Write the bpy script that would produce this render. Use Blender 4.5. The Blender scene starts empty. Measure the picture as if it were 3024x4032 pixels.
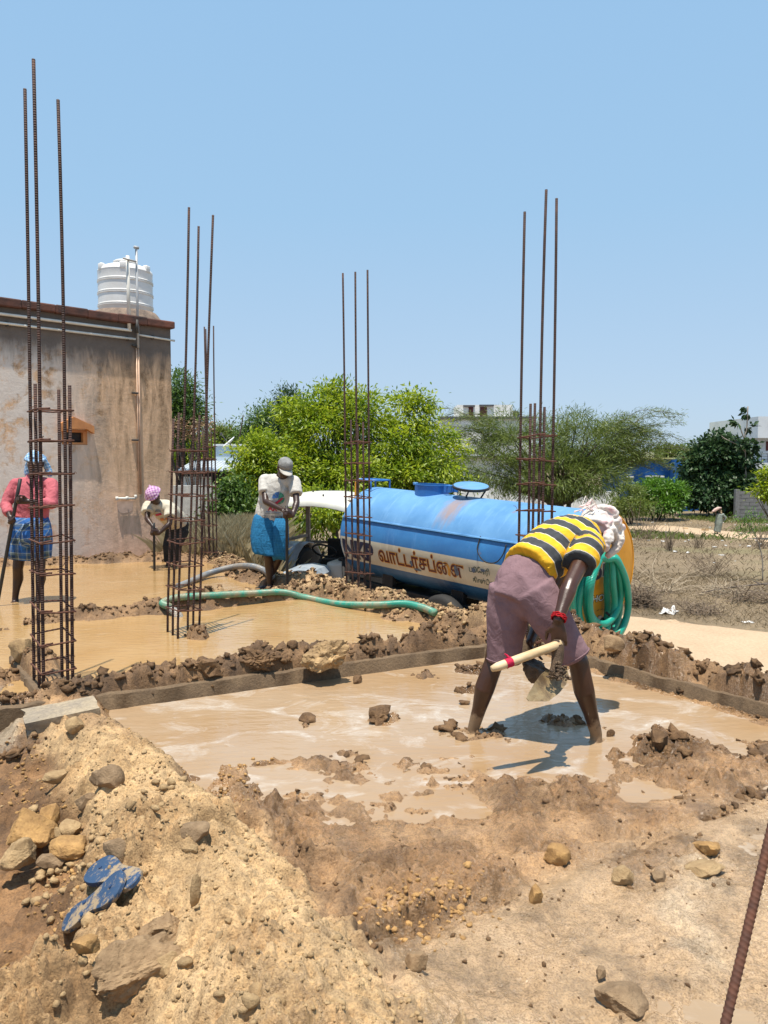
import bpy, bmesh, math, random
import numpy as np
from mathutils import Vector, Matrix
from mathutils.bvhtree import BVHTree

random.seed(7)
rng = np.random.default_rng(11)
scene = bpy.context.scene
col = scene.collection
R = math.radians

# ------------------------------------------------------------------ camera
CAM_Z = 1.5                                  # metres above the site's water level (z = 0)
FPX = 3028.0                                 # focal length in photo pixels (3024 x 4032)
PITCH = math.atan((2016 - 1825) / FPX)
cam_data = bpy.data.cameras.new('camera')
cam_data.sensor_fit = 'VERTICAL'
cam_data.sensor_height = 36.0
cam_data.lens = 36.0 * FPX / 4032.0
cam_data.clip_start = 0.05
cam_data.clip_end = 3000
camera = bpy.data.objects.new('camera', cam_data)
camera.location = (0, 0, CAM_Z)
camera.rotation_euler = (R(90) - PITCH, 0, 0)
col.objects.link(camera)
scene.camera = camera
scene.render.resolution_x, scene.render.resolution_y = 768, 1024

# ------------------------------------------------------------------ light
SUN = Vector((-0.05, -0.20, 1.0)).normalized()
SUN_EL = math.asin(SUN.z)
SUN_AZ = math.atan2(SUN.x, SUN.y)
world = bpy.data.worlds.new('World')
scene.world = world
world.use_nodes = True
wn = world.node_tree
wn.nodes.clear()
sky = wn.nodes.new('ShaderNodeTexSky')
sky.sky_type = 'NISHITA'
sky.sun_disc = False
sky.sun_elevation = SUN_EL
sky.sun_rotation = SUN_AZ
sky.altitude = 0
sky.air_density = 0.8
sky.dust_density = 1.0
sky.ozone_density = 6.0
bg = wn.nodes.new('ShaderNodeBackground')
bg.inputs['Strength'].default_value = 0.133
wo = wn.nodes.new('ShaderNodeOutputWorld')
veil = wn.nodes.new('ShaderNodeMix')                 # even milky veil of a hazy noon, the same in every direction
veil.data_type = 'RGBA'
veil.inputs[0].default_value = 0.85
vtc = wn.nodes.new('ShaderNodeTexCoord'); vsep = wn.nodes.new('ShaderNodeSeparateXYZ'); vr = wn.nodes.new('ShaderNodeValToRGB')
wn.links.new(vtc.outputs['Generated'], vsep.inputs[0]); wn.links.new(vsep.outputs['Z'], vr.inputs[0])
vr.color_ramp.elements.new(.3)
for e_, (p_, c_) in zip(list(vr.color_ramp.elements), ((0.0, (.56, .69, .83)), (.3, (.40, .64, .88)), (.75, (.32, .58, .90)))):
    e_.position = p_; e_.color = (c_[0], c_[1], c_[2], 1)
vsc = wn.nodes.new('ShaderNodeVectorMath'); vsc.operation = 'SCALE'; vsc.inputs['Scale'].default_value = 5.0
wn.links.new(vr.outputs[0], vsc.inputs[0]); wn.links.new(vsc.outputs[0], veil.inputs[7])
wn.links.new(sky.outputs[0], veil.inputs[6])
wn.links.new(veil.outputs[2], bg.inputs[0])
wn.links.new(bg.outputs[0], wo.inputs[0])

sun_data = bpy.data.lights.new('sun', 'SUN')
sun_data.energy = 5.0
sun_data.angle = R(0.5)
sun_data.color = (1.0, 0.93, 0.82)
sun = bpy.data.objects.new('sun', sun_data)
sun.rotation_euler = (-SUN).to_track_quat('-Z', 'Y').to_euler()
col.objects.link(sun)

scene.view_settings.view_transform = 'Standard'
scene.view_settings.look = 'None'
scene.view_settings.exposure = 0.55
scene.view_settings.gamma = 1.0
scene.view_settings.use_curve_mapping = False
scene.render.engine = 'CYCLES'
scene.cycles.max_bounces = 6
scene.cycles.diffuse_bounces = 3
scene.cycles.glossy_bounces = 3
scene.cycles.transparent_max_bounces = 8

# ------------------------------------------------------------------ photo pixel -> world
CP, SP = math.cos(PITCH), math.sin(PITCH)
def ray(px, py):
    r, v = (px - 1512) / FPX, (2016 - py) / FPX
    return Vector((r, CP + v * SP, -SP + v * CP))
def G(px, py, z=0.0):
    """where the pixel's ray meets the level z"""
    d = ray(px, py); t = (z - CAM_Z) / d.z
    return Vector((0, 0, CAM_Z)) + d * t
def AT(px, py, y):
    """where the pixel's ray reaches world depth y"""
    d = ray(px, py)
    return Vector((0, 0, CAM_Z)) + d * (y / d.y)

# ------------------------------------------------------------------ object helpers
def link(o, parent=None):
    col.objects.link(o)
    if parent is not None:
        o.parent = parent
    return o
def tag(o, label=None, cat=None, group=None, kind=None):
    if label: o['label'] = label
    if cat: o['category'] = cat
    if group: o['group'] = group
    if kind: o['kind'] = kind
    return o
def empty(name, loc=(0, 0, 0), rz=0.0):
    o = bpy.data.objects.new(name, None)
    o.empty_display_size = 0.1
    o.location = loc
    o.rotation_euler = (0, 0, rz)
    col.objects.link(o)
    return o
def np_mesh(name, V, F, smooth=False):
    """V (n,3), F (m,k) numpy arrays or lists"""
    me = bpy.data.meshes.new(name)
    if isinstance(F, np.ndarray):
        V = np.asarray(V, np.float32); n, k = F.shape
        me.vertices.add(len(V)); me.vertices.foreach_set('co', V.ravel())
        me.loops.add(n * k); me.loops.foreach_set('vertex_index', F.astype(np.int32).ravel())
        me.polygons.add(n); me.polygons.foreach_set('loop_start', np.arange(0, n * k, k, dtype=np.int32))
        me.polygons.foreach_set('loop_total', np.full(n, k, np.int32))
        me.update(calc_edges=True); me.validate()
    else:
        me.from_pydata([tuple(v) for v in V], [], [tuple(f) for f in F]); me.update()
    if smooth:
        me.polygons.foreach_set('use_smooth', np.ones(len(me.polygons), bool))
    return me
def obj(name, me, mat=None, parent=None):
    o = bpy.data.objects.new(name, me)
    if mat is not None and len(me.materials) == 0:
        me.materials.append(mat)
    return link(o, parent)
def vattr(me, name, arr, kind='FLOAT'):
    if kind == 'FLOAT':
        a = me.attributes.new(name, 'FLOAT', 'POINT'); a.data.foreach_set('value', np.asarray(arr, np.float32).ravel())
    else:
        a = me.attributes.new(name, 'FLOAT_COLOR', 'POINT')
        arr = np.asarray(arr, np.float32)
        if arr.shape[1] == 3: arr = np.concatenate([arr, np.ones((len(arr), 1), np.float32)], 1)
        a.data.foreach_set('color', arr.ravel())
def copy_tree(o, parent=None):
    c = o.copy(); link(c, parent)
    for ch in list(o.children): copy_tree(ch, c)
    return c

class MB:
    """collects shapes into one mesh"""
    def __init__(s): s.v = []; s.f = []
    def add(s, V, F):
        b = len(s.v); s.v += [Vector(p) for p in V]; s.f += [tuple(i + b for i in f) for f in F]; return s
    def box(s, c, d, rot=None, bev=0.0):
        hx, hy, hz = d[0] / 2, d[1] / 2, d[2] / 2
        if bev <= 0:
            V = [Vector((x, y, z)) for x in (-hx, hx) for y in (-hy, hy) for z in (-hz, hz)]
            F = [(0, 1, 3, 2), (4, 6, 7, 5), (0, 4, 5, 1), (2, 3, 7, 6), (0, 2, 6, 4), (1, 5, 7, 3)]
        else:
            bm = bmesh.new(); bmesh.ops.create_cube(bm, size=1.0)
            for v in bm.verts: v.co = Vector((v.co.x * d[0], v.co.y * d[1], v.co.z * d[2]))
            bmesh.ops.bevel(bm, geom=list(bm.edges), offset=bev, segments=2, affect='EDGES', profile=0.5)
            bm.verts.index_update(); V = [v.co.copy() for v in bm.verts]; F = [[v.index for v in f.verts] for f in bm.faces]; bm.free()
        if rot is not None: V = [rot @ v for v in V]
        c = Vector(c)
        return s.add([v + c for v in V], F)
    def tube(s, pts, rad, n=8, cap=True, ell=None, up=None):
        V, F = tube_vf(pts, rad, n, cap, ell, up); return s.add(V, F)
    def prism(s, poly, z0, z1):
        n = len(poly); V = [Vector((p[0], p[1], z0)) for p in poly] + [Vector((p[0], p[1], z1)) for p in poly]
        F = [tuple(range(n - 1, -1, -1)), tuple(range(n, 2 * n))] + [(i, (i + 1) % n, n + (i + 1) % n, n + i) for i in range(n)]
        return s.add(V, F)
    def lathe(s, prof, c=(0, 0, 0), n=32, rot=None):
        c = Vector(c); V = []; F = []
        for r, z in prof:
            for k in range(n):
                a = 2 * math.pi * k / n; p = Vector((r * math.cos(a), r * math.sin(a), z))
                V.append((rot @ p if rot is not None else p) + c)
        for i in range(len(prof) - 1):
            for k in range(n):
                F.append((i * n + k, i * n + (k + 1) % n, (i + 1) * n + (k + 1) % n, (i + 1) * n + k))
        F.append(tuple(range(n - 1, -1, -1))); F.append(tuple((len(prof) - 1) * n + k for k in range(n)))
        return s.add(V, F)
    def build(s, name, mat, parent=None, smooth=False, sharp=None):
        me = np_mesh(name, s.v, s.f, smooth)
        if sharp: smooth_by_angle(me, sharp)
        return obj(name, me, mat, parent)

def smooth_by_angle(me, deg):
    me.polygons.foreach_set('use_smooth', np.ones(len(me.polygons), bool))
    bm = bmesh.new(); bm.from_mesh(me)
    for e in bm.edges:
        if len(e.link_faces) == 2:
            try: e.smooth = e.calc_face_angle() < R(deg)
            except ValueError: pass
    bm.to_mesh(me); bm.free()

def tube_vf(pts, rad, n=8, cap=True, ell=None, up=None):
    """swept tube; rad: number or list; ell: list of (a, b) semi axes (a along 'side', b along the other); up: reference vector"""
    pts = [Vector(p) for p in pts]; m = len(pts)
    if ell is None:
        rad = [rad] * m if not hasattr(rad, '__len__') else list(rad)
        ell = [(r, r) for r in rad]
    T = []
    for i in range(m):
        t = (pts[min(i + 1, m - 1)] - pts[max(i - 1, 0)])
        T.append(t.normalized() if t.length > 1e-9 else Vector((0, 0, 1)))
    V = []; F = []
    if up is None:
        a = Vector((0, 0, 1)) if abs(T[0].z) < 0.9 else Vector((1, 0, 0))
        side = T[0].cross(a).normalized()
    for i in range(m):
        if up is not None:
            u = up[i] if isinstance(up, (list, tuple)) and not isinstance(up, Vector) and len(up) == m else up
            side = (Vector(u) - T[i] * T[i].dot(Vector(u))).normalized()
        else:
            side = (side - T[i] * T[i].dot(side))
            side = side.normalized() if side.length > 1e-6 else T[i].orthogonal().normalized()
        oth = T[i].cross(side)
        for k in range(n):
            an = 2 * math.pi * k / n
            V.append(pts[i] + side * (ell[i][0] * math.cos(an)) + oth * (ell[i][1] * math.sin(an)))
    for i in range(m - 1):
        for k in range(n):
            F.append((i * n + k, i * n + (k + 1) % n, (i + 1) * n + (k + 1) % n, (i + 1) * n + k))
    if cap:
        F.append(tuple(range(n - 1, -1, -1))); F.append(tuple((m - 1) * n + k for k in range(n)))
    return V, F

def smooth_path(pts, sub=6):
    """Catmull-Rom through pts"""
    P = [Vector(p) for p in pts]; P = [P[0] * 2 - P[1]] + P + [P[-1] * 2 - P[-2]]; out = []
    for i in range(1, len(P) - 2):
        for k in range(sub):
            t = k / sub; a, b, c, d = P[i - 1], P[i], P[i + 1], P[i + 2]
            out.append(0.5 * ((2 * b) + (c - a) * t + (2 * a - 5 * b + 4 * c - d) * t * t + (3 * b - a - 3 * c + d) * t ** 3))
    out.append(P[-2].copy()); return out

# ------------------------------------------------------------------ numpy noise
_perm = np.random.default_rng(3).permutation(65536).astype(np.int64)
def _hash(ix, iy, iz, seed):
    h = _perm[(ix + seed * 131) & 65535]; h = _perm[(h + iy) & 65535]; return _perm[(h + iz) & 65535]
def vnoise(x, y, z=0.0, seed=0):
    """smooth value noise in -1..1"""
    x = np.asarray(x, float); y = np.asarray(y, float); z = np.zeros_like(x) + z
    ix, iy, iz = np.floor(x).astype(np.int64), np.floor(y).astype(np.int64), np.floor(z).astype(np.int64)
    fx, fy, fz = x - ix, y - iy, z - iz
    fx, fy, fz = [f * f * f * (f * (f * 6 - 15) + 10) for f in (fx, fy, fz)]
    flat = not np.any(fz)
    def c(a, b, d): return _hash(ix + a, iy + b, iz + d, seed) / 32767.5 - 1.0
    n0 = (c(0, 0, 0) * (1 - fx) + c(1, 0, 0) * fx) * (1 - fy) + (c(0, 1, 0) * (1 - fx) + c(1, 1, 0) * fx) * fy
    if flat: return n0
    n1 = (c(0, 0, 1) * (1 - fx) + c(1, 0, 1) * fx) * (1 - fy) + (c(0, 1, 1) * (1 - fx) + c(1, 1, 1) * fx) * fy
    return n0 * (1 - fz) + n1 * fz
def fbm(x, y, z=0.0, oct=4, seed=0, gain=0.5, ridged=False):
    a, s, f, tot = 1.0, 0.0, 1.0, 0.0
    for o in range(oct):
        n = vnoise(x * f + 17.3 * o, y * f - 9.1 * o, z * f if np.ndim(z) else z, seed + o)
        if ridged: n = 1 - 2 * np.abs(n)
        s = s + a * n; tot += a; a *= gain; f *= 2.03
    return s / tot
def clods(x, y, cell, seed=0, fill=0.75):
    """lumps of random size packed on a jittered grid: 0..1 dome height, and a random value per lump"""
    u, v = x / cell, y / cell; iu, iv = np.floor(u).astype(np.int64), np.floor(v).astype(np.int64); best = np.zeros(x.shape); val = np.zeros(x.shape)
    for a in (-1, 0, 1):
        for b in (-1, 0, 1):
            cx, cy = iu + a, iv + b; h1 = _hash(cx, cy, 0 * cx, seed) / 65535.0; h2 = _hash(cx, cy, 0 * cx + 1, seed) / 65535.0; h3 = _hash(cx, cy, 0 * cx + 2, seed) / 65535.0; h4 = _hash(cx, cy, 0 * cx + 3, seed) / 65535.0
            r = np.where(h3 < fill, .45 + .5 * h4, 0.01); ca, sa = np.cos(h3 * 40), np.sin(h3 * 40); du, dv = u - cx - h1, v - cy - h2; p, q = du * ca + dv * sa, (-du * sa + dv * ca) * (1.0 + .7 * h4)
            d = np.maximum(np.abs(p) * .9 + np.abs(q) * .35, np.hypot(p, q)) / r; k = np.clip(1 - d ** 2.2, 0, 1) ** .55 * r; m = k > best; best = np.where(m, k, best); val = np.where(m, h2, val)
    return best, val
def sstep(a, b, x):
    t = np.clip((x - a) / (b - a), 0, 1); return t * t * (3 - 2 * t)
def poly_dist(x, y, pts):
    """distance to a polyline, signed side (+ = left of its direction), interpolated third coordinate"""
    best = np.full(x.shape, 1e9); side = np.zeros(x.shape); hz = np.zeros(x.shape)
    for (p, q) in zip(pts[:-1], pts[1:]):
        dx, dy = q[0] - p[0], q[1] - p[1]; L2 = dx * dx + dy * dy
        t = np.clip(((x - p[0]) * dx + (y - p[1]) * dy) / L2, 0, 1)
        d = np.hypot(x - p[0] - t * dx, y - p[1] - t * dy); m = d < best
        best = np.where(m, d, best); s = np.sign(dx * (y - p[1]) - dy * (x - p[0])); side = np.where(m, s, side)
        if len(p) > 2: hz = np.where(m, p[2] + t * (q[2] - p[2]), hz)
    return best, side, hz

# ------------------------------------------------------------------ materials
def mat_new(name):
    m = bpy.data.materials.new(name); m.use_nodes = True
    nt = m.node_tree; b = nt.nodes['Principled BSDF']; return m, nt, b
def lk(nt, a, b): nt.links.new(a, b)
def nnoise(nt, scale, detail=5, rough=0.55, coord='Object', vec=None, dist=0.0):
    tc = None
    if vec is None:
        tc = nt.nodes.new('ShaderNodeTexCoord'); vec = tc.outputs[coord]
    n = nt.nodes.new('ShaderNodeTexNoise'); n.inputs['Scale'].default_value = scale
    n.inputs['Detail'].default_value = detail; n.inputs['Roughness'].default_value = rough; n.inputs['Distortion'].default_value = dist
    lk(nt, vec, n.inputs['Vector']); return n
def ramp(nt, fac, stops):
    r = nt.nodes.new('ShaderNodeValToRGB'); e = r.color_ramp.elements
    while len(e) < len(stops): e.new(0.5)
    for k, (p, c) in enumerate(stops):
        e[k].position = p; e[k].color = (c[0], c[1], c[2], 1) if hasattr(c, '__len__') else (c, c, c, 1)
    lk(nt, fac, r.inputs[0]); return r
def mixc(nt, fac, a, b, blend='MIX'):
    m = nt.nodes.new('ShaderNodeMix'); m.data_type = 'RGBA'; m.blend_type = blend
    for s, v in ((m.inputs[0], fac), (m.inputs[6], a), (m.inputs[7], b)):
        if hasattr(v, 'node'): lk(nt, v, s)
        elif hasattr(v, '__len__'): s.default_value = (v[0], v[1], v[2], 1)
        else: s.default_value = v
    return m.outputs[2]
def bump(nt, b, height, strength=0.5, dist=0.01):
    n = nt.nodes.new('ShaderNodeBump'); n.inputs['Strength'].default_value = strength; n.inputs['Distance'].default_value = dist
    lk(nt, height, n.inputs['Height']); lk(nt, n.outputs[0], b.inputs['Normal']); return n
def mapping(nt, scale=(1, 1, 1), coord='Object', rot=(0, 0, 0)):
    tc = nt.nodes.new('ShaderNodeTexCoord'); mp = nt.nodes.new('ShaderNodeMapping')
    mp.inputs['Scale'].default_value = scale; mp.inputs['Rotation'].default_value = rot
    lk(nt, tc.outputs[coord], mp.inputs[0]); return mp.outputs[0]
def simple(name, c, rough=0.6, metal=0.0, var=0.25, scale=20, bmp=0.0, bscale=80, spec=0.5, c2=None, coord='Object'):
    """plain surface with mottling and a little relief"""
    m, nt, b = mat_new(name)
    n = nnoise(nt, scale, 6, coord=coord)
    lo = c2 if c2 is not None else tuple(x * (1 - var) for x in c)
    r = ramp(nt, n.outputs['Fac'], [(0.3, lo), (0.7, c)])
    lk(nt, r.outputs[0], b.inputs['Base Color'])
    b.inputs['Roughness'].default_value = rough; b.inputs['Metallic'].default_value = metal
    b.inputs['Specular IOR Level'].default_value = spec
    if bmp > 0:
        n2 = nnoise(nt, bscale, 4, coord=coord); bump(nt, b, n2.outputs['Fac'], bmp, 0.01)
    return m
# ================================================================== THE GROUND
ROAD_Z = -1.2
def zg(y):
    return ROAD_Z - 1.4 * np.clip((np.asarray(y, float) - 16) / 32, 0, 1)
def GF(px, py):
    """where the pixel's ray meets the field beyond the site"""
    p = G(px, py, ROAD_Z)
    for _ in range(30):
        p = G(px, py, float(zg(min(p.y, 400))))
    return p

# --- materials of the ground
def mat_soil():
    m, nt, b = mat_new('soil')
    at = nt.nodes.new('ShaderNodeAttribute'); at.attribute_name = 'tint'
    ar = nt.nodes.new('ShaderNodeAttribute'); ar.attribute_name = 'gloss'
    n = nnoise(nt, 38, 8, 0.68); r = ramp(nt, n.outputs['Fac'], [(0.28, (0.62, 0.60, 0.58)), (0.5, (0.98, 0.98, 0.98)), (0.74, (1.25, 1.24, 1.2))])
    n2 = nnoise(nt, 3.1, 4, 0.6); r2 = ramp(nt, n2.outputs['Fac'], [(0.3, (0.86, 0.84, 0.82)), (0.7, (1.1, 1.1, 1.12))])
    c = mixc(nt, 1.0, at.outputs['Color'], r.outputs[0], 'MULTIPLY'); c = mixc(nt, 1.0, c, r2.outputs[0], 'MULTIPLY')
    n4 = nnoise(nt, 160, 3, 0.6); r4 = ramp(nt, n4.outputs['Fac'], [(0.36, (0.55, 0.5, 0.45)), (0.5, (1, 1, 1)), (0.66, (1.25, 1.2, 1.12))])
    c = mixc(nt, 0.7, c, mixc(nt, 1.0, c, r4.outputs[0], 'MULTIPLY'))
    lk(nt, c, b.inputs['Base Color'])
    mr = nt.nodes.new('ShaderNodeMapRange'); mr.inputs[3].default_value = 0.95; mr.inputs[4].default_value = 0.16
    lk(nt, ar.outputs['Fac'], mr.inputs[0]); lk(nt, mr.outputs[0], b.inputs['Roughness'])
    b.inputs['Specular IOR Level'].default_value = 0.55
    n3 = nnoise(nt, 90, 7, 0.7); n5 = nnoise(nt, 320, 3, 0.6)
    ma = nt.nodes.new('ShaderNodeMath'); ma.operation = 'MULTIPLY_ADD'; ma.inputs[1].default_value = 0.35
    lk(nt, n5.outputs['Fac'], ma.inputs[0]); lk(nt, n3.outputs['Fac'], ma.inputs[2])
    n6 = nnoise(nt, 28, 6, 0.7); mb_ = nt.nodes.new('ShaderNodeMath'); mb_.operation = 'MULTIPLY_ADD'; mb_.inputs[1].default_value = 1.6; lk(nt, n6.outputs['Fac'], mb_.inputs[0]); lk(nt, ma.outputs[0], mb_.inputs[2])
    bump(nt, b, mb_.outputs[0], 0.62, 0.015)
    return m
M_SOIL = mat_soil()

def mat_clod(name, c, c2, rough=0.85):
    m, nt, b = mat_new(name)
    n = nnoise(nt, 30, 6, 0.65); n1 = nnoise(nt, 2.7, 2)
    r = ramp(nt, n.outputs['Fac'], [(0.3, c2), (0.68, c)])
    r1 = ramp(nt, n1.outputs['Fac'], [(0.35, (0.7, 0.68, 0.66)), (0.65, (1.15, 1.12, 1.08))])
    lk(nt, mixc(nt, 1.0, r.outputs[0], r1.outputs[0], 'MULTIPLY'), b.inputs['Base Color'])
    b.inputs['Roughness'].default_value = rough; b.inputs['Specular IOR Level'].default_value = 0.3
    n3 = nnoise(nt, 120, 5, 0.7); bump(nt, b, n3.outputs['Fac'], 0.8, 0.01)
    return m
M_CLOD = mat_clod('wet_clod', (0.205, 0.12, 0.056), (0.09, 0.05, 0.025), 0.7)
M_PALE = mat_clod('dry_clod', (0.47, 0.335, 0.18), (0.29, 0.19, 0.095))
M_ORANGE = mat_clod('ochre_stone', (0.50, 0.30, 0.115), (0.27, 0.155, 0.065))
M_GREYSTONE = mat_clod('grey_stone', (0.335, 0.235, 0.14), (0.195, 0.13, 0.075))

# --- layout of the site (world metres, from photo pixels on the level of the ground)
B1 = [(-2.6, 4.1), (-1.15, 4.85), (0.765, 5.84), (1.22, 6.08)]                    # camera side face of the long cross beam
B2 = [(1.22, 6.02), (1.525, 5.42), (2.21, 4.43), (3.4, 2.7)]                      # pool side face of the right hand beam
B3 = [(-2.8, 5.66), (-2.36, 5.0), (-1.57, 3.82), (-1.2, 3.27)]                    # outer face of the left beam
MIDB = [(-3.25, 7.15, .07), (-2.7, 7.45, .11), (-2.24, 7.7, .12), (-1.75, 8.0, .13), (-1.2, 8.4, .15), (-0.7, 8.6, .16)]
EDGE = [(-2.5, 11.7, .08), (-1.95, 10.35, .10), (-1.55, 9.75, .10), (-0.95, 9.05, .13), (-0.45, 8.5, .13), (0.35, 7.4, .13), (0.95, 6.6, .18), (1.2, 6.3, .18)]
HOUSEB = [(-9.5, 10.25, .1), (-5.63, 11.22, .1), (-3.4, 11.8, .12), (-2.5, 11.7, .1)]
RIGHTB = [(1.36, 6.16, .22), (1.68, 5.5, .22), (2.36, 4.5, .23), (3.5, 2.85, .22), (4.6, 1.2, .2)]
OUTER = [(-14, 9.4), (-5.6, 11.62), (-3.3, 12.2), (-2.15, 12.0), (-1.55, 10.5), (-0.75, 9.3), (-0.2, 8.85), (0.6, 7.7), (1.45, 6.55), (2.0, 5.5), (2.7, 4.55), (3.85, 2.85), (5.2, 0.8), (6, -1)]
MOUND = [(-2.0, 4.55, .10), (-1.42, 3.75, .13), (-0.86, 2.95, .17), (-0.52, 2.4, .21), (-0.32, 2.0, .23), (-0.15, 1.6, .22), (0.05, 1.1, .2), (0.2, 0.4, .2)]
STEP = [(-0.4, 1.95), (-0.02, 2.27), (0.53, 2.72), (1.11, 3.08), (1.75, 3.48), (2.7, 4.05)]
SHORE = [G(px, py) for px, py in ((300, 2860), (520, 2880), (640, 2990), (760, 3190), (930, 2920), (1300, 2945), (1600, 2880), (1850, 2890), (2100, 2990), (2380, 2880), (2560, 2800), (2760, 2880), (3024, 2950))]
HEAPS = [  # x, y, height, radius, colour class (0 wet clods, 1 pale)
    (-2.62, 5.35, .16, .30, 0), (-2.95, 5.0, .12, .3, 0), (-2.5, 5.75, .12, .2, 0), (-3.55, 6.85, .13, .22, 0), (-3.75, 6.5, .1, .2, 0),
    (-1.60, 6.50, .27, .11, 0), (0.6, 4.12, .10, .16, 0), (0.42, 4.2, .06, .14, 0), (1.0, 4.38, .10, .13, 0), (1.2, 4.28, .07, .1, 0),
    (0.9, 4.02, .07, .1, 0), (1.55, 4.0, .11, .22, 0), (1.95, 3.85, .09, .25, 0), (1.35, 3.75, .06, .2, 0), (0.0, 4.42, .09, .09, 0),
    (-0.45, 4.35, .05, .09, 0), (0.55, 5.0, .05, .07, 0), (0.3, 5.3, .05, .12, 0), (0.62, 5.5, .06, .14, 0), (-0.2, 3.75, .09, .17, 0), (0.35, 3.55, .07, .22, 0),
    (-0.35, 3.3, .10, .2, 0), (0.05, 3.1, .08, .2, 0), (-0.55, 3.05, .12, .16, 0), (-0.25, 2.85, .12, .16, 0), (0.8, 3.35, .06, .25, 0), (-0.05, 2.65, .07, .15, 0),
    (1.45, 3.5, .07, .15, 0), (2.0, 3.4, .06, .2, 0), (-0.75, 8.8, .06, .25, 1), (-2.1, 3.35, .06, .3, 0), (-1.95, 4.0, .05, .2, 0),
    (-1.0, 1.75, .16, .35, 1), (-0.85, 2.05, .1, .2, 1), (-1.6, 1.6, .1, .4, 1),
    (0.98, 3.9, .05, .08, 0), (-1.75, 4.55, .08, .12, 0), (-1.55, 4.75, .07, .1, 0)]

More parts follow.
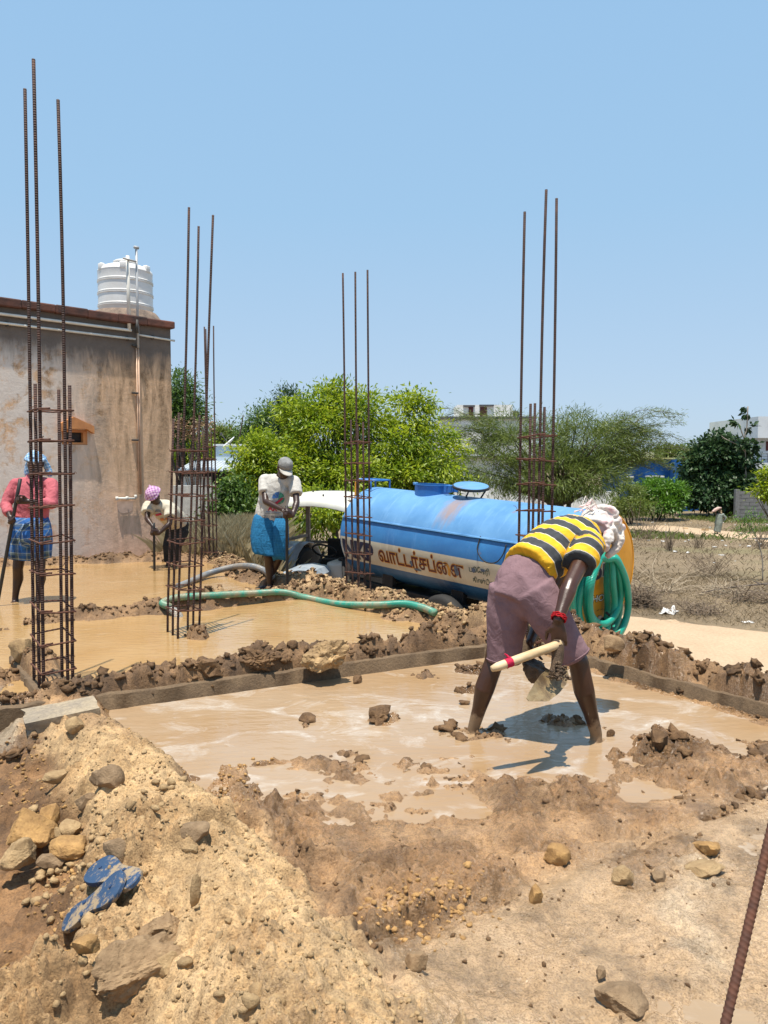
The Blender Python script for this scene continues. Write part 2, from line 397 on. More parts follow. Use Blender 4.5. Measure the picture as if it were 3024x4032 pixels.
TRENCH = [(G(1440, 3790), G(1720, 3590), .035, .055), (G(2490, 3410), G(2660, 3310), .06, .09), (G(2790, 3225), G(3060, 3105), .03, .06), (G(1130, 3330), G(1260, 3560), .05, .015)]
PUDDLE = [(0.12, 2.12), (0.58, 2.56), (1.12, 2.92), (1.75, 3.3), (2.6, 3.85), (3.4, 3.0), (3.3, 0.95), (0.75, 0.95), (0.38, 1.6)]
WEDGE = [(2.3, 3.5), (1.5, 3.32), (0.7, 3.12), (0.0, 3.0), (-0.5, 2.95), (-0.95, 3.25)]
def site_fields(x, y):
    n1 = fbm(x * 1.1, y * 1.1, oct=3, seed=1); n2 = fbm(x * 3.3, y * 3.3, oct=3, seed=5); n3 = fbm(x * 9, y * 9, oct=3, seed=9)
    wx, wy = x + 0.05 * fbm(x * 5, y * 5, oct=2, seed=31), y + 0.05 * fbm(x * 5, y * 5, oct=2, seed=37)
    bil = np.tanh((np.abs(fbm(wx * 6, wy * 6, oct=3, seed=13, gain=0.45)) * 2.2 - 0.45) * 1.3) * 0.8
    bil2 = np.tanh((np.abs(fbm(wx * 17, wy * 17, oct=2, seed=17, gain=0.5)) * 2 - 0.45) * 1.3) * 0.8
    nearf = sstep(5.0, 2.0, y)                                             # finest relief only where the mesh can carry it
    fine = fbm(x * 48, y * 48, oct=3, seed=23, gain=0.55) * nearf
    bil2 = bil2 * (0.45 + 0.55 * nearf)
    # --- which zone
    d1, s1, _ = poly_dist(x, y, B1); front = -d1 * s1                      # >0 on the camera side of the cross beam
    d3, s3, _ = poly_dist(x, y, B3); left3 = -d3 * s3                      # >0 outside (left of) the left beam
    # churned mud: sharp crests and holes left by feet and tools
    qx, qy = x + .10 * fbm(x * 2.6, y * 2.6, oct=2, seed=83), y + .10 * fbm(x * 2.6, y * 2.6, oct=2, seed=89)
    r1 = fbm(qx * 5.5, qy * 5.5, oct=4, seed=91, gain=.58, ridged=True); r2 = fbm(qx * 13, qy * 13, oct=3, seed=97, gain=.55, ridged=True)
    churn = (.085 * np.clip(r1 - .45, -.8, .38) + .028 * (r2 - .45) * nearf) * (.35 + .65 * sstep(-.3, .3, fbm(x * 1.7, y * 1.7, oct=2, seed=99)))
    ysh = np.interp(x, [p.x for p in SHORE], [p.y for p in SHORE])
    inland = ysh - y + 0.22 * n2
    # --- base
    h = np.full(x.shape, -0.09) + 0.03 * n2
    mud = sstep(-0.15, 0.85, inland)
    hm = -0.027 + 0.024 * mud + 0.046 * n2 * (.4 + .6 * sstep(-.1, .3, inland)) + 0.014 * n1 + 0.016 * fbm(wx * 2.3, wy * 2.3, oct=2, seed=61, gain=.55, ridged=True) * sstep(0, .4, inland) + churn * (.38 + .62 * sstep(-.1, .3, inland)) + (0.010 * bil + 0.006 * bil2) * (0.25 + 0.75 * sstep(-.1, .4, inland))
    h = np.where(front > 0, hm, h)
    rough = np.where(front > 0, 0.35 * mud + 0.12, 0.12)
    cl = np.zeros(x.shape)                                                 # 1 wet clods
    pale = np.zeros(x.shape)
    # --- step along the buried beam near the camera
    dS, sS, _ = poly_dist(x, y, STEP); ds = dS * sS + 0.05 * n2 + 0.02 * n3
    low = 1 - sstep(-0.12, 0.05, ds); nearband = np.exp(-((ds - 0.05) / 0.1) ** 2) * (front > 0)
    trench = np.exp(-((ds + 0.03) / 0.035) ** 2) * sstep(0.1, 0.5, n1 + 0.4 + 0.9 * n2)
    smooth_h = 0.004 + 0.020 * n2 + 0.006 * n3 + 0.004 * bil2 + churn * .5 * sstep(-.2, .5, n2 + .5 * n1) + .30 * churn
    h = np.where(front > 0, h * (1 - low) + smooth_h * low, h)
    h = h + 0.05 * nearband * (0.5 + 0.5 * n2) - 0.05 * trench * (front > 0)
    rough = np.where(front > 0, rough * (1 - 0.75 * low) + 0.5 * nearband, rough)
    cl = np.maximum(cl, nearband * 0.35)
    # --- beams with their load of clods
    def berm(line, w, hh_scale, cls, amp=1.0, steep=1.5):
        nonlocal h, rough, cl, pale
        d, s, z = poly_dist(x + 0.04 * n3, y + 0.04 * fbm(x * 9, y * 9, oct=2, seed=77), line)
        w2 = w * (1 + 0.35 * n2)
        k = np.exp(-np.abs(d / w2) ** (2 * steep))
        hh = z * hh_scale * (1 + 0.55 * n2) + amp * (0.04 * bil + 0.02 * bil2)
        hn = h * (1 - k) + hh * k
        h = np.where(k > 0.02, np.maximum(hn, h * (1 - k) + 0.0 * k), h)
        rough = np.maximum(rough, k)
        if cls == 0: cl = np.maximum(cl, k)
        else: pale = np.maximum(pale, k)
    berm(MIDB, .17, 1.0, 0); berm(EDGE, .27, 1.0, 0); berm(HOUSEB, .22, 1.0, 0); berm(RIGHTB, .2, 1.0, 0, 1.2)
    # clods on top of the long beam, clean face towards the camera
    on1 = (front < -0.015) & (front > -0.5) & (x > -2.3) & (x < 1.3)
    k1 = sstep(0.012, 0.05, -front) * (1 - sstep(0.16, 0.34, -front + 0.06 * n2))
    along = sstep(-1.6, -0.9, x)
    top = 0.11 + (0.05 + 0.07 * along) * (0.6 + 0.6 * n2) * sstep(0.02, 0.12, -front) + (0.035 * bil + 0.02 * bil2) * sstep(.015, .07, -front)
    h = np.where(on1, np.maximum(h, h * (1 - k1) + top * k1), h); cl = np.where(on1, np.maximum(cl, k1), cl); rough = np.where(on1, np.maximum(rough, k1), rough)
    # right beam: clean face towards the pool
    d2, s2, _ = poly_dist(x, y, B2); in2 = -d2 * s2                        # >0 on the pool side
    fl = (np.abs(in2) < 0.5) & (x > 1.15) & (y < 6.3)
    cutk = sstep(-0.03, -0.012, in2)
    hpool = np.where(inland > 0.2, h, np.minimum(h, 0.01 + 0.02 * n3))
    h = np.where(fl, h * (1 - cutk) + hpool * cutk, h)
    # left beam: outer face clean, soil on top
    on3 = (left3 < 0.0) & (left3 > -0.45) & (y > 3.0) & (y < 5.6)
    k3 = sstep(0.012, 0.05, -left3) * (1 - sstep(.2, .36, -left3))
    top3 = 0.075 + 0.03 * n2 + 0.02 * bil + 0.02 * bil2
    h = np.where(on3, np.maximum(h, h * (1 - k3) + top3 * k3), h); rough = np.where(on3, np.maximum(rough, .7 * k3), rough)
    # --- low ground left of it
    lowl = np.clip(sstep(-0.0, 0.05, left3) + 0, 0, 1) * (y < 5.2) * (x < 0.2)
    hl = -0.07 + 0.03 * n2 + 0.012 * n1 + 0.022 * bil + 0.014 * bil2
    ml = lowl * (1 - sstep(4.9, 5.2, y))
    h = h * (1 - ml) + np.maximum(hl, np.where(rough > .9, h, -1)) * ml
    rough = np.where(ml > .5, 0.5, rough)
    # --- the pale mound over the buried part of the left beam
    dm, sm, zm = poly_dist(x + 0.06 * n3, y + 0.06 * n3, MOUND)
    wl = np.interp(y, [1.0, 2.0, 3.0, 3.8, 4.6], [0.62, 0.42, 0.30, 0.24, 0.2]); wr = np.interp(y, [1.0, 2.0, 3.0, 3.8, 4.6], [0.46, 0.36, 0.29, 0.22, 0.16])
    w = np.where(sm > 0, wr, wl) * (1 + 0.2 * n2)
    # MOUND runs towards the camera, so its left hand side (+) is the photo's right
    km = np.exp(-(dm / w) ** 2.6)
    hmnd = zm * (1 + 0.25 * n2) + 0.03 * bil + 0.018 * bil2 + 0.02 * n3
    h = np.maximum(h, h * (1 - km) + hmnd * km); rough = np.maximum(rough, .75 * km); pale = np.maximum(pale, sstep(0.25, 0.7, km) * sstep(4.5, 3.7, y + .4 * n2)); cl = cl * (1 - pale)
    # --- heaps
    for (hx, hy, hh, hr, c) in HEAPS:
        d = np.hypot(x - hx + 0.05 * n3, y - hy + 0.05 * n2); k = np.exp(-(d / hr) ** 2.4)
        h = h + k * (hh * (0.62 if hy > 4.6 or c else 0.36) * (1 + 0.5 * n2) + 0.03 * bil * min(1, hr * 5) + 0.015 * bil2); rough = np.maximum(rough, k)
        if c == 0: cl = np.maximum(cl, sstep(.2, .75, k))
        else: pale = np.maximum(pale, k)
    # the little pool under the digger's hands, and his footholds
    for (hx, hy, hr, hz) in ((0.82, 4.16, .14, -.05), (0.93, 4.05, .08, -.03), (-.55, 3.5, .1, -.03), (-0.62, 2.75, .08, -.02)):
        k = np.exp(-(np.hypot(x - hx, (y - hy) * 1.2) / hr) ** 4); h = h * (1 - k) + hz * k; cl *= 1 - k; rough *= 1 - k
    cl = np.where((front > 0) & (y < 4.6), cl * np.where(y < 3.75, .32, .75), cl)
    h = h + rough * (0.009 * fine + 0.008 * bil2) + 0.0022 * fine
    # --- short trenches along the buried beam near the camera
    for (p, q, wd, dp) in TRENCH:
        d, _, _ = poly_dist(x + .02 * n3, y + .02 * n2, [(p.x, p.y), (q.x, q.y)]); k = np.exp(-(d / wd) ** 4) * (.75 + .4 * n3); h = h - dp * np.clip(k, 0, 1); cl = np.maximum(cl, np.exp(-(d / (wd * 1.6)) ** 2) * .8)  # hollows also tinted dark: wet soil plus their shadow put into the colour
    # --- crumbly structure: packed lumps at three scales
    cx_, cy_ = x + .010 * fbm(x * 30, y * 30, oct=2, seed=51), y + .010 * fbm(x * 30, y * 30, oct=2, seed=53)
    c1, v1 = clods(cx_, cy_, .085, 3, .6); c2, v2 = clods(cx_, cy_, .036, 5, .7); c3, v3 = clods(cx_, cy_, .016, 7, .75)
    patch = sstep(-.25, .35, n2 + .6 * n3)
    wet = np.clip(cl, 0, 1); dryk = np.clip(pale, 0, 1); mudk = np.clip((front > 0) * (1 - low) * (1 - wet) * (1 - dryk) * sstep(.05, .5, inland), 0, 1) + ml * .7
    a1 = (.045 - .022 * (front > .02)) * wet * (.5 + patch) + .030 * dryk * sstep(-.05, .5, n2 + .4 * n3) + .022 * mudk * sstep(.1, .5, n2 - .1 * n3); a2 = .026 * wet + .018 * dryk * (.3 + patch) + .014 * mudk * patch + .004 * low * (front > 0) * sstep(.2, .6, n2); a3 = (.011 * wet + .009 * dryk * (.4 + .8 * patch) + .005 * mudk * (.3 + patch) + .0022 * low * patch) * (.25 + .75 * nearf)
    det = a1 * c1 + a2 * c2 + a3 * c3; far_k = sstep(13, 6, y) * .6 + .4; h = h + det * far_k * (h > -.06)
    dW = poly_dist(x, y, [(2.9, 3.35)] + WEDGE + [(-1.25, 3.75)])[0]; kW = np.exp(-(dW / .09) ** 4); h = np.where(front > 0, np.maximum(h, h * (1 - kW) + .022 * kW), h)     # a rim of mud round the last puddles
    dP = poly_dist(x, y, PUDDLE + PUDDLE[:1])[0]; kP = np.exp(-(dP / .07) ** 4); h = np.where(front > 0, np.maximum(h, h * (1 - kP) + .014 * kP), h)
    # --- outside the plinth: down to the road
    do, so, _ = poly_dist(x, y, OUTER); out = do * so + 0.05 * n2
    h = h + np.where(out > 0, -(out * 2.6), 0); h = np.maximum(h, ROAD_Z - 0.25)
    return h, rough, cl, pale, front, left3, low, inland, out, n1, n2, n3, bil2, ml

def build_site():
    rows = 880; cols = 800
    ys = np.exp(np.linspace(math.log(0.85), math.log(13.4), rows))
    s = np.linspace(-1, 1, cols)
    Y = np.repeat(ys[:, None], cols, 1); X = s[None, :] * (Y * 0.62 + 1.5)
    h, rough, cl, pale, front, left3, low, inland, out, n1, n2, n3, bil2, ml = site_fields(X, Y)
    V = np.stack([X, Y, h], -1).reshape(-1, 3)
    i = np.arange(rows * cols).reshape(rows, cols)
    F = np.stack([i[:-1, :-1], i[:-1, 1:], i[1:, 1:], i[1:, :-1]], -1).reshape(-1, 4)
    me = np_mesh('site_mud', V, F, True)
    # --- colours of the soil itself: wet brown clods, tan mud, pale dry spoil, ochre earth on the left
    def C(*c): return np.array(c)[None, None, :]
    def mx(a, b, k): return a * (1 - k[..., None]) + b * k[..., None]
    tan = mx(C(.50, .345, .215), C(.35, .228, .132), sstep(-.3, .5, n2 + .6 * n3))
    tan = mx(tan, C(.56, .485, .395), 0.8 * sstep(.05, .55, n1 + .7 * n2 - .2) * sstep(.2, .9, inland))      # greyish drying film
    c = tan
    c = mx(c, mx(C(.52, .40, .285), C(.60, .52, .43), sstep(-.1, .5, n2 + n1)), low * (front > 0))        # smeared slurry nearest the camera
    dark = mx(C(.28, .18, .098), C(.16, .10, .055), sstep(-.2, .5, n2 + n3)); dark = mx(dark, C(.33, .225, .125), sstep(.3, .7, n1 + n3))
    c = mx(c, dark, np.clip(cl * 0.92, 0, 1))
    ochre = mx(C(.32, .195, .10), C(.20, .118, .06), sstep(-.3, .5, n2 + n3)); c = mx(c, ochre, ml * 0.95)
    redwet = ml * sstep(3.75, 4.1, Y); c = mx(c, mx(C(.33, .21, .13), C(.52, .46, .39), sstep(-.1, .3, n2 + .5 * n3)), redwet)
    dry = mx(C(.66, .505, .325), C(.52, .375, .225), sstep(-.1, .6, n2 + n3)); c = mx(c, dry, np.clip(pale, 0, 1))
    edged = poly_dist(X, Y, EDGE)[0]; c = mx(c, dry, 0.8 * sstep(.12, .2, h) * sstep(.4, .2, edged) * (Y > 6))
    midd = poly_dist(X, Y, MIDB[3:])[0]; c = mx(c, dry, 0.8 * sstep(.1, .17, h) * sstep(.3, .15, midd) * (Y > 7.9))
    damp = fbm(X * 6.5, Y * 6.5, oct=4, seed=111, gain=.6); c = c * (1 - .32 * sstep(-.05, .45, damp) * (1 - .5 * pale) + .10 * sstep(.05, -.4, damp))[..., None]     # damp and drier patches
    c = c * np.array([.74, .655, .52])[None, None, :]
    vattr(me, 'tint', c.reshape(-1, 3), 'COLOR')
    gloss = np.clip(0.8 * (1 - cl) * (1 - pale) * (1 - .8 * ml) * sstep(.10, .0, h) + .75 * low * sstep(-.4, .2, n2) + .6 * redwet + 0.3 * cl, 0, 1)
    gloss = np.clip(gloss + .75 * (front > 0) * (1 - pale) * (1 - ml) * sstep(-.25, .25, n2 - .5 * n3), 0, 1)
    vattr(me, 'gloss', gloss.reshape(-1))
    o = obj('site_mud', me, M_SOIL); tag(o, 'wet brown mud of the building plot', kind='structure')
    return o, X, Y, h, cl, pale, rough, front, out
site, SX, SY, SH, SCL, SPALE, SROUGH, SFRONT, SOUT = build_site()
def hsite(x, y):
    """height of the mud at a point"""
    i = int(np.clip(round((math.log(max(y, .85)) - math.log(.85)) / (math.log(13.4) - math.log(.85)) * 879), 0, 879))
    j = int(np.clip(round((x / (y * .62 + 1.5) + 1) / 2 * 799), 0, 799)); return float(SH[i, j])
def hmax(x, y, r=.05): return max(hsite(x + a, y + b) for a in (-r, 0, r) for b in (-r, 0, r))
def GT(px, py, lift=.03):
    """resting height for a thing of radius 'lift' seen at the pixel"""
    z = 0.6
    while z > lift + .006:
        p = G(px, py, z)
        if z - lift * .8 <= hmax(p.x, p.y, .03): return p
        z -= 0.006
    return G(px, py, lift)
def GS(px, py, lift=0.0):
    """where the pixel's ray first meets the mud or water of the site"""
    z = 0.55
    while z > 0.002:
        p = G(px, py, z)
        if z - lift <= hsite(p.x, p.y): return p
        z -= 0.006
    return G(px, py, 0.0 + lift)
# --- water
def mat_water(name, a, b_, foam_sheen, foam_sheen_lo, foam_sheen_hi, scale=1.6):
    m, nt, b = mat_new(name)
    v = mapping(nt, (1.0, 1.35, 1.0), rot=(0, 0, R(-28)))
    n = nnoise(nt, scale, 5, 0.55, vec=v); r = ramp(nt, n.outputs['Fac'], [(0.3, a), (0.7, b_)])
    n2 = nnoise(nt, 2.4, 8, 0.66, vec=v, dist=1.1); r2 = ramp(nt, n2.outputs['Fac'], [(foam_sheen_lo, 0.0), (foam_sheen_hi, 1.0)])
    n3 = nnoise(nt, 17, 5, 0.65, vec=v, dist=1.4); r3 = ramp(nt, n3.outputs['Fac'], [(0.36, 0.45), (0.64, 1.0)])
    k = mixc(nt, 1.0, r2.outputs[0], r3.outputs[0], 'MULTIPLY')
    lk(nt, mixc(nt, k, r.outputs[0], foam_sheen), b.inputs['Base Color'])  # pale swirls: foam together with sky sheen put into the colour
    rr = ramp(nt, k, [(0.0, 0.035), (1.0, 0.4)]); lk(nt, rr.outputs[0], b.inputs['Roughness'])
    b.inputs['IOR'].default_value = 1.33
    w = nnoise(nt, 7, 3, 0.5, vec=mapping(nt, (1.0, 2.6, 1.0), rot=(0, 0, R(-20)))); w2 = nnoise(nt, 24, 3, 0.5, vec=mapping(nt, (1.0, 2.2, 1.0), rot=(0, 0, R(12))))
    ma = nt.nodes.new('ShaderNodeMath'); ma.operation = 'MULTIPLY_ADD'; ma.inputs[1].default_value = 0.22
    lk(nt, w2.outputs['Fac'], ma.inputs[0]); lk(nt, w.outputs['Fac'], ma.inputs[2])
    bump(nt, b, ma.outputs[0], 0.12, 0.05)
    return m
M_WATER = mat_water('ochre_water', (0.335, 0.20, 0.08), (0.38, 0.245, 0.115), (0.48, 0.36, 0.24), 0.60, 0.78)
M_SLURRY = mat_water('pale_water', (0.29, 0.18, 0.088), (0.34, 0.25, 0.165), (0.50, 0.46, 0.41), 0.52, 0.74, 0.9)
M_FILM = mat_water('film_water', (0.28, 0.19, 0.11), (0.32, 0.235, 0.15), (0.42, 0.36, 0.29), 0.50, 0.72, 1.3)
def water(name, poly, z, mat, label):
    me = np_mesh(name, [(p[0], p[1], z) for p in poly], [tuple(range(len(poly)))]); tag(obj(name, me, mat), label, kind='structure')
water('muddy_water', [(-11.5, 9.8), (-5.6, 11.45), (-3.3, 12.0), (-2.3, 11.8), (-1.75, 10.4), (-0.85, 9.1), (-0.3, 8.6), (0.5, 7.5), (1.25, 6.4), (1.15, 6.15), (0.66, 5.92), (-1.25, 4.95), (-2.35, 4.4), (-2.55, 5.1), (-3.0, 5.8), (-6, 6.1), (-11.5, 8)], 0.012, M_WATER, 'ochre muddy water flooding the far bays of the plot')
water('muddy_water', [(-1.75, 4.55), (-1.15, 4.853), (0.765, 5.843), (1.2, 6.05), (1.50, 5.42), (2.19, 4.43), (2.9, 3.35)] + WEDGE + [(-1.25, 3.75)], 0.006, M_SLURRY, 'pale milky muddy water in the nearest bay')

water('muddy_water', PUDDLE, -0.011, M_FILM, 'thin film of milky water on the smeared mud nearest the camera')
# --- concrete beams showing along the clods
def mat_concrete(name, c, c2):
    m, nt, b = mat_new(name); n = nnoise(nt, 7, 8, 0.65); n2 = nnoise(nt, 60, 5, 0.7)
    r = ramp(nt, n.outputs['Fac'], [(0.3, c2), (0.7, c)]); r2 = ramp(nt, n2.outputs['Fac'], [(0.3, (.7, .7, .7)), (0.7, (1.15, 1.15, 1.15))])
    lk(nt, mixc(nt, 1, r.outputs[0], r2.outputs[0], 'MULTIPLY'), b.inputs['Base Color']); b.inputs['Roughness'].default_value = 0.85
    bump(nt, b, n2.outputs['Fac'], 0.7, 0.012); return m
M_BEAM = mat_concrete('muddy_concrete', (0.185, 0.122, 0.066), (0.10, 0.064, 0.035))
M_CONC = mat_concrete('grey_concrete', (0.42, 0.38, 0.33), (0.25, 0.215, 0.18))
def beam(line, width, z0, z1, label, mat=M_BEAM, sgn=1):
    a, c = Vector((line[0][0], line[0][1], 0)), Vector((line[-1][0], line[-1][1], 0))
    N = 60; V = []; F = []
    for i in range(N + 1):
        t = i / N * (len(line) - 1); k = min(int(t), len(line) - 2); f = t - k
        p = Vector(line[k][:2]).lerp(Vector(line[k + 1][:2]), f); d = (Vector(line[k + 1][:2]) - Vector(line[k][:2])).normalized(); nrm = Vector((-d.y, d.x)) * sgn
        j = 0.006 * math.sin(i * 1.7) + random.uniform(-.004, .004); zz = z1 + random.uniform(-.008, .006)
        for q, z in ((p + nrm * j, z0), (p + nrm * j * .5, (z0 + zz) / 2), (p + nrm * (j + .002), zz - .008), (p + nrm * .012, zz), (p + nrm * width, zz), (p + nrm * width, z0)): V.append((q.x, q.y, z))
    for i in range(N):
        for k in range(6): F.append((i * 6 + k, i * 6 + (k + 1) % 6, (i + 1) * 6 + (k + 1) % 6, (i + 1) * 6 + k))
    F.append(tuple(range(5, -1, -1))); F.append(tuple(N * 6 + k for k in range(6)))
    o = obj('concrete_beam', np_mesh('concrete_beam', V, F), mat); smooth_by_angle(o.data, 50); tag(o, label, 'beam', 'plinth beams of the plot'); return o
beam(B1, 0.23, -0.6, 0.105, 'mud stained concrete plinth beam crossing the plot between two pools')
beam(B2, 0.23, -0.6, 0.10, 'concrete plinth beam along the right edge behind the digging man', sgn=1)
beam(B3, 0.23, -0.6, 0.07, 'half buried concrete beam running from the leftmost rebar column towards the camera', sgn=1)

# --- the field, road and path
def mat_field():
    m, nt, b = mat_new('dry_field')
    n = nnoise(nt, 0.35, 8, 0.65); n2 = nnoise(nt, 9, 8, 0.7); n3 = nnoise(nt, 0.11, 3, 0.5)
    r = ramp(nt, n.outputs['Fac'], [(0.3, (0.145, 0.105, 0.062)), (0.5, (0.215, 0.158, 0.095)), (0.7, (0.28, 0.21, 0.13))])
    r2 = ramp(nt, n2.outputs['Fac'], [(0.3, (.6, .6, .58)), (0.7, (1.25, 1.22, 1.15))])
    g = ramp(nt, n3.outputs['Fac'], [(0.55, 0.0), (0.7, 0.55)])
    c = mixc(nt, g.outputs[0], r.outputs[0], (0.17, 0.17, 0.06)); lk(nt, mixc(nt, 1, c, r2.outputs[0], 'MULTIPLY'), b.inputs['Base Color'])
    b.inputs['Roughness'].default_value = 0.95; bump(nt, b, n2.outputs['Fac'], 0.9, 0.08); return m
def mat_dust():
    m, nt, b = mat_new('pale_dirt')
    v = mapping(nt, (1, 1, 1)); n = nnoise(nt, 0.9, 8, 0.65, vec=v); n2 = nnoise(nt, 22, 6, 0.7, vec=v)
    r = ramp(nt, n.outputs['Fac'], [(0.3, (0.40, 0.28, 0.175)), (0.7, (0.47, 0.345, 0.225))]); r2 = ramp(nt, n2.outputs['Fac'], [(0.3, (.8, .79, .77)), (0.65, (1.08, 1.08, 1.07))])
    lk(nt, mixc(nt, 1, r.outputs[0], r2.outputs[0], 'MULTIPLY'), b.inputs['Base Color']); b.inputs['Roughness'].default_value = 0.95
    bump(nt, b, n2.outputs['Fac'], 0.5, 0.03); return m
M_FIELD = mat_field(); M_DUST = mat_dust()
def build_field():
    ys = np.unique(np.concatenate([[-60, -20, -5, 0, 4], np.arange(6, 16, 1.0), np.arange(16, 48.1, 1.0), [52, 60, 70, 85, 100, 130, 170, 230, 320, 450, 700, 1200, 2200]]))
    xs = np.unique(np.concatenate([np.arange(-30, 30.1, 1.5), [-2200, -1200, -600, -300, -150, -80, -50, -40, 40, 50, 80, 150, 300, 600, 1200, 2200]]))
    X, Y = np.meshgrid(xs, ys); V = np.stack([X, Y, zg(Y)], -1).reshape(-1, 3); r, c = X.shape; i = np.arange(r * c).reshape(r, c)
    F = np.stack([i[:-1, :-1], i[:-1, 1:], i[1:, 1:], i[1:, :-1]], -1).reshape(-1, 4)
    tag(obj('ground', np_mesh('ground', V, F), M_FIELD), 'dry scrubby field around the plot', kind='structure')
build_field()
def strip(name, left, right, label, lift=0.012, mat=M_DUST, jit=0.0):
    """a band of ground between two lines of equal length that follows the field"""
    V = []; F = []; n = 0; K = 8
    L = smooth_path([(p[0], p[1], 0) for p in left], 8); Rr = smooth_path([(p[0], p[1], 0) for p in right], 8)
    for i, (a, c) in enumerate(zip(L, Rr)):
        for k in range(K + 1):
            p = a.lerp(c, k / K)
            if k in (0, K) and jit: p += Vector((random.uniform(-jit, jit), random.uniform(-jit, jit), 0))
            V.append((p.x, p.y, float(zg(p.y)) + lift))
    for i in range(len(L) - 1):
        for k in range(K): a = i * (K + 1) + k; F.append((a, a + 1, a + K + 2, a + K + 1))
    tag(obj(name, np_mesh(name, V, F), mat), label, kind='structure')
ra = [GF(2440, 2425), GF(2700, 2455), GF(3024, 2492), GF(3500, 2540), GF(4400, 2640)]
strip('dirt_road', [(-6, 22), (-1.5, 17.8), (2.0, 14.6)] + [(p.x, p.y) for p in ra] + [(12, 2), (14, -8)], [(-7.5, 18), (-4, 14.0), (-1.0, 10.6), (0.2, 8.9), (1.5, 7.0), (2.5, 5.5), (4.2, 3), (5.2, 1.2), (6.5, -2), (8, -9)], 'pale sandy track beside the plot', jit=0.04)
pa = [GF(px, py) for px, py in ((2300, 2048), (2470, 2062), (2700, 2076), (2860, 2092), (3024, 2108), (3300, 2140))]
pb = [GF(px, py) for px, py in ((2300, 2062), (2470, 2084), (2700, 2102), (2860, 2117), (3024, 2136), (3300, 2172))]
strip('dirt_path', [(p.x, p.y) for p in pa], [(p.x, p.y) for p in pb], 'narrow sandy footpath crossing the far field', lift=0.015, jit=0.05)
# ================================================================== CLODS, CRUMBS AND STONES
def ico(sub):
    bm = bmesh.new(); bmesh.ops.create_icosphere(bm, subdivisions=sub, radius=1.0); bm.verts.index_update()
    V = np.array([v.co[:] for v in bm.verts]); F = np.array([[v.index for v in f.verts] for f in bm.faces]); bm.free(); return V, F
ICO1, ICO2, ICO3, ICO4 = ico(1), ico(2), ico(3), ico(5)
def rand_rot(n):
    q = rng.normal(size=(n, 4)); q /= np.linalg.norm(q, axis=1)[:, None]; w, x, y, z = q.T
    return np.stack([np.stack([1 - 2 * (y * y + z * z), 2 * (x * y - w * z), 2 * (x * z + w * y)], -1), np.stack([2 * (x * y + w * z), 1 - 2 * (x * x + z * z), 2 * (y * z - w * x)], -1), np.stack([2 * (x * z - w * y), 2 * (y * z + w * x), 1 - 2 * (x * x + y * y)], -1)], 1)
def lumps(C, S, base, amp=0.35, squash=0.75, freq=1.6):
    """many irregular lumps at C with radius S as one vertex / face array"""
    V0, F0 = base; n = len(C); k = len(V0)
    off = rng.uniform(0, 500, (n, 1, 3)); P = V0[None] * freq + off
    r = 1 + amp * vnoise(P[..., 0], P[..., 1], P[..., 2], 41) + 0.8 * amp * vnoise(P[..., 0] * 2.6, P[..., 1] * 2.6, P[..., 2] * 2.6, 43)
    r = r + .55 * amp * vnoise(P[..., 0] * 5.2, P[..., 1] * 5.2, P[..., 2] * 5.2, 47)
    r = np.maximum(r + rng.uniform(-.12, .12, r.shape) * amp * 2, .3)
    st = rng.uniform(0.65, 1.25, (n, 1, 3)); V = V0[None] * r[..., None] * st
    V = np.einsum('nij,nkj->nki', rand_rot(n), V); V[..., 2] *= squash
    V = V * np.asarray(S)[:, None, None] + np.asarray(C)[:, None, :]
    F = (F0[None] + (np.arange(n) * k)[:, None, None]).reshape(-1, 3)
    return V.reshape(-1, 3), F
def chips(C, S, base=None, squash=.75):
    """angular broken stones (each cut by its own random planes)"""
    V0, F0 = base or ICO2; n = len(C); k = len(V0); N = rng.normal(size=(n, 9, 3)); N /= np.linalg.norm(N, axis=2)[..., None]; H = rng.uniform(.55, 1.0, (n, 9))
    D = np.einsum('kj,npj->nkp', V0, N); r = np.min(np.where(D > .05, H[:, None, :] / np.maximum(D, .05), 9), axis=2); r = np.minimum(r, 1.3); st = rng.uniform(.65, 1.2, (n, 1, 3)); V = V0[None] * r[..., None] * st
    V = np.einsum('nij,nkj->nki', rand_rot(n), V); V[..., 2] *= squash; V = V * np.asarray(S)[:, None, None] + np.asarray(C)[:, None, :]
    return V.reshape(-1, 3), (F0[None] + (np.arange(n) * k)[:, None, None]).reshape(-1, 3)
def sample(weight, n):
    area = (np.gradient(SY[:, 0])[:, None]) * (np.gradient(SX, axis=1)); w = (weight * area).ravel(); w = w / w.sum()
    i = rng.choice(len(w), n, p=w); return np.stack([SX.ravel()[i], SY.ravel()[i], SH.ravel()[i]], -1)
ok = (SOUT < 0.05) & (SH > -0.03) & (np.abs(SX) < SY * 0.55 + .35)
def scatter(name, weight, n, smin, smax, base, mat, label, power=2.2, amp=.35, sink=0.25, smooth=False, far=1.0, angular=False):
    C = sample(weight * ok, n); S = smin + (smax - smin) * rng.uniform(0, 1, n) ** power; S = S * np.clip(1.15 - .05 * C[:, 1], .7, 1.1); C[:, 2] += S * (0.7 - sink) - .2 * S
    V, F = chips(C, S, base) if angular else lumps(C, S, base, amp); o = obj(name, np_mesh(name, V, F, smooth), mat); tag(o, label, kind='stuff'); return o
scatter('soil_clods', np.clip(SCL, 0, 1) ** 1.5 * (SY > 3.2), 5000, .005, .026, ICO1, M_CLOD, 'wet brown clods heaped along the beams', amp=.6, power=2.6, sink=.5)
scatter('soil_clods', np.clip(SCL, 0, 1) ** 2 * (SY > 3.2), 1500, .016, .042, ICO2, M_CLOD, 'larger wet lumps among the clods', amp=.75, sink=.5, power=1.6)
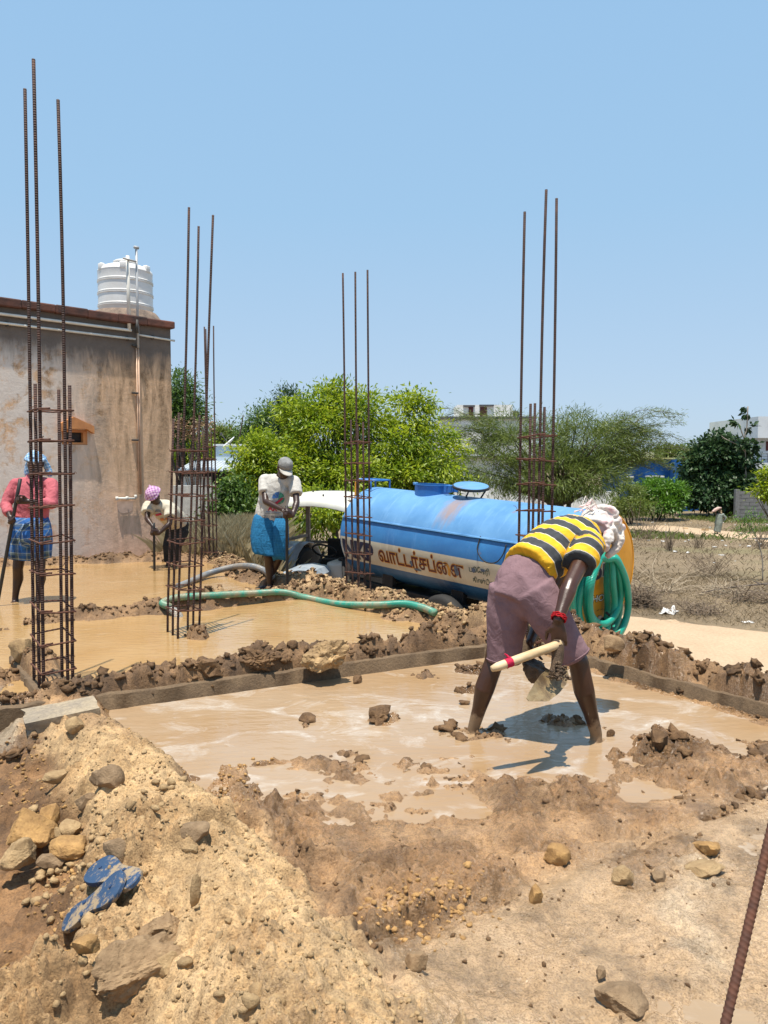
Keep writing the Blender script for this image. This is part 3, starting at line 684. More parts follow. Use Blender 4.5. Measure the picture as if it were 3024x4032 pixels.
scatter('soil_clods', np.clip(SCL, 0, 1) * (SY < 4.6), 1800, .0025, .012, ICO1, M_CLOD, 'small wet clods strewn over the near mud', amp=.6, power=3, sink=.5)
scatter('soil_crumbs', np.clip(SPALE, 0, 1) * (SY < 4.6), 6500, .002, .010, ICO1, M_PALE, 'pale dry crumbs on the spoil mound', power=3.2, amp=.5, sink=.4, angular=True)
scatter('soil_crumbs', np.clip(SPALE, 0, 1) * (SY < 4.6), 170, .010, .024, ICO2, M_PALE, 'larger dry lumps on the spoil mound', amp=.5, sink=.6, angular=True)
edge_w = np.exp(-(poly_dist(SX, SY, EDGE)[0] / .2) ** 2) * (SY > 6)
scatter('soil_crumbs', edge_w, 1800, .008, .036, ICO1, M_PALE, 'pale rubble on the bank beside the tanker', amp=.55, power=3)
lowleft = ((SX < -0.55) & (SY < 4.0) & (SPALE < .4)).astype(float)
scatter('soil_crumbs', lowleft, 1600, .003, .014, ICO1, M_ORANGE, 'ochre crumbs on the low ground at the left', power=3, amp=.45, angular=True)
nearfl = ((SX > -0.1) & (SY < 4.3) & (SPALE < .4) & (SCL < .6)).astype(float)
scatter('soil_crumbs', nearfl, 700, .0025, .010, ICO1, M_CLOD, 'bits of mud on the smeared floor', power=3.2, amp=.5)
gp = [GS(1620, 3560), GS(1760, 3570), GS(1880, 3520), GS(1500, 3600)]
gw = sum(np.exp(-(np.hypot(SX - p.x, SY - p.y) / r) ** 2) for p, r in zip(gp, (.11, .09, .07, .07)))
scatter('gravel', gw, 240, .004, .014, ICO2, M_ORANGE, 'little spill of broken ochre stone on the near mud', amp=.35, sink=.4, angular=True)
gw2 = np.exp(-(np.hypot(SX + 1.35, SY - 2.75) / .35) ** 2)
scatter('gravel', gw2, 220, .006, .024, ICO1, M_PALE, 'pale chips among the stones left of the mound', amp=.4, sink=.15, angular=True)

def rock_mesh(size, seed, nplane=11, sub=3, rough=.06):
    rs = np.random.default_rng(seed); V, F = (ICO4 if sub == 4 else ICO3); V = V.copy()
    N = rs.normal(size=(nplane, 3)); N /= np.linalg.norm(N, axis=1)[:, None]; H = rs.uniform(.62, 1.0, nplane)
    D = V @ N.T; r = np.min(np.where(D > .05, H / np.maximum(D, .05), 9), axis=1); r = np.minimum(r, 1.35)
    o = rs.uniform(0, 99, 3); P = V * 2.6 + o; r *= 1 + rough * 2 * fbm(P[:, 0], P[:, 1], P[:, 2], 3 if sub < 4 else 6, 5, .6)
    V = V * r[:, None] * (np.array(size) / 2)[None]; me = np_mesh('rock', V, F); smooth_by_angle(me, 32); return me
def rock(px, py, w, h, mat, label, rz=None, d=None, tilt=0.0, seed=None, name='rock', cat='rock', sink=.22, rough=.06, z=None):
    """stone whose foot stands at the pixel; w, h in photo pixels"""
    p = GS(px, py) if z is None else G(px, py, z); k = (p - camera.location).length / FPX; sd = seed if seed is not None else int(px * 7 + py)
    W, Hh = w * k, h * k; dep = d * k if d else W * .8
    o = obj(name, rock_mesh((W, dep, Hh * 1.15), sd, rough=rough, sub=4 if w > 110 else 3), mat)
    o.location = (p.x, p.y + dep * (.3 if z is None else .75), (p.z if z is None else z) + Hh * (.5 - sink * .6)); o.rotation_euler = (tilt, random.uniform(-.15, .15), rz if rz is not None else random.uniform(-.5, .5))
    tag(o, label, cat, 'stones lying about the plot'); return o
M_BIGST = mat_clod('weathered_boulder', (0.47, 0.32, 0.16), (0.23, 0.15, 0.08))
rock(1285, 2640, 150, 105, M_BIGST, 'big ochre boulder sitting on the cross beam', rz=.2, sink=.35, rough=.2, z=.13)
rock(790, 2668, 105, 62, M_CLOD, 'dark rounded clod on the cross beam left of the boulder', sink=.1, rough=.3, name='clod', cat='clod', z=.13)
rock(1000, 2650, 125, 64, M_CLOD, 'large lumpy brown clod on the cross beam', sink=.1, rough=.32, name='clod', cat='clod', z=.13)
rock(1490, 2850, 95, 58, M_CLOD, 'angular clod standing alone in the pale pool', tilt=.2, name='clod', cat='clod', rough=.25)
rock(1215, 2845, 72, 34, M_CLOD, 'small flat clod in the pale pool left of the angular one', name='clod', cat='clod')
rock(1405, 2695, 42, 34, M_CLOD, 'small dark clod at the foot of the cross beam', name='clod', cat='clod')
rock(1830, 2780, 40, 22, M_CLOD, 'small clod in the pool beside the digging man', name='clod', cat='clod')
rock(95, 3335, 150, 95, M_ORANGE, 'largest ochre stone at the left edge', sink=.15)
rock(178, 3265, 105, 70, M_ORANGE, 'chunky ochre stone right above the largest one at left')
rock(65, 3415, 125, 70, M_PALE, 'pale stone with flat top at the left edge')
rock(275, 3370, 120, 55, M_ORANGE, 'flat orange slab stone left of the mound')
rock(205, 3425, 90, 48, M_GREYSTONE, 'grey brown stone below the orange slab')
rock(195, 3305, 60, 40, M_PALE, 'small pale stone between the ochre stones')
rock(268, 3290, 80, 42, M_PALE, 'pale wedge stone beside the chips')
rock(330, 3190, 70, 50, M_GREYSTONE, 'pinkish grey stone at the foot of the mound')
rock(400, 3110, 110, 75, M_GREYSTONE, 'rounded grey stone on the crest of the mound', rough=.12)
rock(235, 3085, 90, 45, M_PALE, 'long pale stone lying against the left beam', rz=.6, d=40)
rock(300, 2885, 70, 48, M_PALE, 'pale cobble on the soil below the broken block')
rock(320, 3770, 110, 62, M_ORANGE, 'ochre stone below the blue sandals')
rock(315, 3812, 42, 34, M_PALE, 'small pale stone below the ochre stone by the sandals')
rock(648, 3830, 78, 62, M_PALE, 'pale lump beside the big slab at bottom left', rough=.1)
M_SLAB = mat_clod('pinkish_slab', (0.40, 0.275, 0.155), (0.24, 0.155, 0.085))
o = rock(490, 3930, 330, 130, M_SLAB, 'large slab of hardened earth at the bottom left', rz=.85, d=170, rough=.16, sink=.25, seed=5)
rock(640, 3730, 120, 90, M_SLAB, 'reddish lump behind the large slab', rough=.1, sink=.1)
rock(765, 3300, 105, 58, M_GREYSTONE, 'flat grey stone on the crest of the mound', rz=.5)
rock(460, 3400, 75, 95, M_GREYSTONE, 'upright dark slab leaning on the left side of the mound', tilt=-.35, d=30)
rock(770, 3570, 42, 100, M_PALE, 'pale finger shaped stone on the mound', rz=1.2)
rock(745, 3370, 55, 32, M_PALE, 'small light stone on the mound')
rock(2195, 3405, 80, 62, M_ORANGE, 'orange stone on the mud below the digging man')
rock(2110, 3560, 50, 80, M_ORANGE, 'narrow tan stone standing in the near mud', d=35)
rock(2800, 3375, 105, 50, M_ORANGE, 'orange brick like stone at the right')
rock(2785, 3455, 110, 36, M_PALE, 'flat pale stone below the orange one')
rock(2600, 3475, 52, 34, M_GREYSTONE, 'small split stone left of the flat pale one')
rock(2455, 3485, 70, 60, M_PALE, 'pale splintered stone in the dark hollow', rz=.8)
rock(2455, 3980, 135, 66, M_GREYSTONE, 'grey stone half sunk in the slurry at the bottom right')
rock(2370, 3855, 42, 38, M_GREYSTONE, 'little grey stone in the slurry')
rock(1640, 3830, 70, 62, M_SLAB, 'brown stone at the corner of the buried beam')
rock(2600, 2960, 75, 85, M_CLOD, 'upright reddish clod right of the digging man', name='clod', cat='clod', tilt=.2)
rock(2405, 2905, 30, 26, M_CLOD, 'little clod beside the digging man right heel', name='clod', cat='clod')
rock(2420, 2568, 75, 50, M_SLAB, 'rounded stone on the right beam below the hose coil', z=.22)
rock(60, 2600, 80, 60, M_BIGST, 'brown stone on the heap left of the tallest column', z=.12)
# broken concrete block by the tallest column
blk = bmesh.new(); bmesh.ops.create_cube(blk, size=1.0); bmesh.ops.subdivide_edges(blk, edges=list(blk.edges), cuts=5, use_grid_fill=True)
for v in blk.verts:
    c = v.co; n = 0.06 * vnoise(np.array([c.x * 4 + 3]), np.array([c.y * 4]), np.array([c.z * 4]), 3)[0]; k = 1 + n * (1.5 if c.x < 0 else .6); v.co = Vector((c.x * .36 * k, c.y * .19 * k, c.z * .095 * k + (c.x * -.02)))
me = bpy.data.meshes.new('concrete_block'); blk.to_mesh(me); blk.free(); smooth_by_angle(me, 30)
o = obj('concrete_block', me, mat_concrete('pale_block', (0.40, 0.315, 0.205), (0.22, 0.185, 0.145))); pb_ = GS(225, 2800); o.location = (pb_.x + .03, pb_.y, .11); o.rotation_euler = (.1, -.12, R(30)); tag(o, 'broken concrete block lying at the foot of the tallest rebar column', 'concrete block')
# ================================================================== REBAR COLUMNS
def mat_rust():
    m, nt, b = mat_new('rusty_steel')
    n = nnoise(nt, 14, 6, 0.6); r = ramp(nt, n.outputs['Fac'], [(0.3, (0.028, 0.014, 0.011)), (0.55, (0.055, 0.024, 0.017)), (0.78, (0.11, 0.046, 0.027))])
    lk(nt, r.outputs[0], b.inputs['Base Color']); b.inputs['Roughness'].default_value = 0.75; b.inputs['Metallic'].default_value = 0.15
    w = nt.nodes.new('ShaderNodeTexWave'); w.bands_direction = 'Z'; w.inputs['Scale'].default_value = 22; w.inputs['Distortion'].default_value = 0.4
    lk(nt, mapping(nt, (0.5, 0.5, 1)), w.inputs[0]); bump(nt, b, w.outputs['Fac'], 0.8, 0.004); return m
M_RUST = mat_rust()
M_RUST2 = simple('rusty_wire', (0.14, 0.052, 0.027), 0.8, 0.1, scale=40, c2=(0.055, 0.023, 0.015))
def column(base, yaw, tops, shorts, spacing, n_st, label, w=0.172, L=0.36, r=0.0105, lean=(0, 0), z_first=0.1, mid=True, order=None):
    """six bars on a w x L rectangle (w along u, L along v), three of them long; stirrups every 'spacing'"""
    root = empty('rebar_column', base, yaw); tag(root, label, 'rebar column', 'rebar columns standing on the plinth')
    spots = [(0, 0), (w, 0), (0, L / 2), (w, L / 2), (0, L), (w, L)]
    lean = Vector((lean[0], lean[1]))
    for k, (x, y) in enumerate(spots):
        H = tops[k]
        jx, jy = random.uniform(-.004, .004), random.uniform(-.004, .004); pts = []
        N = max(3, int(H / 0.35)); bend = (random.uniform(-.02, .02), random.uniform(-.02, .02))
        for i in range(N + 1):
            z = -0.25 + (H + 0.25) * i / N; s = max(0, z); q = (max(0, z - 1.9) / 2) ** 2
            pts.append((x + jx + lean.x * s + bend[0] * q, y + jy + lean.y * s + bend[1] * q, z))
        mb = MB().tube(pts, r, 8); mb.build('rebar', M_RUST, root, smooth=True)
    for i in range(n_st):
        z = z_first + i * spacing + random.uniform(-.02, .02); e = r + 0.006; t1, t2 = random.uniform(-.014, .014), random.uniform(-.014, .014)
        c = [(-e, -e), (w + e, -e), (w + e, L + e), (-e, L + e)]
        pts = [Vector((x + lean.x * z, y + lean.y * z, z + t1 * (x / w - .5) + t2 * (y / L - .5))) for x, y in c]
        pth = [pts[0], pts[1], pts[2], pts[3], pts[0] + Vector((0, 0, .009)), pts[0].lerp(pts[1], .35) + Vector((0, .004, .012))]
        fine = []
        for a, b2 in zip(pth[:-1], pth[1:]):
            for k in range(4): fine.append(a.lerp(b2, k / 4) + Vector((0, 0, random.uniform(-.0025, .0025))))
        fine.append(pth[-1])
        st = MB().tube(fine, 0.0058, 6).build('stirrup', M_RUST2, root, smooth=True)
        tie = MB()
        for (x, y) in random.sample(spots, 3):                               # twisted tie wires with loose ends
            p = Vector((x + lean.x * z, y + lean.y * z, z)); a = random.uniform(0, 6.28); d = Vector((math.cos(a), math.sin(a), random.uniform(-.3, 1.0)))
            tie.tube([p + d * .008, p + d * .02, p + d * .03 + Vector((0, 0, .012)), p + d * random.uniform(.035, .06)], 0.002, 4)
        tie.build('tie_wire', M_RUST2, st)
    return root
def ztop(px, py, y): return AT(px, py, y).z
SITE_YAW = R(33)
def col_at(px, py, z): p = G(px, py, z); return (p.x, p.y, 0)
# near left column: bars in order front-left, front-right, mid-left, mid-right, back-left, back-right
p = col_at(172, 2745, .05)
column(p, SITE_YAW, [ztop(140, 235, p[1]), ztop(0, 1512, p[1]), ztop(0, 1501, p[1]), ztop(228, 320, p[1]), ztop(95, 350, p[1] + .3), ztop(0, 1523, p[1] + .2)], None, .205, 9,
       'tallest rusty rebar column, at the left edge in front of the man in pink', lean=(0.012, -0.012), z_first=.19)
p = col_at(700, 2520, 0.0)
column(p, SITE_YAW, [ztop(742, 817, p[1]), ztop(853, 831, p[1]), ztop(0, 1620, p[1]), ztop(0, 1627, p[1]), ztop(0, 1640, p[1]), ztop(784, 838, p[1])], None, .2, 8,
       'rusty rebar column rising from the middle pool beside the green hose end', w=.185, L=.3, lean=(0.04, -0.024), z_first=.22)
p = col_at(822, 2205, 0.05)
column(p, SITE_YAW, [ztop(0, 1287, p[1]), ztop(0, 1280, p[1]), ztop(0, 1690, p[1]), ztop(0, 1685, p[1]), ztop(0, 1700, p[1]), ztop(0, 1280, p[1])], None, .2, 9,
       'farthest rusty rebar column, at the back edge of the plot near the grass', w=.13, L=.3, z_first=.15, lean=(-0.004, 0.002))
p = col_at(1412, 2345, 0.1)
column(p, SITE_YAW, [ztop(1404, 1072, p[1]), ztop(1449, 1055, p[1]), ztop(0, 1650, p[1]), ztop(0, 1658, p[1]), ztop(1382, 1057, p[1]), ztop(0, 1666, p[1])], None, .2, 9,
       'rusty rebar column in front of the nose of the blue tank', w=.15, L=.24, lean=(-0.008, 0.002), z_first=.12)
p = col_at(2112, 2525, 0.1)
column(p, SITE_YAW, [ztop(2129, 747, p[1]), ztop(2158, 766, p[1]), ztop(0, 1586, p[1]), ztop(0, 1596, p[1]), ztop(2060, 802, p[1]), ztop(0, 1577, p[1])], None, .2, 9,
       'rusty rebar column behind the bent man in the striped shirt', w=.15, L=.22, lean=(0.004, -0.002), z_first=.12)
# single ribbed bar near the lens, bottom right
def ribbed(a, b, r, label):
    a, b = Vector(a), Vector(b); d = (b - a); n = int(d.length / 0.0018); V = []; F = []; t = d.normalized(); s = t.orthogonal().normalized(); o = t.cross(s); K = 14
    for i in range(n + 1):
        c = a + d * (i / n)
        for k in range(K):
            an = 2 * math.pi * k / K; ph = (i * 0.0018 / 0.0105 + (k / K) * 1.0) % 1.0
            rr = r * (1 + 0.13 * (ph < 0.36) * (abs(math.sin(an)) > 0.2) + 0.10 * (abs(math.sin(an)) < 0.16))
            V.append(c + s * rr * math.cos(an) + o * rr * math.sin(an))
    for i in range(n):
        for k in range(K): F.append((i * K + k, i * K + (k + 1) % K, (i + 1) * K + (k + 1) % K, (i + 1) * K + k))
    F.append(tuple(range(K - 1, -1, -1))); F.append(tuple(n * K + k for k in range(K)))
    ob = obj('rebar', np_mesh('rebar', V, F, True), M_RUST2); tag(ob, label, 'rebar')
q0 = AT(2835, 4120, 1.35); q1 = AT(3085, 3060, 1.55); dd = (q1 - q0)
ribbed(q0 - dd * 0.45, q1 + dd * 0.7, 0.0085, 'single ribbed steel bar sticking up at the bottom right corner')
# ================================================================== THE OLD HOUSE WITH THE ROOF TANK
HC = AT(680, 1825, 13.6); HYAW = math.atan2(2.0, 2.06)
HTOP = ztop(680, 1282, 13.6)
house = empty('house', (HC.x, HC.y, 0), HYAW)
tag(house, 'weathered peach plastered house with stained flat roofed wall', 'house')
def HL(px, py, off=0.0):
    """pixel -> (along, height) on the house's wall plane (local x, z)"""
    d = ray(px, py); n = Vector((math.sin(HYAW), -math.cos(HYAW), 0)); o = Vector((HC.x, HC.y, 0)) + n * off
    t = (o - Vector((0, 0, CAM_Z))).dot(n) / d.dot(n); p = Vector((0, 0, CAM_Z)) + d * t - o
    return p.x * math.cos(HYAW) + p.y * math.sin(HYAW), p.z
def mat_plaster():
    m, nt, b = mat_new('stained_plaster')
    tc = nt.nodes.new('ShaderNodeTexCoord'); sx = nt.nodes.new('ShaderNodeSeparateXYZ'); lk(nt, tc.outputs['Object'], sx.inputs[0])
    streak = nnoise(nt, 2.6, 9, 0.72, vec=mapping(nt, (1.6, 1.6, 0.3)), dist=.4); fine = nnoise(nt, 8, 10, 0.78); patch = nnoise(nt, 2.1, 10, 0.76, dist=0.3)
    base = ramp(nt, fine.outputs['Fac'], [(0.3, (0.60, 0.375, 0.215)), (0.7, (0.74, 0.50, 0.32))])
    def mrange(inp, a, c, lo=0.0, hi=1.0):
        mr = nt.nodes.new('ShaderNodeMapRange'); mr.inputs[1].default_value = a; mr.inputs[2].default_value = c; mr.inputs[3].default_value = lo; mr.inputs[4].default_value = hi
        lk(nt, inp, mr.inputs[0]); return mr.outputs[0]
    def mth(op, a, c):
        mm = nt.nodes.new('ShaderNodeMath'); mm.operation = op
        for s, v in ((mm.inputs[0], a), (mm.inputs[1], c)):
            if hasattr(v, 'node'): lk(nt, v, s)
            else: s.default_value = v
        return mm.outputs[0]
    # pinker, fresher paint low down
    c = mixc(nt, mrange(sx.outputs['Z'], 1.3, -0.2), base.outputs[0], (0.78, 0.51, 0.375))
    # brown weather streaks, strongest at the top right
    st = ramp(nt, streak.outputs['Fac'], [(0.42, 0.0), (0.58, 1.0)])
    hz = mrange(sx.outputs['Z'], -0.1, 2.6, 0.3, 1.0)
    k = mth('MULTIPLY', st.outputs[0], hz)
    f2 = ramp(nt, fine.outputs['Fac'], [(0.35, 0.25), (0.58, 1.0)]); k = mth('MULTIPLY', k, f2.outputs[0])
    c = mixc(nt, k, c, (0.20, 0.125, 0.065))
    # whitewash showing through on the left
    lf = mrange(sx.outputs['X'], -1.0, -2.3); pz = ramp(nt, patch.outputs['Fac'], [(0.40, 0.0), (0.49, 0.95)])
    c = mixc(nt, mth('MULTIPLY', lf, pz.outputs[0]), c, mixc(nt, fine.outputs['Fac'], (0.50, 0.43, 0.37), (0.82, 0.75, 0.68)))
    sp = ramp(nt, patch.outputs['Fac'], [(0.66, 0.0), (0.69, 0.8)]); c = mixc(nt, mth('MULTIPLY', sp.outputs[0], mrange(sx.outputs['Z'], 0.6, 1.4)), c, (0.62, 0.56, 0.50))
    # soot under the parapet
    tp = mrange(sx.outputs['Z'], HTOP - 1.15, HTOP - 0.25); tp2 = ramp(nt, mth('ADD', mth('MULTIPLY', tp, 0.75), mth('MULTIPLY', streak.outputs['Fac'], 0.55)), [(0.52, 0.0), (0.8, 0.97)])
    c = mixc(nt, tp2.outputs[0], c, mixc(nt, fine.outputs['Fac'], (0.07, 0.058, 0.05), (0.2, 0.165, 0.14)))
    lk(nt, c, b.inputs['Base Color']); b.inputs['Roughness'].default_value = 0.92
    ad = mth('ADD', mth('MULTIPLY', fine.outputs['Fac'], 0.6), mth('MULTIPLY', patch.outputs['Fac'], 0.8)); bump(nt, b, ad, 0.6, 0.03)
    return m
M_PLASTER = mat_plaster()
M_CAP = simple('red_oxide_paint', (0.17, 0.065, 0.042), 0.9, scale=4, c2=(0.035, 0.024, 0.022), bmp=.6, bscale=30)
M_PVC = simple('pvc_pipe', (0.72, 0.70, 0.64), 0.45, scale=6, c2=(0.55, 0.52, 0.46))
M_PVCGREY = simple('grey_pipe', (0.42, 0.43, 0.44), 0.45, scale=8)
M_PEACH = simple('painted_pipe', (0.62, 0.41, 0.28), 0.6, scale=9, c2=(0.45, 0.29, 0.19))
M_CLIP = simple('dark_clip', (0.06, 0.055, 0.05), 0.7)
M_ORANGEP = simple('orange_paint', (0.58, 0.25, 0.085), 0.8, scale=7, c2=(0.40, 0.16, 0.06))
M_SLAT = simple('dirty_glass_slat', (0.045, 0.048, 0.052), 0.35, scale=9, c2=(0.022, 0.022, 0.024))
WX0, WZ1 = HL(242, 1690); WX1, WZ0 = HL(345, 1752)                      # window opening
def house_wall():
    xs = [-7.0, WX0, WX1, 0.0]; zs = [-1.35, WZ0, WZ1, HTOP]; T = 0.23; mb = MB()
    for i in range(3):
        for k in range(3):
            if i == 1 and k == 1: continue
            mb.add([(xs[i], 0, zs[k]), (xs[i + 1], 0, zs[k]), (xs[i + 1], 0, zs[k + 1]), (xs[i], 0, zs[k + 1])], [(0, 1, 2, 3)])
    for (a, c) in (((xs[1], zs[1]), (xs[2], zs[1])), ((xs[2], zs[1]), (xs[2], zs[2])), ((xs[2], zs[2]), (xs[1], zs[2])), ((xs[1], zs[2]), (xs[1], zs[1]))):
        mb.add([(a[0], 0, a[1]), (a[0], T, a[1]), (c[0], T, c[1]), (c[0], 0, c[1])], [(0, 1, 2, 3)])
    D = 5.0
    mb.add([(0, 0, -1.35), (0, D, -1.35), (0, D, HTOP), (0, 0, HTOP)], [(0, 1, 2, 3)])
    mb.add([(-7, 0, -1.35), (-7, D, -1.35), (-7, D, HTOP), (-7, 0, HTOP)], [(3, 2, 1, 0)])
    mb.add([(-7, D, -1.35), (0, D, -1.35), (0, D, HTOP), (-7, D, HTOP)], [(3, 2, 1, 0)])
    mb.build('wall', M_PLASTER, house)
    MB().box((-3.5, 2.5, HTOP - .45), (6.99, 4.99, .12)).build('roof', M_CONC, house)
    MB().box((-3.5, T + .02, (WZ0 + WZ1) / 2), (2.0, 0.02, 1.2)).build('dark_room', M_CLIP, house)
house_wall()
# parapet cap of red oxide
cap = MB()
for i in range(14):
    x0, x1 = -7.1 + i * .51, -7.1 + (i + 1) * .51 - .004
    cap.box(((x0 + x1) / 2, .08, HTOP + random.uniform(-.006, .006)), (x1 - x0 + .008, .36, .13 + random.uniform(-.012, .012)), bev=.02)
cap.build('parapet_cap', M_CAP, house)
# window: hood, frame, louvre slats
wx, wz = (WX0 + WX1) / 2, WZ1; ww = WX1 - WX0
hd = MB(); hx0, hx1 = WX0 - .06, WX1 + .08; apx = (hx0 + hx1) / 2 - .05
for y0, y1 in ((-.09, -.02),):
    poly = [(hx0, wz - .05), (hx0 + .12, wz + .01), (hx1 - .12, wz + .01), (hx1, wz - .06), (hx1, wz + .06), (apx, wz + .2), (hx0, wz + .08)]
    V = [(x, y0, z) for x, z in poly] + [(x, .0 - .003, z) for x, z in poly]; n = len(poly)
    hd.add(V, [tuple(range(n)), tuple(range(2 * n - 1, n - 1, -1))] + [(i, n + i, n + (i + 1) % n, (i + 1) % n) for i in range(n)])
win = MB()
for (cx, cz, dx, dz) in ((WX0 + .02, (WZ0 + WZ1) / 2, .04, WZ1 - WZ0), (WX1 - .03, (WZ0 + WZ1) / 2, .07, WZ1 - WZ0), (wx, WZ0 + .02, ww - .1, .04), (wx, WZ1 - .02, ww - .1, .05)): win.box((cx, .06, cz), (dx, .1, dz - .004), bev=.006)
wino = win.build('window', M_ORANGEP, house)
hd.build('hood', M_ORANGEP, wino)
for k in range(6):
    z = WZ0 + .06 + (WZ1 - WZ0 - .1) * (k + .5) / 6
    MB().box((wx - .01, .1, z), (ww - .12, .008, (WZ1 - WZ0) / 5.2), Matrix.Rotation(R(28), 3, 'X')).build('slat', M_SLAT, wino)
# pipes
def hpipe(pts, r, mat, name='pipe', off=-.05, sm=False):
    P = [Vector((x, off, z)) for x, z in pts]
    return MB().tube(smooth_path(P, 5) if sm else P, r, 10).build(name, mat, house, smooth=True)
a0, a1 = HL(-260, 1205), HL(505, 1302); hpipe([a0, a1, (a1[0] + .03, a1[1])], .024, M_PVC)
up0 = HL(503, 1300); up1 = HL(500, 1010); hpipe([up0, (up0[0], up1[1])], .03, M_PVC, 'standpipe')
b0, b1 = HL(-260, 1242), HL(528, 1337); hpipe([b0, b1], .02, M_PVC)
c0, c1 = HL(540, 1320), HL(682, 1343); hpipe([c0, c1], .018, M_PVC)
v0, v1 = HL(529, 985), HL(529, 1370); hpipe([(v0[0], v0[1]), (v0[0], v1[1])], .02, M_PVCGREY, 'vent_pipe', off=-.07)
t0 = HL(529, 978); hpipe([(t0[0] - .04, t0[1]), (t0[0] + .04, t0[1])], .025, M_PVCGREY, 'vent_cap', off=-.07)
e0, e1 = HL(475, 1020), HL(526, 1034); hpipe([e0, e1], .016, M_PVCGREY, 'inlet_pipe', off=-.09)
d1 = HL(526, 1945)
for dx in (-.012, .024):
    hpipe([(v0[0] + dx, v1[1]), (v0[0] + dx, d1[1])], .013, M_PEACH, 'down_pipe', off=-.025)
f0, f1 = HL(455, 1962), HL(528, 1962); hpipe([f0, f1], .018, M_PVC, 'tap_pipe', off=-.05)
for px, py in ((455, 1962), (495, 1961), (528, 1955)):
    q = HL(px, py); MB().tube([(q[0], -.05, q[1] - .03), (q[0], -.05, q[1] + .03)], .024, 10).build('elbow', M_PVC, house, smooth=True)
for py in (1362, 1548, 1733): q = HL(528, py); MB().box((q[0] + .004, -.03, q[1]), (.11, .05, .028), bev=.005).build('pipe_clip', M_CLIP, house)
for px, py in ((512, 1272), (118, 1258), (25, 1276), (250, 1272), (598, 1328), (500, 1333)):
    q = HL(px, py); MB().box((q[0], -.03, q[1] - .0), (.03, .06, .07), bev=.004).build('pipe_clip', M_CLIP, house)
q = HL(530, 1290); MB().tube([(q[0], -.08, q[1] + .12), (q[0], -.08, q[1] - .1)], .03, 10).build('valve', M_CLIP, house, smooth=True)
# plaster scar where a basin hung below the tap
s0, s1 = HL(460, 1975), HL(525, 2012)
MB().add([(s0[0], -.004, s0[1]), (s0[0] + .01, -.004, s1[1]), (s0[0] + .1, -.004, s1[1] - .03), (s1[0] - .1, -.004, s1[1] - .02), (s1[0] - .02, -.004, s1[1]), (s1[0], -.004, s0[1])], [(0, 1, 2, 3, 4, 5)]).build('plaster_scar', simple('grey_scar', (.60, .43, .33), .9, scale=12, c2=(.45, .31, .23)), house)
# concrete base under the tank (part of the house)
TKX = HL(490, 1230, -1.1)[0]; base = MB()
tz = HTOP + .10
TY = (Matrix.Translation((HC.x, HC.y, 0)) @ Matrix.Rotation(HYAW, 4, 'Z') @ Vector((TKX, 1.1, 0))).y
tz = ztop(480, 1232, TY) - .12
base.lathe([(.66, -.72), (.65, -.06), (.62, .0), (.57, .07), (.53, .115)], (TKX + .03, 1.1, tz + .0), 28)
base.box((TKX - .22, .98, tz - .42), (1.25, 1.15, .52), bev=.03)
bo = base.build('tank_plinth', mat_concrete('sooty_concrete', (0.34, 0.24, 0.17), (0.10, 0.075, 0.06)), house); smooth_by_angle(bo.data, 40)
# --- the roof water tank
wp = house.matrix_basis @ Vector((0, 0, 0)); HM = Matrix.Translation((HC.x, HC.y, 0)) @ Matrix.Rotation(HYAW, 4, 'Z')
tk = empty('water_tank', HM @ Vector((TKX + .03, 1.1, tz + .12)), HYAW); tag(tk, 'white ribbed plastic water tank standing on the house roof', 'water tank')
TR = .475; TH = ztop(480, 1048, TY) - (tz + .12); prof = [(TR * .97, 0)]
def rib(z): return [(TR, z - .03), (TR * 1.025, z - .018), (TR * 1.025, z - .006), (TR * 1.0, z), (TR * 1.025, z + .006), (TR * 1.025, z + .018), (TR, z + .03)]
for zz in (.10, .33, .56): prof += rib(zz * TH / .88)
prof += [(TR, TH * .83), (TR * 1.01, TH * .85), (TR * .99, TH * .88), (TR * .90, TH * .94), (TR * .7, TH * .985), (TR * .45, TH), (TR * .42, TH), (TR * .42, TH + .04), (TR * .38, TH + .07), (TR * .1, TH + .085)]
M_TANKW = simple('white_tank_plastic', (0.74, 0.73, 0.71), 0.4, scale=3, c2=(0.60, 0.58, 0.55))
to = MB().lathe(prof, n=48).build('shell', M_TANKW, tk, smooth=True); smooth_by_angle(to.data, 35)
MB().lathe([(TR * .43, 0), (TR * .43, .03), (TR * .36, .05), (TR * .05, .06)], (0, 0, TH + .045), 32).build('lid', M_TANKW, tk, smooth=True)
for k in range(6):
    a = 2 * math.pi * k / 6; MB().box((TR * .93 * math.cos(a), TR * .93 * math.sin(a), TH * .90), (.09, .12, .13), Matrix.Rotation(a, 3, 'Z'), bev=.02).build('shoulder_lug', M_TANKW, tk, smooth=True)
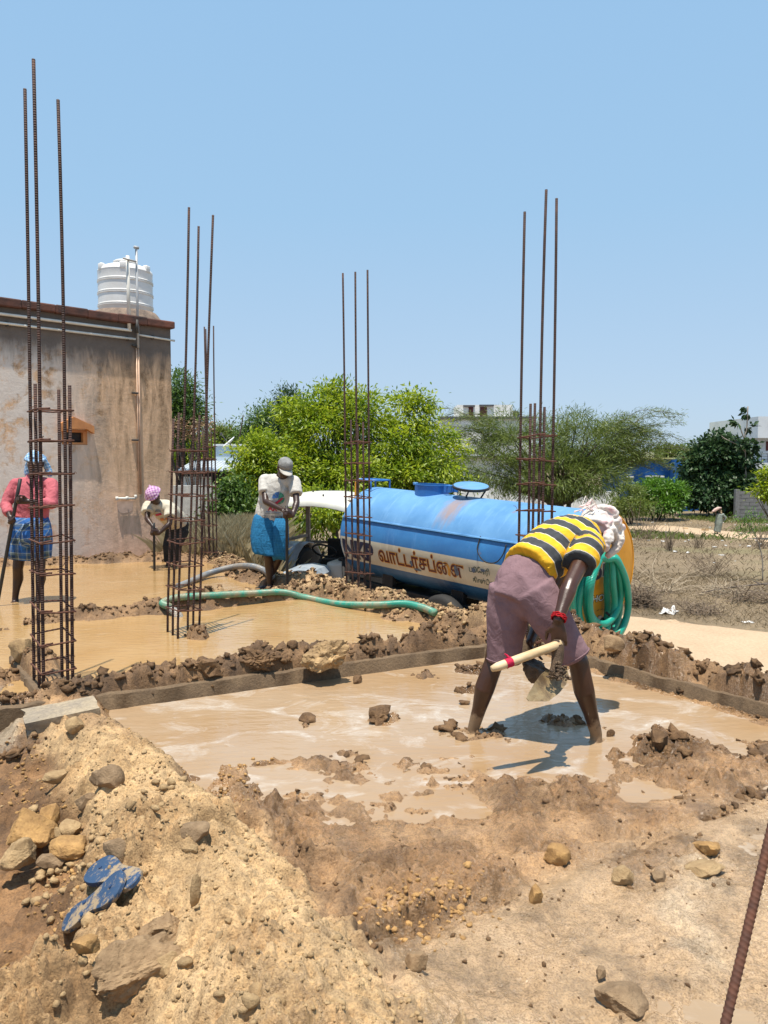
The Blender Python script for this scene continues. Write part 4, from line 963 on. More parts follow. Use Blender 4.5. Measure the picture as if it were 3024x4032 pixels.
# ================================================================== WATER TANKER TRAILER
TYAW, TPIT = R(42.5), R(2.8); TL = 4.12; TRAD = 0.70; TZ = 0.216 - ROAD_Z
tanker = empty('tanker_trailer', (2.54 + .05, 9.26 + .05, ROAD_Z)); tanker.rotation_euler = (TPIT, 0, TYAW)
tag(tanker, 'old blue water tanker trailer with a cream name band and yellow rear', 'tanker')
TM = Matrix.Translation(tanker.location) @ tanker.rotation_euler.to_matrix().to_4x4()
def mat_tank(name, c, c2, wear=(0.55, 0.62, 0.66), rust=True, wlo=.66):
    m, nt, b = mat_new(name)
    n = nnoise(nt, 2.2, 6, 0.6); r = ramp(nt, n.outputs['Fac'], [(0.3, c2), (0.7, c)])
    n2 = nnoise(nt, 5.5, 9, 0.72, dist=.5); k = ramp(nt, n2.outputs['Fac'], [(wlo, 0.0), (wlo + .025, 0.9)])
    col_ = mixc(nt, k.outputs[0], r.outputs[0], wear)
    st = nnoise(nt, 7, 6, 0.65, vec=mapping(nt, (.25, 1.4, .25))); kk = ramp(nt, st.outputs['Fac'], [(0.55, 0.0), (0.8, 0.5)])
    col_ = mixc(nt, kk.outputs[0], col_, tuple(min(1, x * 1.15 + .1) for x in c))
    if rust:
        n4 = nnoise(nt, 3.4, 8, 0.7, dist=.3); k4 = ramp(nt, n4.outputs['Fac'], [(0.64, 0.0), (0.72, 0.75)]); col_ = mixc(nt, k4.outputs[0], col_, (0.22, 0.12, 0.07))
    lk(nt, col_, b.inputs['Base Color']); b.inputs['Roughness'].default_value = 0.42
    n3 = nnoise(nt, 3, 3, 0.5); bump(nt, b, n3.outputs['Fac'], 0.25, 0.03); return m
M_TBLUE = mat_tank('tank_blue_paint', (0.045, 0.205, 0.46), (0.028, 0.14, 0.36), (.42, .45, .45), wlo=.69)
M_TTOP = mat_tank('tank_blue_sunlit', (0.125, 0.285, 0.50), (0.075, 0.205, 0.40), (.1, .24, .45), wlo=.68)  # the tank's blue again, sunlight on the top put into the colour
M_TLOW = mat_tank('tank_blue_shaded', (0.028, 0.125, 0.30), (0.018, 0.085, 0.21), (.06, .09, .13), rust=False)  # the same blue darkened, shade of the underside put into the colour
M_CREAM = mat_tank('cream_paint', (0.64, 0.58, 0.44), (0.53, 0.46, 0.34), (.38, .30, .2), wlo=.70)
M_YELLOW = mat_tank('tank_yellow_paint', (0.72, 0.33, 0.018), (0.60, 0.25, 0.012), (.60, .40, .30), wlo=.67)
M_BLACK = simple('black_rubber', (0.018, 0.017, 0.016), 0.8, scale=12)
M_DARK = simple('dark_greasy_steel', (0.028, 0.026, 0.025), 0.6, scale=14, c2=(.012, .011, .011))
M_LIDB = simple('hatch_blue', (0.03, 0.17, 0.48), 0.4, scale=8)
PHI_SEAM, PHI_B1, PHI_B0 = R(23), R(-2), R(-34)
def arc_sheet(name, f0, f1, y0, y1, r, mat, n=24, ny=12, both=True):
    V = []; F = []
    for i in range(ny + 1):
        for k in range(n + 1):
            f = f0 + (f1 - f0) * k / n; V.append((-r * 1.02 * math.cos(f), y0 + (y1 - y0) * i / ny, TZ + r * math.sin(f)))
    for i in range(ny):
        for k in range(n): a = i * (n + 1) + k; F.append((a, a + 1, a + n + 2, a + n + 1))
    return obj(name, np_mesh(name, V, F, True), mat, tanker)
# shell: rings along the axis; separate sheets for the sunlit blue top, blue flank, cream band and shaded blue belly
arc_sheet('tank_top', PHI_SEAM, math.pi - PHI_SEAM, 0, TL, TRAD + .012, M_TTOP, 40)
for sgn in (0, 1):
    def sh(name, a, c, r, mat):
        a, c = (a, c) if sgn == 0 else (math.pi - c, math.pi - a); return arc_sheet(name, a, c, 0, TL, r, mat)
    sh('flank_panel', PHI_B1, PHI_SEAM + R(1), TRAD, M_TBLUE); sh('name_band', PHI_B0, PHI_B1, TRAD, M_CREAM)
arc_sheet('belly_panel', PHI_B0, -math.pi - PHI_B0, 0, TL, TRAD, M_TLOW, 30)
# seam flange: upper sheet overlapping the flank
for sgn in (-1, 1):
    mb = MB(); V = []
    fl = [(TRAD + .004, PHI_SEAM + R(1)), (TRAD + .03, PHI_SEAM - R(.3)), (TRAD + .03, PHI_SEAM - R(1.6)), (TRAD - .002, PHI_SEAM - R(1.4))]
    N = 30
    for i in range(N + 1):
        for r, f in fl: V.append((sgn * r * 1.02 * math.cos(f), TL * i / N, TZ + r * math.sin(f) + random.uniform(-.003, .003)))
    F = [(i * 4 + k, i * 4 + (k + 1) % 4, i * 4 + 4 + (k + 1) % 4, i * 4 + 4 + k) for i in range(N) for k in range(4)]
    mb.add(V, F).build('seam_flange', M_TTOP, tanker)
def dish(name, y0, bulge, mat, sgn, f_lo=None, f_hi=None, r=TRAD):
    """end plate; sgn +1 front, -1 rear"""
    V = []; F = []; n = 64; K = 10
    for i in range(K + 1):
        q = math.cos(i / K * math.pi / 2) if i < K else 0.0; y = y0 + sgn * bulge * math.sin(i / K * math.pi / 2)
        for k in range(n): a = 2 * math.pi * k / n; V.append((r * 1.02 * q * math.cos(a), y, TZ + r * q * math.sin(a)))
    for i in range(K):
        for k in range(n): F.append((i * n + k, i * n + (k + 1) % n, (i + 1) * n + (k + 1) % n, (i + 1) * n + k))
    if sgn > 0: F = [f[::-1] for f in F]
    return obj(name, np_mesh(name, V, F, True), mat, tanker)
dish('front_end', TL, .13, M_TBLUE, 1); rear = dish('rear_end', 0, .07, M_YELLOW, -1)
rim = MB(); rim.tube([(TRAD * 1.035 * math.cos(a), -.005, TZ + TRAD * 1.015 * math.sin(a)) for a in np.linspace(0, 2 * math.pi, 65)], .014, 6, cap=False); rim.build('rear_rim', M_YELLOW, tanker, smooth=True)
# --- lettering painted on the tank
def text_mesh(txt, size, offset=0.0, shear=0.0, spacing=1.0):
    cu = bpy.data.curves.new('lettering', 'FONT'); cu.body = txt; cu.size = size; cu.offset = offset; cu.shear = shear; cu.space_character = spacing; cu.resolution_u = 4
    o = bpy.data.objects.new('lettering_tmp', cu); col.objects.link(o); dg = bpy.context.evaluated_depsgraph_get(); dg.update()
    me = bpy.data.meshes.new_from_object(o.evaluated_get(dg)); bpy.data.objects.remove(o)
    return me
def text_arrays(txt, height, width, offset=0.0, shear=0.0, cuts=10, spacing=1.0, bold=0.0):
    """letter outlines fitted to width x height, origin at lower left; cut into strips so that they can wrap"""
    me = text_mesh(txt, 1.0, bold, shear, spacing); bm = bmesh.new(); bm.from_mesh(me)
    xs = [v.co.x for v in bm.verts]; ys = [v.co.y for v in bm.verts]; x0, x1, y0, y1 = min(xs), max(xs), min(ys), max(ys)
    bm.free()
    if offset:
        me = text_mesh(txt, 1.0, bold + offset, shear, spacing)
    bm = bmesh.new(); bm.from_mesh(me)
    for v in bm.verts: v.co = Vector(((v.co.x - x0) / (x1 - x0) * width, (v.co.y - y0) / (y1 - y0) * height, 0))
    for i in range(cuts + 3):
        y = height * (i - 1) / cuts; bmesh.ops.bisect_plane(bm, geom=list(bm.verts) + list(bm.edges) + list(bm.faces), plane_co=(0, y, 0), plane_no=(0, 1, 0))
    bm.verts.index_update(); V = [v.co.copy() for v in bm.verts]; F = [[v.index for v in f.verts] for f in bm.faces]; bm.free(); return V, F
def s_of_px(px, f=R(-20)):
    best = min(((abs(project(TM @ Vector((-TRAD * 1.02 * math.cos(f), TL - s, TZ + TRAD * math.sin(f)))).x - px), s) for s in np.linspace(-.1, TL, 400))); return best[1]
def project(p):
    z = p.z - CAM_Z; fw = p.y * CP - z * SP; upv = p.y * SP + z * CP; return Vector((1512 + FPX * p.x / fw, 2016 - FPX * upv / fw))
def band_text(name, txt, px0, px1, f0, f1, mat, lift, offset=0.0, bold=0.0, shear=0.0, spacing=1.0, parent=None):
    s0, s1 = max(.04, s_of_px(px0)), s_of_px(px1); r = TRAD + lift; V, F = text_arrays(txt, (f1 - f0), s1 - s0, offset, shear, 10, spacing, bold)
    W = [(-r * 1.02 * math.cos(f0 + v.y), TL - (s0 + v.x), TZ + r * math.sin(f0 + v.y)) for v in V]
    return obj(name, np_mesh(name, W, F), mat, parent or tanker)
M_NAVY = simple('navy_paint', (0.012, 0.014, 0.05), 0.5, scale=9, c2=(.02, .02, .05))
M_MAROON = simple('maroon_paint', (0.13, 0.018, 0.016), 0.5, scale=9, c2=(.09, .02, .02))
M_GOLD = simple('ochre_letter_paint', (0.66, 0.31, 0.04), 0.55, scale=9, c2=(.55, .25, .04))
M_GREENL = simple('dark_green_paint', (0.02, 0.06, 0.045), 0.55, scale=9)
M_PEEL = simple('peeled_grey', (0.12, 0.16, 0.22), 0.6, scale=15)
band_text('lettering', 'NKP', 1346, 1474, R(-30), R(-5), M_NAVY, .0045, bold=.06)
TAM = '\u0bb5\u0bbe\u0b9f\u0bcd\u0b9f\u0bb0\u0bcd\u0b9a\u0baa\u0bcd\u0bc8\u0bb3'
band_text('lettering', TAM, 1492, 1828, R(-31), R(-4.5), M_GOLD, .003, offset=.04, bold=.014)
band_text('lettering', TAM, 1492, 1828, R(-31), R(-4.5), M_MAROON, .0045, bold=.014)
band_text('lettering', '\u0baa\u0bc2\u0bc7\u0ba4\u0bb0\u0bbf', 1852, 1932, R(-18), R(-8), M_GREENL, .004, bold=.012)
band_text('lettering', '\u0ba4\u0bbf\u0ba3\u0bcd\u0b9f\u0bbf\u0bb5\u0ba9\u0bae\u0bcd', 1858, 1985, R(-30), R(-20), M_GREENL, .004, bold=.012)
for (px, f, w, h) in ((1620, -20, .06, .10), (1640, -27, .16, .045), (1800, -18, .08, .16), (1868, -13, .07, .07), (1905, -11, .09, .04)):   # scraped, overpainted spots
    s0 = s_of_px(px); V = []; n = 14
    for k in range(n): a = 2 * math.pi * k / n; q = random.uniform(.7, 1.1); f_ = R(f) + h / TRAD * .5 * q * math.sin(a); V.append((-(TRAD + .0055) * 1.02 * math.cos(f_), TL - s0 - w * .5 * q * math.cos(a), TZ + (TRAD + .0055) * math.sin(f_)))
    obj('paint_scrape', np_mesh('paint_scrape', V, [tuple(range(n))]), M_PEEL, tanker)
# rear lettering: wraps on the dished plate
def rear_pt(x, z, lift): q = min(1.0, math.hypot(x / 1.02, z) / TRAD); return Vector((x, -(.07 * math.sqrt(max(0, 1 - q * q))) - lift, TZ + z))
def rear_local(px, py):
    d = ray(px, py); Mi = TM.inverted(); o = Mi @ Vector((0, 0, CAM_Z)); e = Mi.to_3x3() @ d; t = (-.04 - o.y) / e.y; p = o + e * t; return p.x, p.z - TZ
def rear_text(txt, px0, py0, px1, py1, mat, lift, offset=0.0, bold=0.0, name='lettering'):
    x0, z0 = rear_local(px0, py1); x1, z1 = rear_local(px1, py0); V, F = text_arrays(txt, z1 - z0, x1 - x0, offset, 0, 8, 1.0, bold)
    return obj(name, np_mesh(name, [rear_pt(x0 + v.x, z0 + v.y, lift) for v in V], F), mat, tanker)
M_WHITEL = simple('white_letter_paint', (.70, .68, .64), .5, scale=9)
rear_text('\u0ba8\u0bbe', 2313, 2212, 2400, 2300, M_WHITEL, .004, offset=.05, bold=.05); rear_text('\u0ba8\u0bbe', 2313, 2212, 2400, 2300, M_NAVY, .006, bold=.05)
rear_text('HORN', 2326, 2328, 2412, 2372, M_BLACK, .004, offset=.055, bold=.02); rear_text('HORN', 2326, 2328, 2412, 2372, M_WHITEL, .006, bold=.02)
rear_text('\u0b9a\u0b95\u0bcd\u0ba4\u0bbf', 2345, 2388, 2390, 2408, M_MAROON, .004)
rear_text('\u0ba8\u0bc28', 2436, 2118, 2452, 2140, M_BLACK, .004, bold=.01)
# --- fittings
def top_pt(px, x=0.0):
    """place along the crest of the tank that projects to the pixel column"""
    return min(((abs(project(TM @ Vector((x, y, TZ + TRAD))).x - px), y) for y in np.linspace(0, TL, 400)))[1]
hy = top_pt(1700); hz = TZ + TRAD - .03
ring = MB(); n = 40
for r0, r1, z0, z1 in ((.255, .245, 0, .17),):
    prof = [(r0, z0), (r0, z1 - .012), (r0 + .012, z1 - .012), (r0 + .012, z1), (r1, z1), (r1, z0)]; V = []; F = []
    for (r, z) in prof:
        for k in range(n): a = 2 * math.pi * k / n; V.append((r * math.cos(a), hy + r * math.sin(a), hz + z))
    for i in range(len(prof) - 1):
        for k in range(n): F.append((i * n + k, i * n + (k + 1) % n, (i + 1) * n + (k + 1) % n, (i + 1) * n + k))
    ring.add(V, F)
hatch = ring.build('hatch', M_LIDB, tanker); smooth_by_angle(hatch.data, 40)
MB().lathe([(.24, 0), (.24, .01)], (0, hy, hz + .035), 32).build('hatch_mouth', M_DARK, hatch)
ly = top_pt(1852); lid_rot = Matrix.Rotation(R(7), 3, 'X') @ Matrix.Rotation(R(-7), 3, 'Y')
lid = MB().lathe([(.25, 0), (.262, .0), (.262, .03), (.25, .03)], (0, ly, hz + .17), 40, lid_rot).build('hatch_lid', M_DARK, tanker); smooth_by_angle(lid.data, 40)
MB().lathe([(.246, 0), (.246, .012)], (0, ly, hz + .193), 40, lid_rot).build('lid_plate', M_TTOP, lid)
def rust_run(m, at, length, width):
    """a rust stain running down from a fitting"""
    nt = m.node_tree; b = nt.nodes['Principled BSDF']; src = b.inputs['Base Color'].links[0].from_socket
    mp = nt.nodes.new('ShaderNodeMapping'); mp.vector_type = 'POINT'; tc = nt.nodes.new('ShaderNodeTexCoord'); lk(nt, tc.outputs['Object'], mp.inputs[0]); mp.inputs['Scale'].default_value = (1 / length, 1 / width, 1 / length); mp.inputs['Location'].default_value = (-at[0] / length, -at[1] / width, -at[2] / length)
    ln = nt.nodes.new('ShaderNodeVectorMath'); ln.operation = 'LENGTH'; lk(nt, mp.outputs[0], ln.inputs[0]); n = nnoise(nt, 6, 6, .7, vec=mapping(nt, (.4, 1.6, .4))); ad = nt.nodes.new('ShaderNodeMath'); ad.operation = 'SUBTRACT'; lk(nt, n.outputs['Fac'], ad.inputs[0]); ml_ = nt.nodes.new('ShaderNodeMath'); ml_.operation = 'MULTIPLY'; ml_.inputs[1].default_value = .5; lk(nt, ln.outputs['Value'], ml_.inputs[0]); lk(nt, ml_.outputs[0], ad.inputs[1])
    k = ramp(nt, ad.outputs[0], [(.02, 0.0), (.4, .75)]); lk(nt, mixc(nt, k.outputs[0], src, (.30, .19, .13)), b.inputs['Base Color'])
rust_run(M_TTOP, (-.38, ly - .05, TZ + TRAD * .8), .42, .22)
hg = MB(); ym = (hy + ly) / 2
for x in (-.07, .07): hg.box((x, ym, hz + .13), (.025, .14, .1), bev=.004)
hg.tube([(-.12, ym, hz + .17), (.12, ym, hz + .17)], .012, 8); hg.build('hinge', M_LIDB, tanker)
lg = MB(); lg.tube([(-.12, ly - .08, hz + .16), (-.05, ly + .05, hz + .02)], .012, 6); lg.tube([(.12, ly - .18, hz + .16), (.1, ly - .08, hz + .0)], .012, 6); lg.tube([(-.16, ly + .02, hz + .15), (.14, ly - .15, hz + .15)], .012, 6); lg.build('lid_bracket', M_DARK, lid)
MB().box((-.05, hy + .3, hz + .16), (.06, .06, .04), bev=.01).build('latch', M_TTOP, hatch)
# ladder bracket over the nose
lb = MB(); y0, y1 = TL - .18, TL + .16
for x in (-.28, .12): lb.tube([(x, y0, hz + .02), (x, y0, hz + .16), (x, y1, hz + .16), (x, y1, hz - .25)], .014, 6)
for y in (y0, y1, (y0 + y1) / 2): lb.tube([(-.28, y, hz + .16), (.12, y, hz + .16)], .014, 6)
lb.build('step_frame', M_LIDB, tanker, smooth=True)
MB().tube([(-.3, TL + .15, hz - .25), (-.3, TL + .15, hz + .12)], .022, 8).build('yellow_post', M_YELLOW, tanker)
# cable hanging on the flank
sc = s_of_px(1890, R(20)); MB().tube(smooth_path([(-.665, TL - sc, TZ + .29), (-.74, TL - sc - .02, TZ + .12), (-.76, TL - sc - .15, TZ - .0), (-.75, TL - sc - .32, TZ - .0), (-.735, TL - sc - .42, TZ + .1), (-.69, TL - sc - .44, TZ + .24)], 6), .008, 6).build('cable', M_BLACK, tanker, smooth=True)
# chassis, axle, wheels, drawbar, rear leg and valve
ch = MB()
for x in (-.42, .42): ch.box((x, TL / 2, TZ - .78), (.1, TL + .1, .14), bev=.01)
for y in (.3, 1.3, 2.4, 3.5): ch.box((0, y, TZ - .78), (.8, .09, .09))
for x in (-.42, .42):
    for y in (.5, 1.9, 3.3): ch.box((x, y, TZ - .63), (.09, .22, .24), bev=.01)
ch.build('chassis', M_DARK, tanker)
for x in (-.5, .5): MB().box((x, 2.0, TZ - .98), (.06, TL - .3, .36), bev=.01).build('shade_panel', M_DARK, tanker)  # added dark panels standing in for the deep shade under the tank
MB().box((0, 3.1, TZ - .95), (.8, .9, .4), bev=.02).build('shade_box', M_DARK, tanker)  # added dark block, fills in the shade between the wheels and drawbar
MB().tube([(-.4, TL, TZ - .78), (0, TL + .95, TZ - .74)], .05, 8).tube([(.4, TL, TZ - .78), (0, TL + .95, TZ - .74)], .05, 8).build('drawbar', M_DARK, tanker)
for x in (-.66, .66):
    for y in (1.05, 1.95):
        rot = Matrix.Rotation(R(90), 3, 'Y'); w = MB().lathe([(.20, -.1), (.36, -.105), (.405, -.08), (.42, -.03), (.42, .03), (.405, .08), (.36, .105), (.20, .1)], (x, y, .42), 36, rot).build('wheel', M_BLACK, tanker); smooth_by_angle(w.data, 45)
        MB().lathe([(.2, -.07), (.12, -.05), (.1, -.06), (.1, .06), (.2, .07)], (x, y, .42), 24, rot).build('rim', M_TLOW, w)
    MB().box((x * .9, 1.5, .42), (.07, 1.1, .08)).build('axle_beam', M_DARK, tanker)
MB().box((.3, .1, TZ - .96), (.1, .1, .44)).build('rear_leg', M_DARK, tanker); MB().box((-.25, .05, TZ - .9), (.12, .12, .3)).build('rear_leg', M_DARK, tanker)
MB().tube([(-.05, -.02, TZ - .6), (-.05, -.16, TZ - .66), (-.05, -.2, TZ - .82)], .06, 12).build('valve_pipe', M_DARK, tanker, smooth=True)
MB().box((-.12, -.02, TZ - .93), (.3, .14, .16), bev=.02).build('valve_box', M_YELLOW, tanker)
MB().box((0, .02, TZ - .73), (1.15, .1, .1), bev=.01).build('rear_bumper', M_DARK, tanker)
# --- coil of green hose hung over the rear
M_HOSE = None
def mat_hose(name, c, c2, dirt=None, scale=85):
    m, nt, b = mat_new(name); at = nt.nodes.new('ShaderNodeAttribute'); at.attribute_name = 'run'
    w = nt.nodes.new('ShaderNodeMath'); w.operation = 'MULTIPLY'; w.inputs[1].default_value = 6.2832 / 0.014; lk(nt, at.outputs['Fac'], w.inputs[0])
    s = nt.nodes.new('ShaderNodeMath'); s.operation = 'SINE'; lk(nt, w.outputs[0], s.inputs[0])
    n = nnoise(nt, 3, 5, .6); r = ramp(nt, n.outputs['Fac'], [(.3, c2), (.7, c)]); c_ = r.outputs[0]
    if dirt:
        n2 = nnoise(nt, 4.0, 6, .65); k = ramp(nt, n2.outputs['Fac'], [(.42, 0.0), (.58, .9)]); c_ = mixc(nt, k.outputs[0], c_, dirt)
    sr = ramp(nt, s.outputs[0], [(0.0, (.72, .72, .72)), (1.0, (1.1, 1.1, 1.1))]); c_ = mixc(nt, 1, c_, sr.outputs[0], 'MULTIPLY')
    lk(nt, c_, b.inputs['Base Color']); b.inputs['Roughness'].default_value = .32; bump(nt, b, s.outputs[0], .5, .004); return m
M_HOSE = mat_hose('green_hose', (.015, .40, .285), (.010, .31, .215))
M_HOSED = mat_hose('muddy_green_hose', (.05, .36, .26), (.02, .28, .19), dirt=(.36, .30, .19))
M_HOSEG = mat_hose('grey_hose', (.22, .25, .28), (.12, .14, .16), dirt=(.34, .30, .25))
def hose(name, pts, r, mat, label, cat='hose', sub=10, n=12, hollow=False):
    P = smooth_path(pts, sub); V, F = tube_vf(P, r, n); me = np_mesh(name, V, F, True); run = [0.0]
    for a, c in zip(P[:-1], P[1:]): run.append(run[-1] + (c - a).length)
    vattr(me, 'run', np.repeat(np.array(run), n)); o = obj(name, me, mat); tag(o, label, cat); return o
def hp(px, py, off):
    """pixel -> point on the plane of the tank's rear, 'off' metres behind it"""
    d = ray(px, py); Mi = TM.inverted(); o = Mi @ Vector((0, 0, CAM_Z)); e = Mi.to_3x3() @ d; t = (-off - o.y) / e.y; return TM @ (o + e * t)
loop = []
ovals = [(2318, 2350, 66, 190, .13), (2352, 2362, 84, 178, .20), (2330, 2338, 80, 150, .27), (2392, 2362, 78, 188, .20), (2372, 2300, 66, 138, .28), (2398, 2345, 72, 168, .34)]
for j, (cx, cy, ax, ay, off) in enumerate(ovals):
    for k in range(10):
        a = math.pi / 2 - 2 * math.pi * k / 10; nx = ovals[min(j + 1, len(ovals) - 1)]; f = (k / 10) ** 2
        X, Y, A_, B_, O_ = [u + (v - u) * f for u, v in zip((cx, cy, ax, ay, off), nx)]
        up_ = max(0, math.sin(a)); px = X + A_ * math.cos(a) * (1.1 - .35 * up_) + (2392 - X) * up_ ** 2; py = Y - B_ * math.sin(a); py = py + (2182 + 4 * j - py) * up_ ** 3
        loop.append(hp(px, py, O_ + .03 * math.sin(3 * a)))
hose('hose_coil', loop, .04, M_HOSE, 'coil of green ribbed hose hanging on the tanker rear', sub=6)
q = hp(2392, 2440, .23); MB().tube([q + Vector((-.02, 0, .09)), q + Vector((.05, -.05, .02)), q + Vector((.02, -.02, -.12))], .016, 6).build('hose_strap', M_BLACK); tag(bpy.data.objects['hose_strap'], 'black rubber strap around the hanging hose coil', 'strap')
hk = MB(); q = hp(2390, 2165, .02); q2 = hp(2390, 2172, .36); hk.tube([q, q2, q2 + Vector((0, 0, .08))], .015, 6); ho = hk.build('hose_hook', M_YELLOW); ho.parent = tanker; ho.matrix_parent_inverse = TM.inverted()

# ================================================================== HOSES ON THE GROUND
def on(px, py, lift): p = GS(px, py); p = G(px, py, max(0.0, p.z) + lift); return p
gh = [on(700, 2398, .04)] if False else []
pts = [GT(x, y, .036) for x, y in ((640, 2374), (700, 2353), (860, 2343), (1000, 2336), (1110, 2332), (1200, 2352), (1330, 2378), (1480, 2382), (1590, 2378), (1660, 2392), (1712, 2412))]
hose_end = pts[0] + Vector((.10, -.10, -.02)); pts = [hose_end] + pts
hose('hose', pts, .036, M_HOSED, 'mud caked green hose lying along the bank towards the middle pool', sub=10)
pts = [G(700, 2310, .03), G(760, 2285, .05), G(830, 2255, .08)] + [GT(x, y, .04) for x, y in ((920, 2232), (990, 2230), (1040, 2246), (1070, 2270))]
hose('hose', pts, .04, M_HOSEG, 'grey hose curving over the far bank behind the man in the cap')
# water running from the hose end
jet = MB(); j0 = hose_end.copy(); P = []; Rr = []
for k in range(9):
    t = k / 8; P.append(j0 + Vector((.13 * t, -.05 * t, -.02 - .16 * t * t)) + Vector((random.uniform(-.004, .004), 0, 0))); Rr.append(.035 + .012 * t + random.uniform(-.004, .006))
jet.tube(P, Rr, 12)
m, nt, b = mat_new('running_water'); b.inputs['Base Color'].default_value = (.75, .74, .7, 1); b.inputs['Roughness'].default_value = .08; b.inputs['Transmission Weight'].default_value = .7; b.inputs['IOR'].default_value = 1.33
n_ = nnoise(nt, 40, 4, .6, vec=mapping(nt, (1, 1, .2))); bump(nt, b, n_.outputs['Fac'], .9, .02)
tag(jet.build('water_jet', m, smooth=True), 'clear water pouring out of the green hose end', 'water')

# ================================================================== TRACTOR
fw = Vector((-.30, -.95, 0)).normalized(); tyaw = math.atan2(-fw.x, fw.y)
tr = empty('tractor', (-.98, 12.9, ROAD_Z), tyaw); tag(tr, 'small tractor with grey sheet canopy coupled in front of the tanker', 'tractor')
M_CANOPY = simple('dull_white_sheet', (.58, .57, .51), .45, scale=3, c2=(.44, .43, .38), bmp=.2, bscale=8)
M_HOOD = simple('faded_grey_hood', (.34, .38, .42), .4, scale=6, c2=(.2, .24, .28))
M_REDS = simple('red_stripe', (.55, .03, .03), .4, scale=8)
M_OFFW = simple('offwhite_tank', (.60, .58, .52), .45, scale=5, c2=(.45, .42, .36))
M_POST = simple('rusty_grey_post', (.27, .23, .19), .7, scale=9, c2=(.16, .12, .09))
# canopy: arched sheet with drooping rim (local y forward, x right)
V = []; F = []; nx, ny = 16, 14; W2, D2 = .80, .85
for i in range(ny + 1):
    for k in range(nx + 1):
        u, v = k / nx * 2 - 1, i / ny * 2 - 1; z = 2.24 - .13 * abs(u) ** 2.2 - .08 * abs(v) ** 2.4 - .13 * max(0, max(abs(v), abs(u)) - .8) / .2; V.append((u * W2, v * D2 - .05, z + random.uniform(-.004, .004)))
for i in range(ny):
    for k in range(nx): a = i * (nx + 1) + k; F.append((a, a + 1, a + nx + 2, a + nx + 1))
cn = obj('canopy', np_mesh('canopy', V, F, True), M_CANOPY, tr); md = cn.modifiers.new('thick', 'SOLIDIFY'); md.thickness = .012
for (x, y) in ((-.55, -.5), (-.2, -.55), (.3, -.5), (-.5, .1), (.1, .3), (.55, -.1), (-.6, .5), (.5, .55), (0, -.2), (-.2, .6)): MB().lathe([(.014, 0), (.014, .015), (.006, .03)], (x, y, 2.245 - .17 * abs(x / W2) ** 2.2 - .1 * abs((y + .05) / D2) ** 2.4), 8).build('bolt', M_DARK, cn)
for (x, y) in ((-.62, -.7), (.62, -.7), (-.62, .55), (.62, .55)): MB().box((x, y, 1.2), (.07, .07, 1.85), bev=.006).build('post', M_POST, tr)
rl = MB()
for x in (-.62, .62): rl.box((x, -.07, 1.42), (.04, 1.2, .05))
rl.box((0, -.7, 1.3), (1.2, .04, .05)); rl.build('rail', M_POST, tr)
# hood with grille plate and red stripe
hd = MB(); pr = [(-.27, .62), (-.29, .95), (-.22, 1.04), (0, 1.07), (.22, 1.04), (.29, .95), (.27, .62)]; V = []
for y, s, dz in ((.5, 1.0, .02), (1.0, 1, 0), (1.55, .95, -.03), (1.68, .88, -.08)):
    for x, z in pr: V.append((x * s, y, z + (dz if z > .8 else 0)))
n = len(pr); F = [(i * n + k, i * n + (k + 1) % n, (i + 1) * n + (k + 1) % n, (i + 1) * n + k) for i in range(3) for k in range(n)] + [tuple(range(n)), tuple(3 * n + k for k in range(n - 1, -1, -1))]
hood = hd.add(V, F).build('hood', M_HOOD, tr); smooth_by_angle(hood.data, 40)
MB().box((0, 1.675, .85), (.36, .04, .2), bev=.01).build('grille', M_DARK, hood); MB().box((0, 1.685, .68), (.5, .05, .1), bev=.01).build('red_stripe', M_REDS, hood)
for sx in (-1, 1): MB().box((sx * .282, 1.1, .72), (.02, 1.1, .10), bev=.004).build('red_stripe', M_REDS, hood)
MB().box((-.15, 1.3, 1.05), (.26, .22, .03), Matrix.Rotation(R(4), 3, 'X'), bev=.01).build('hood_vent', M_DARK, hood)
MB().box((-.36, .15, .92), (.42, .5, .36), bev=.06).build('fuel_tank', M_OFFW, tr); MB().lathe([(.05, 0), (.06, .02), (.05, .05), (.02, .06)], (-.36, .2, 1.1), 12).build('fuel_cap', M_BLACK, tr)
for (x, y, r, w) in ((-.62, -.35, .62, .3), (.62, -.35, .62, .3), (-.5, 1.4, .36, .2), (.5, 1.4, .36, .2)):
    rot = Matrix.Rotation(R(90), 3, 'Y'); wl = MB().lathe([(r * .5, -w / 2), (r * .92, -w / 2), (r, -w / 3), (r, w / 3), (r * .92, w / 2), (r * .5, w / 2)], (x, y, r), 36, rot).build('wheel', M_BLACK, tr); smooth_by_angle(wl.data, 45)
    MB().lathe([(r * .5, -w * .3), (r * .2, -w * .2), (r * .2, w * .2), (r * .5, w * .3)], (x, y, r), 24, rot).build('rim', M_OFFW, wl)
    lugs = MB()
    for k in range(18):
        a = 2 * math.pi * k / 18; lugs.box((x, y + r * math.cos(a), r + r * math.sin(a)), (w * .9, .05, .05), Matrix.Rotation(a, 3, 'X') @ Matrix.Rotation(R(25), 3, 'Z'))
    tag(lugs.build('tread_lugs', M_BLACK, wl), kind='stuff')
MB().box((0, .3, .62), (.42, 1.9, .34), bev=.04).box((0, -.55, .6), (.9, .4, .3), bev=.04).build('chassis', M_DARK, tr)
MB().box((0, -.45, 1.0), (.46, .42, .12), bev=.04).box((0, -.66, 1.2), (.46, .08, .36), bev=.03).build('seat', M_BLACK, tr)
MB().tube([(.0, .45, .95), (.0, .1, 1.22)], .022, 8).tube([(.2 * math.cos(a), .07 + .17 * math.sin(a), 1.24 + .12 * math.sin(a)) for a in np.linspace(0, 6.283, 25)], .017, 6).build('steering_wheel', M_BLACK, tr, smooth=True)
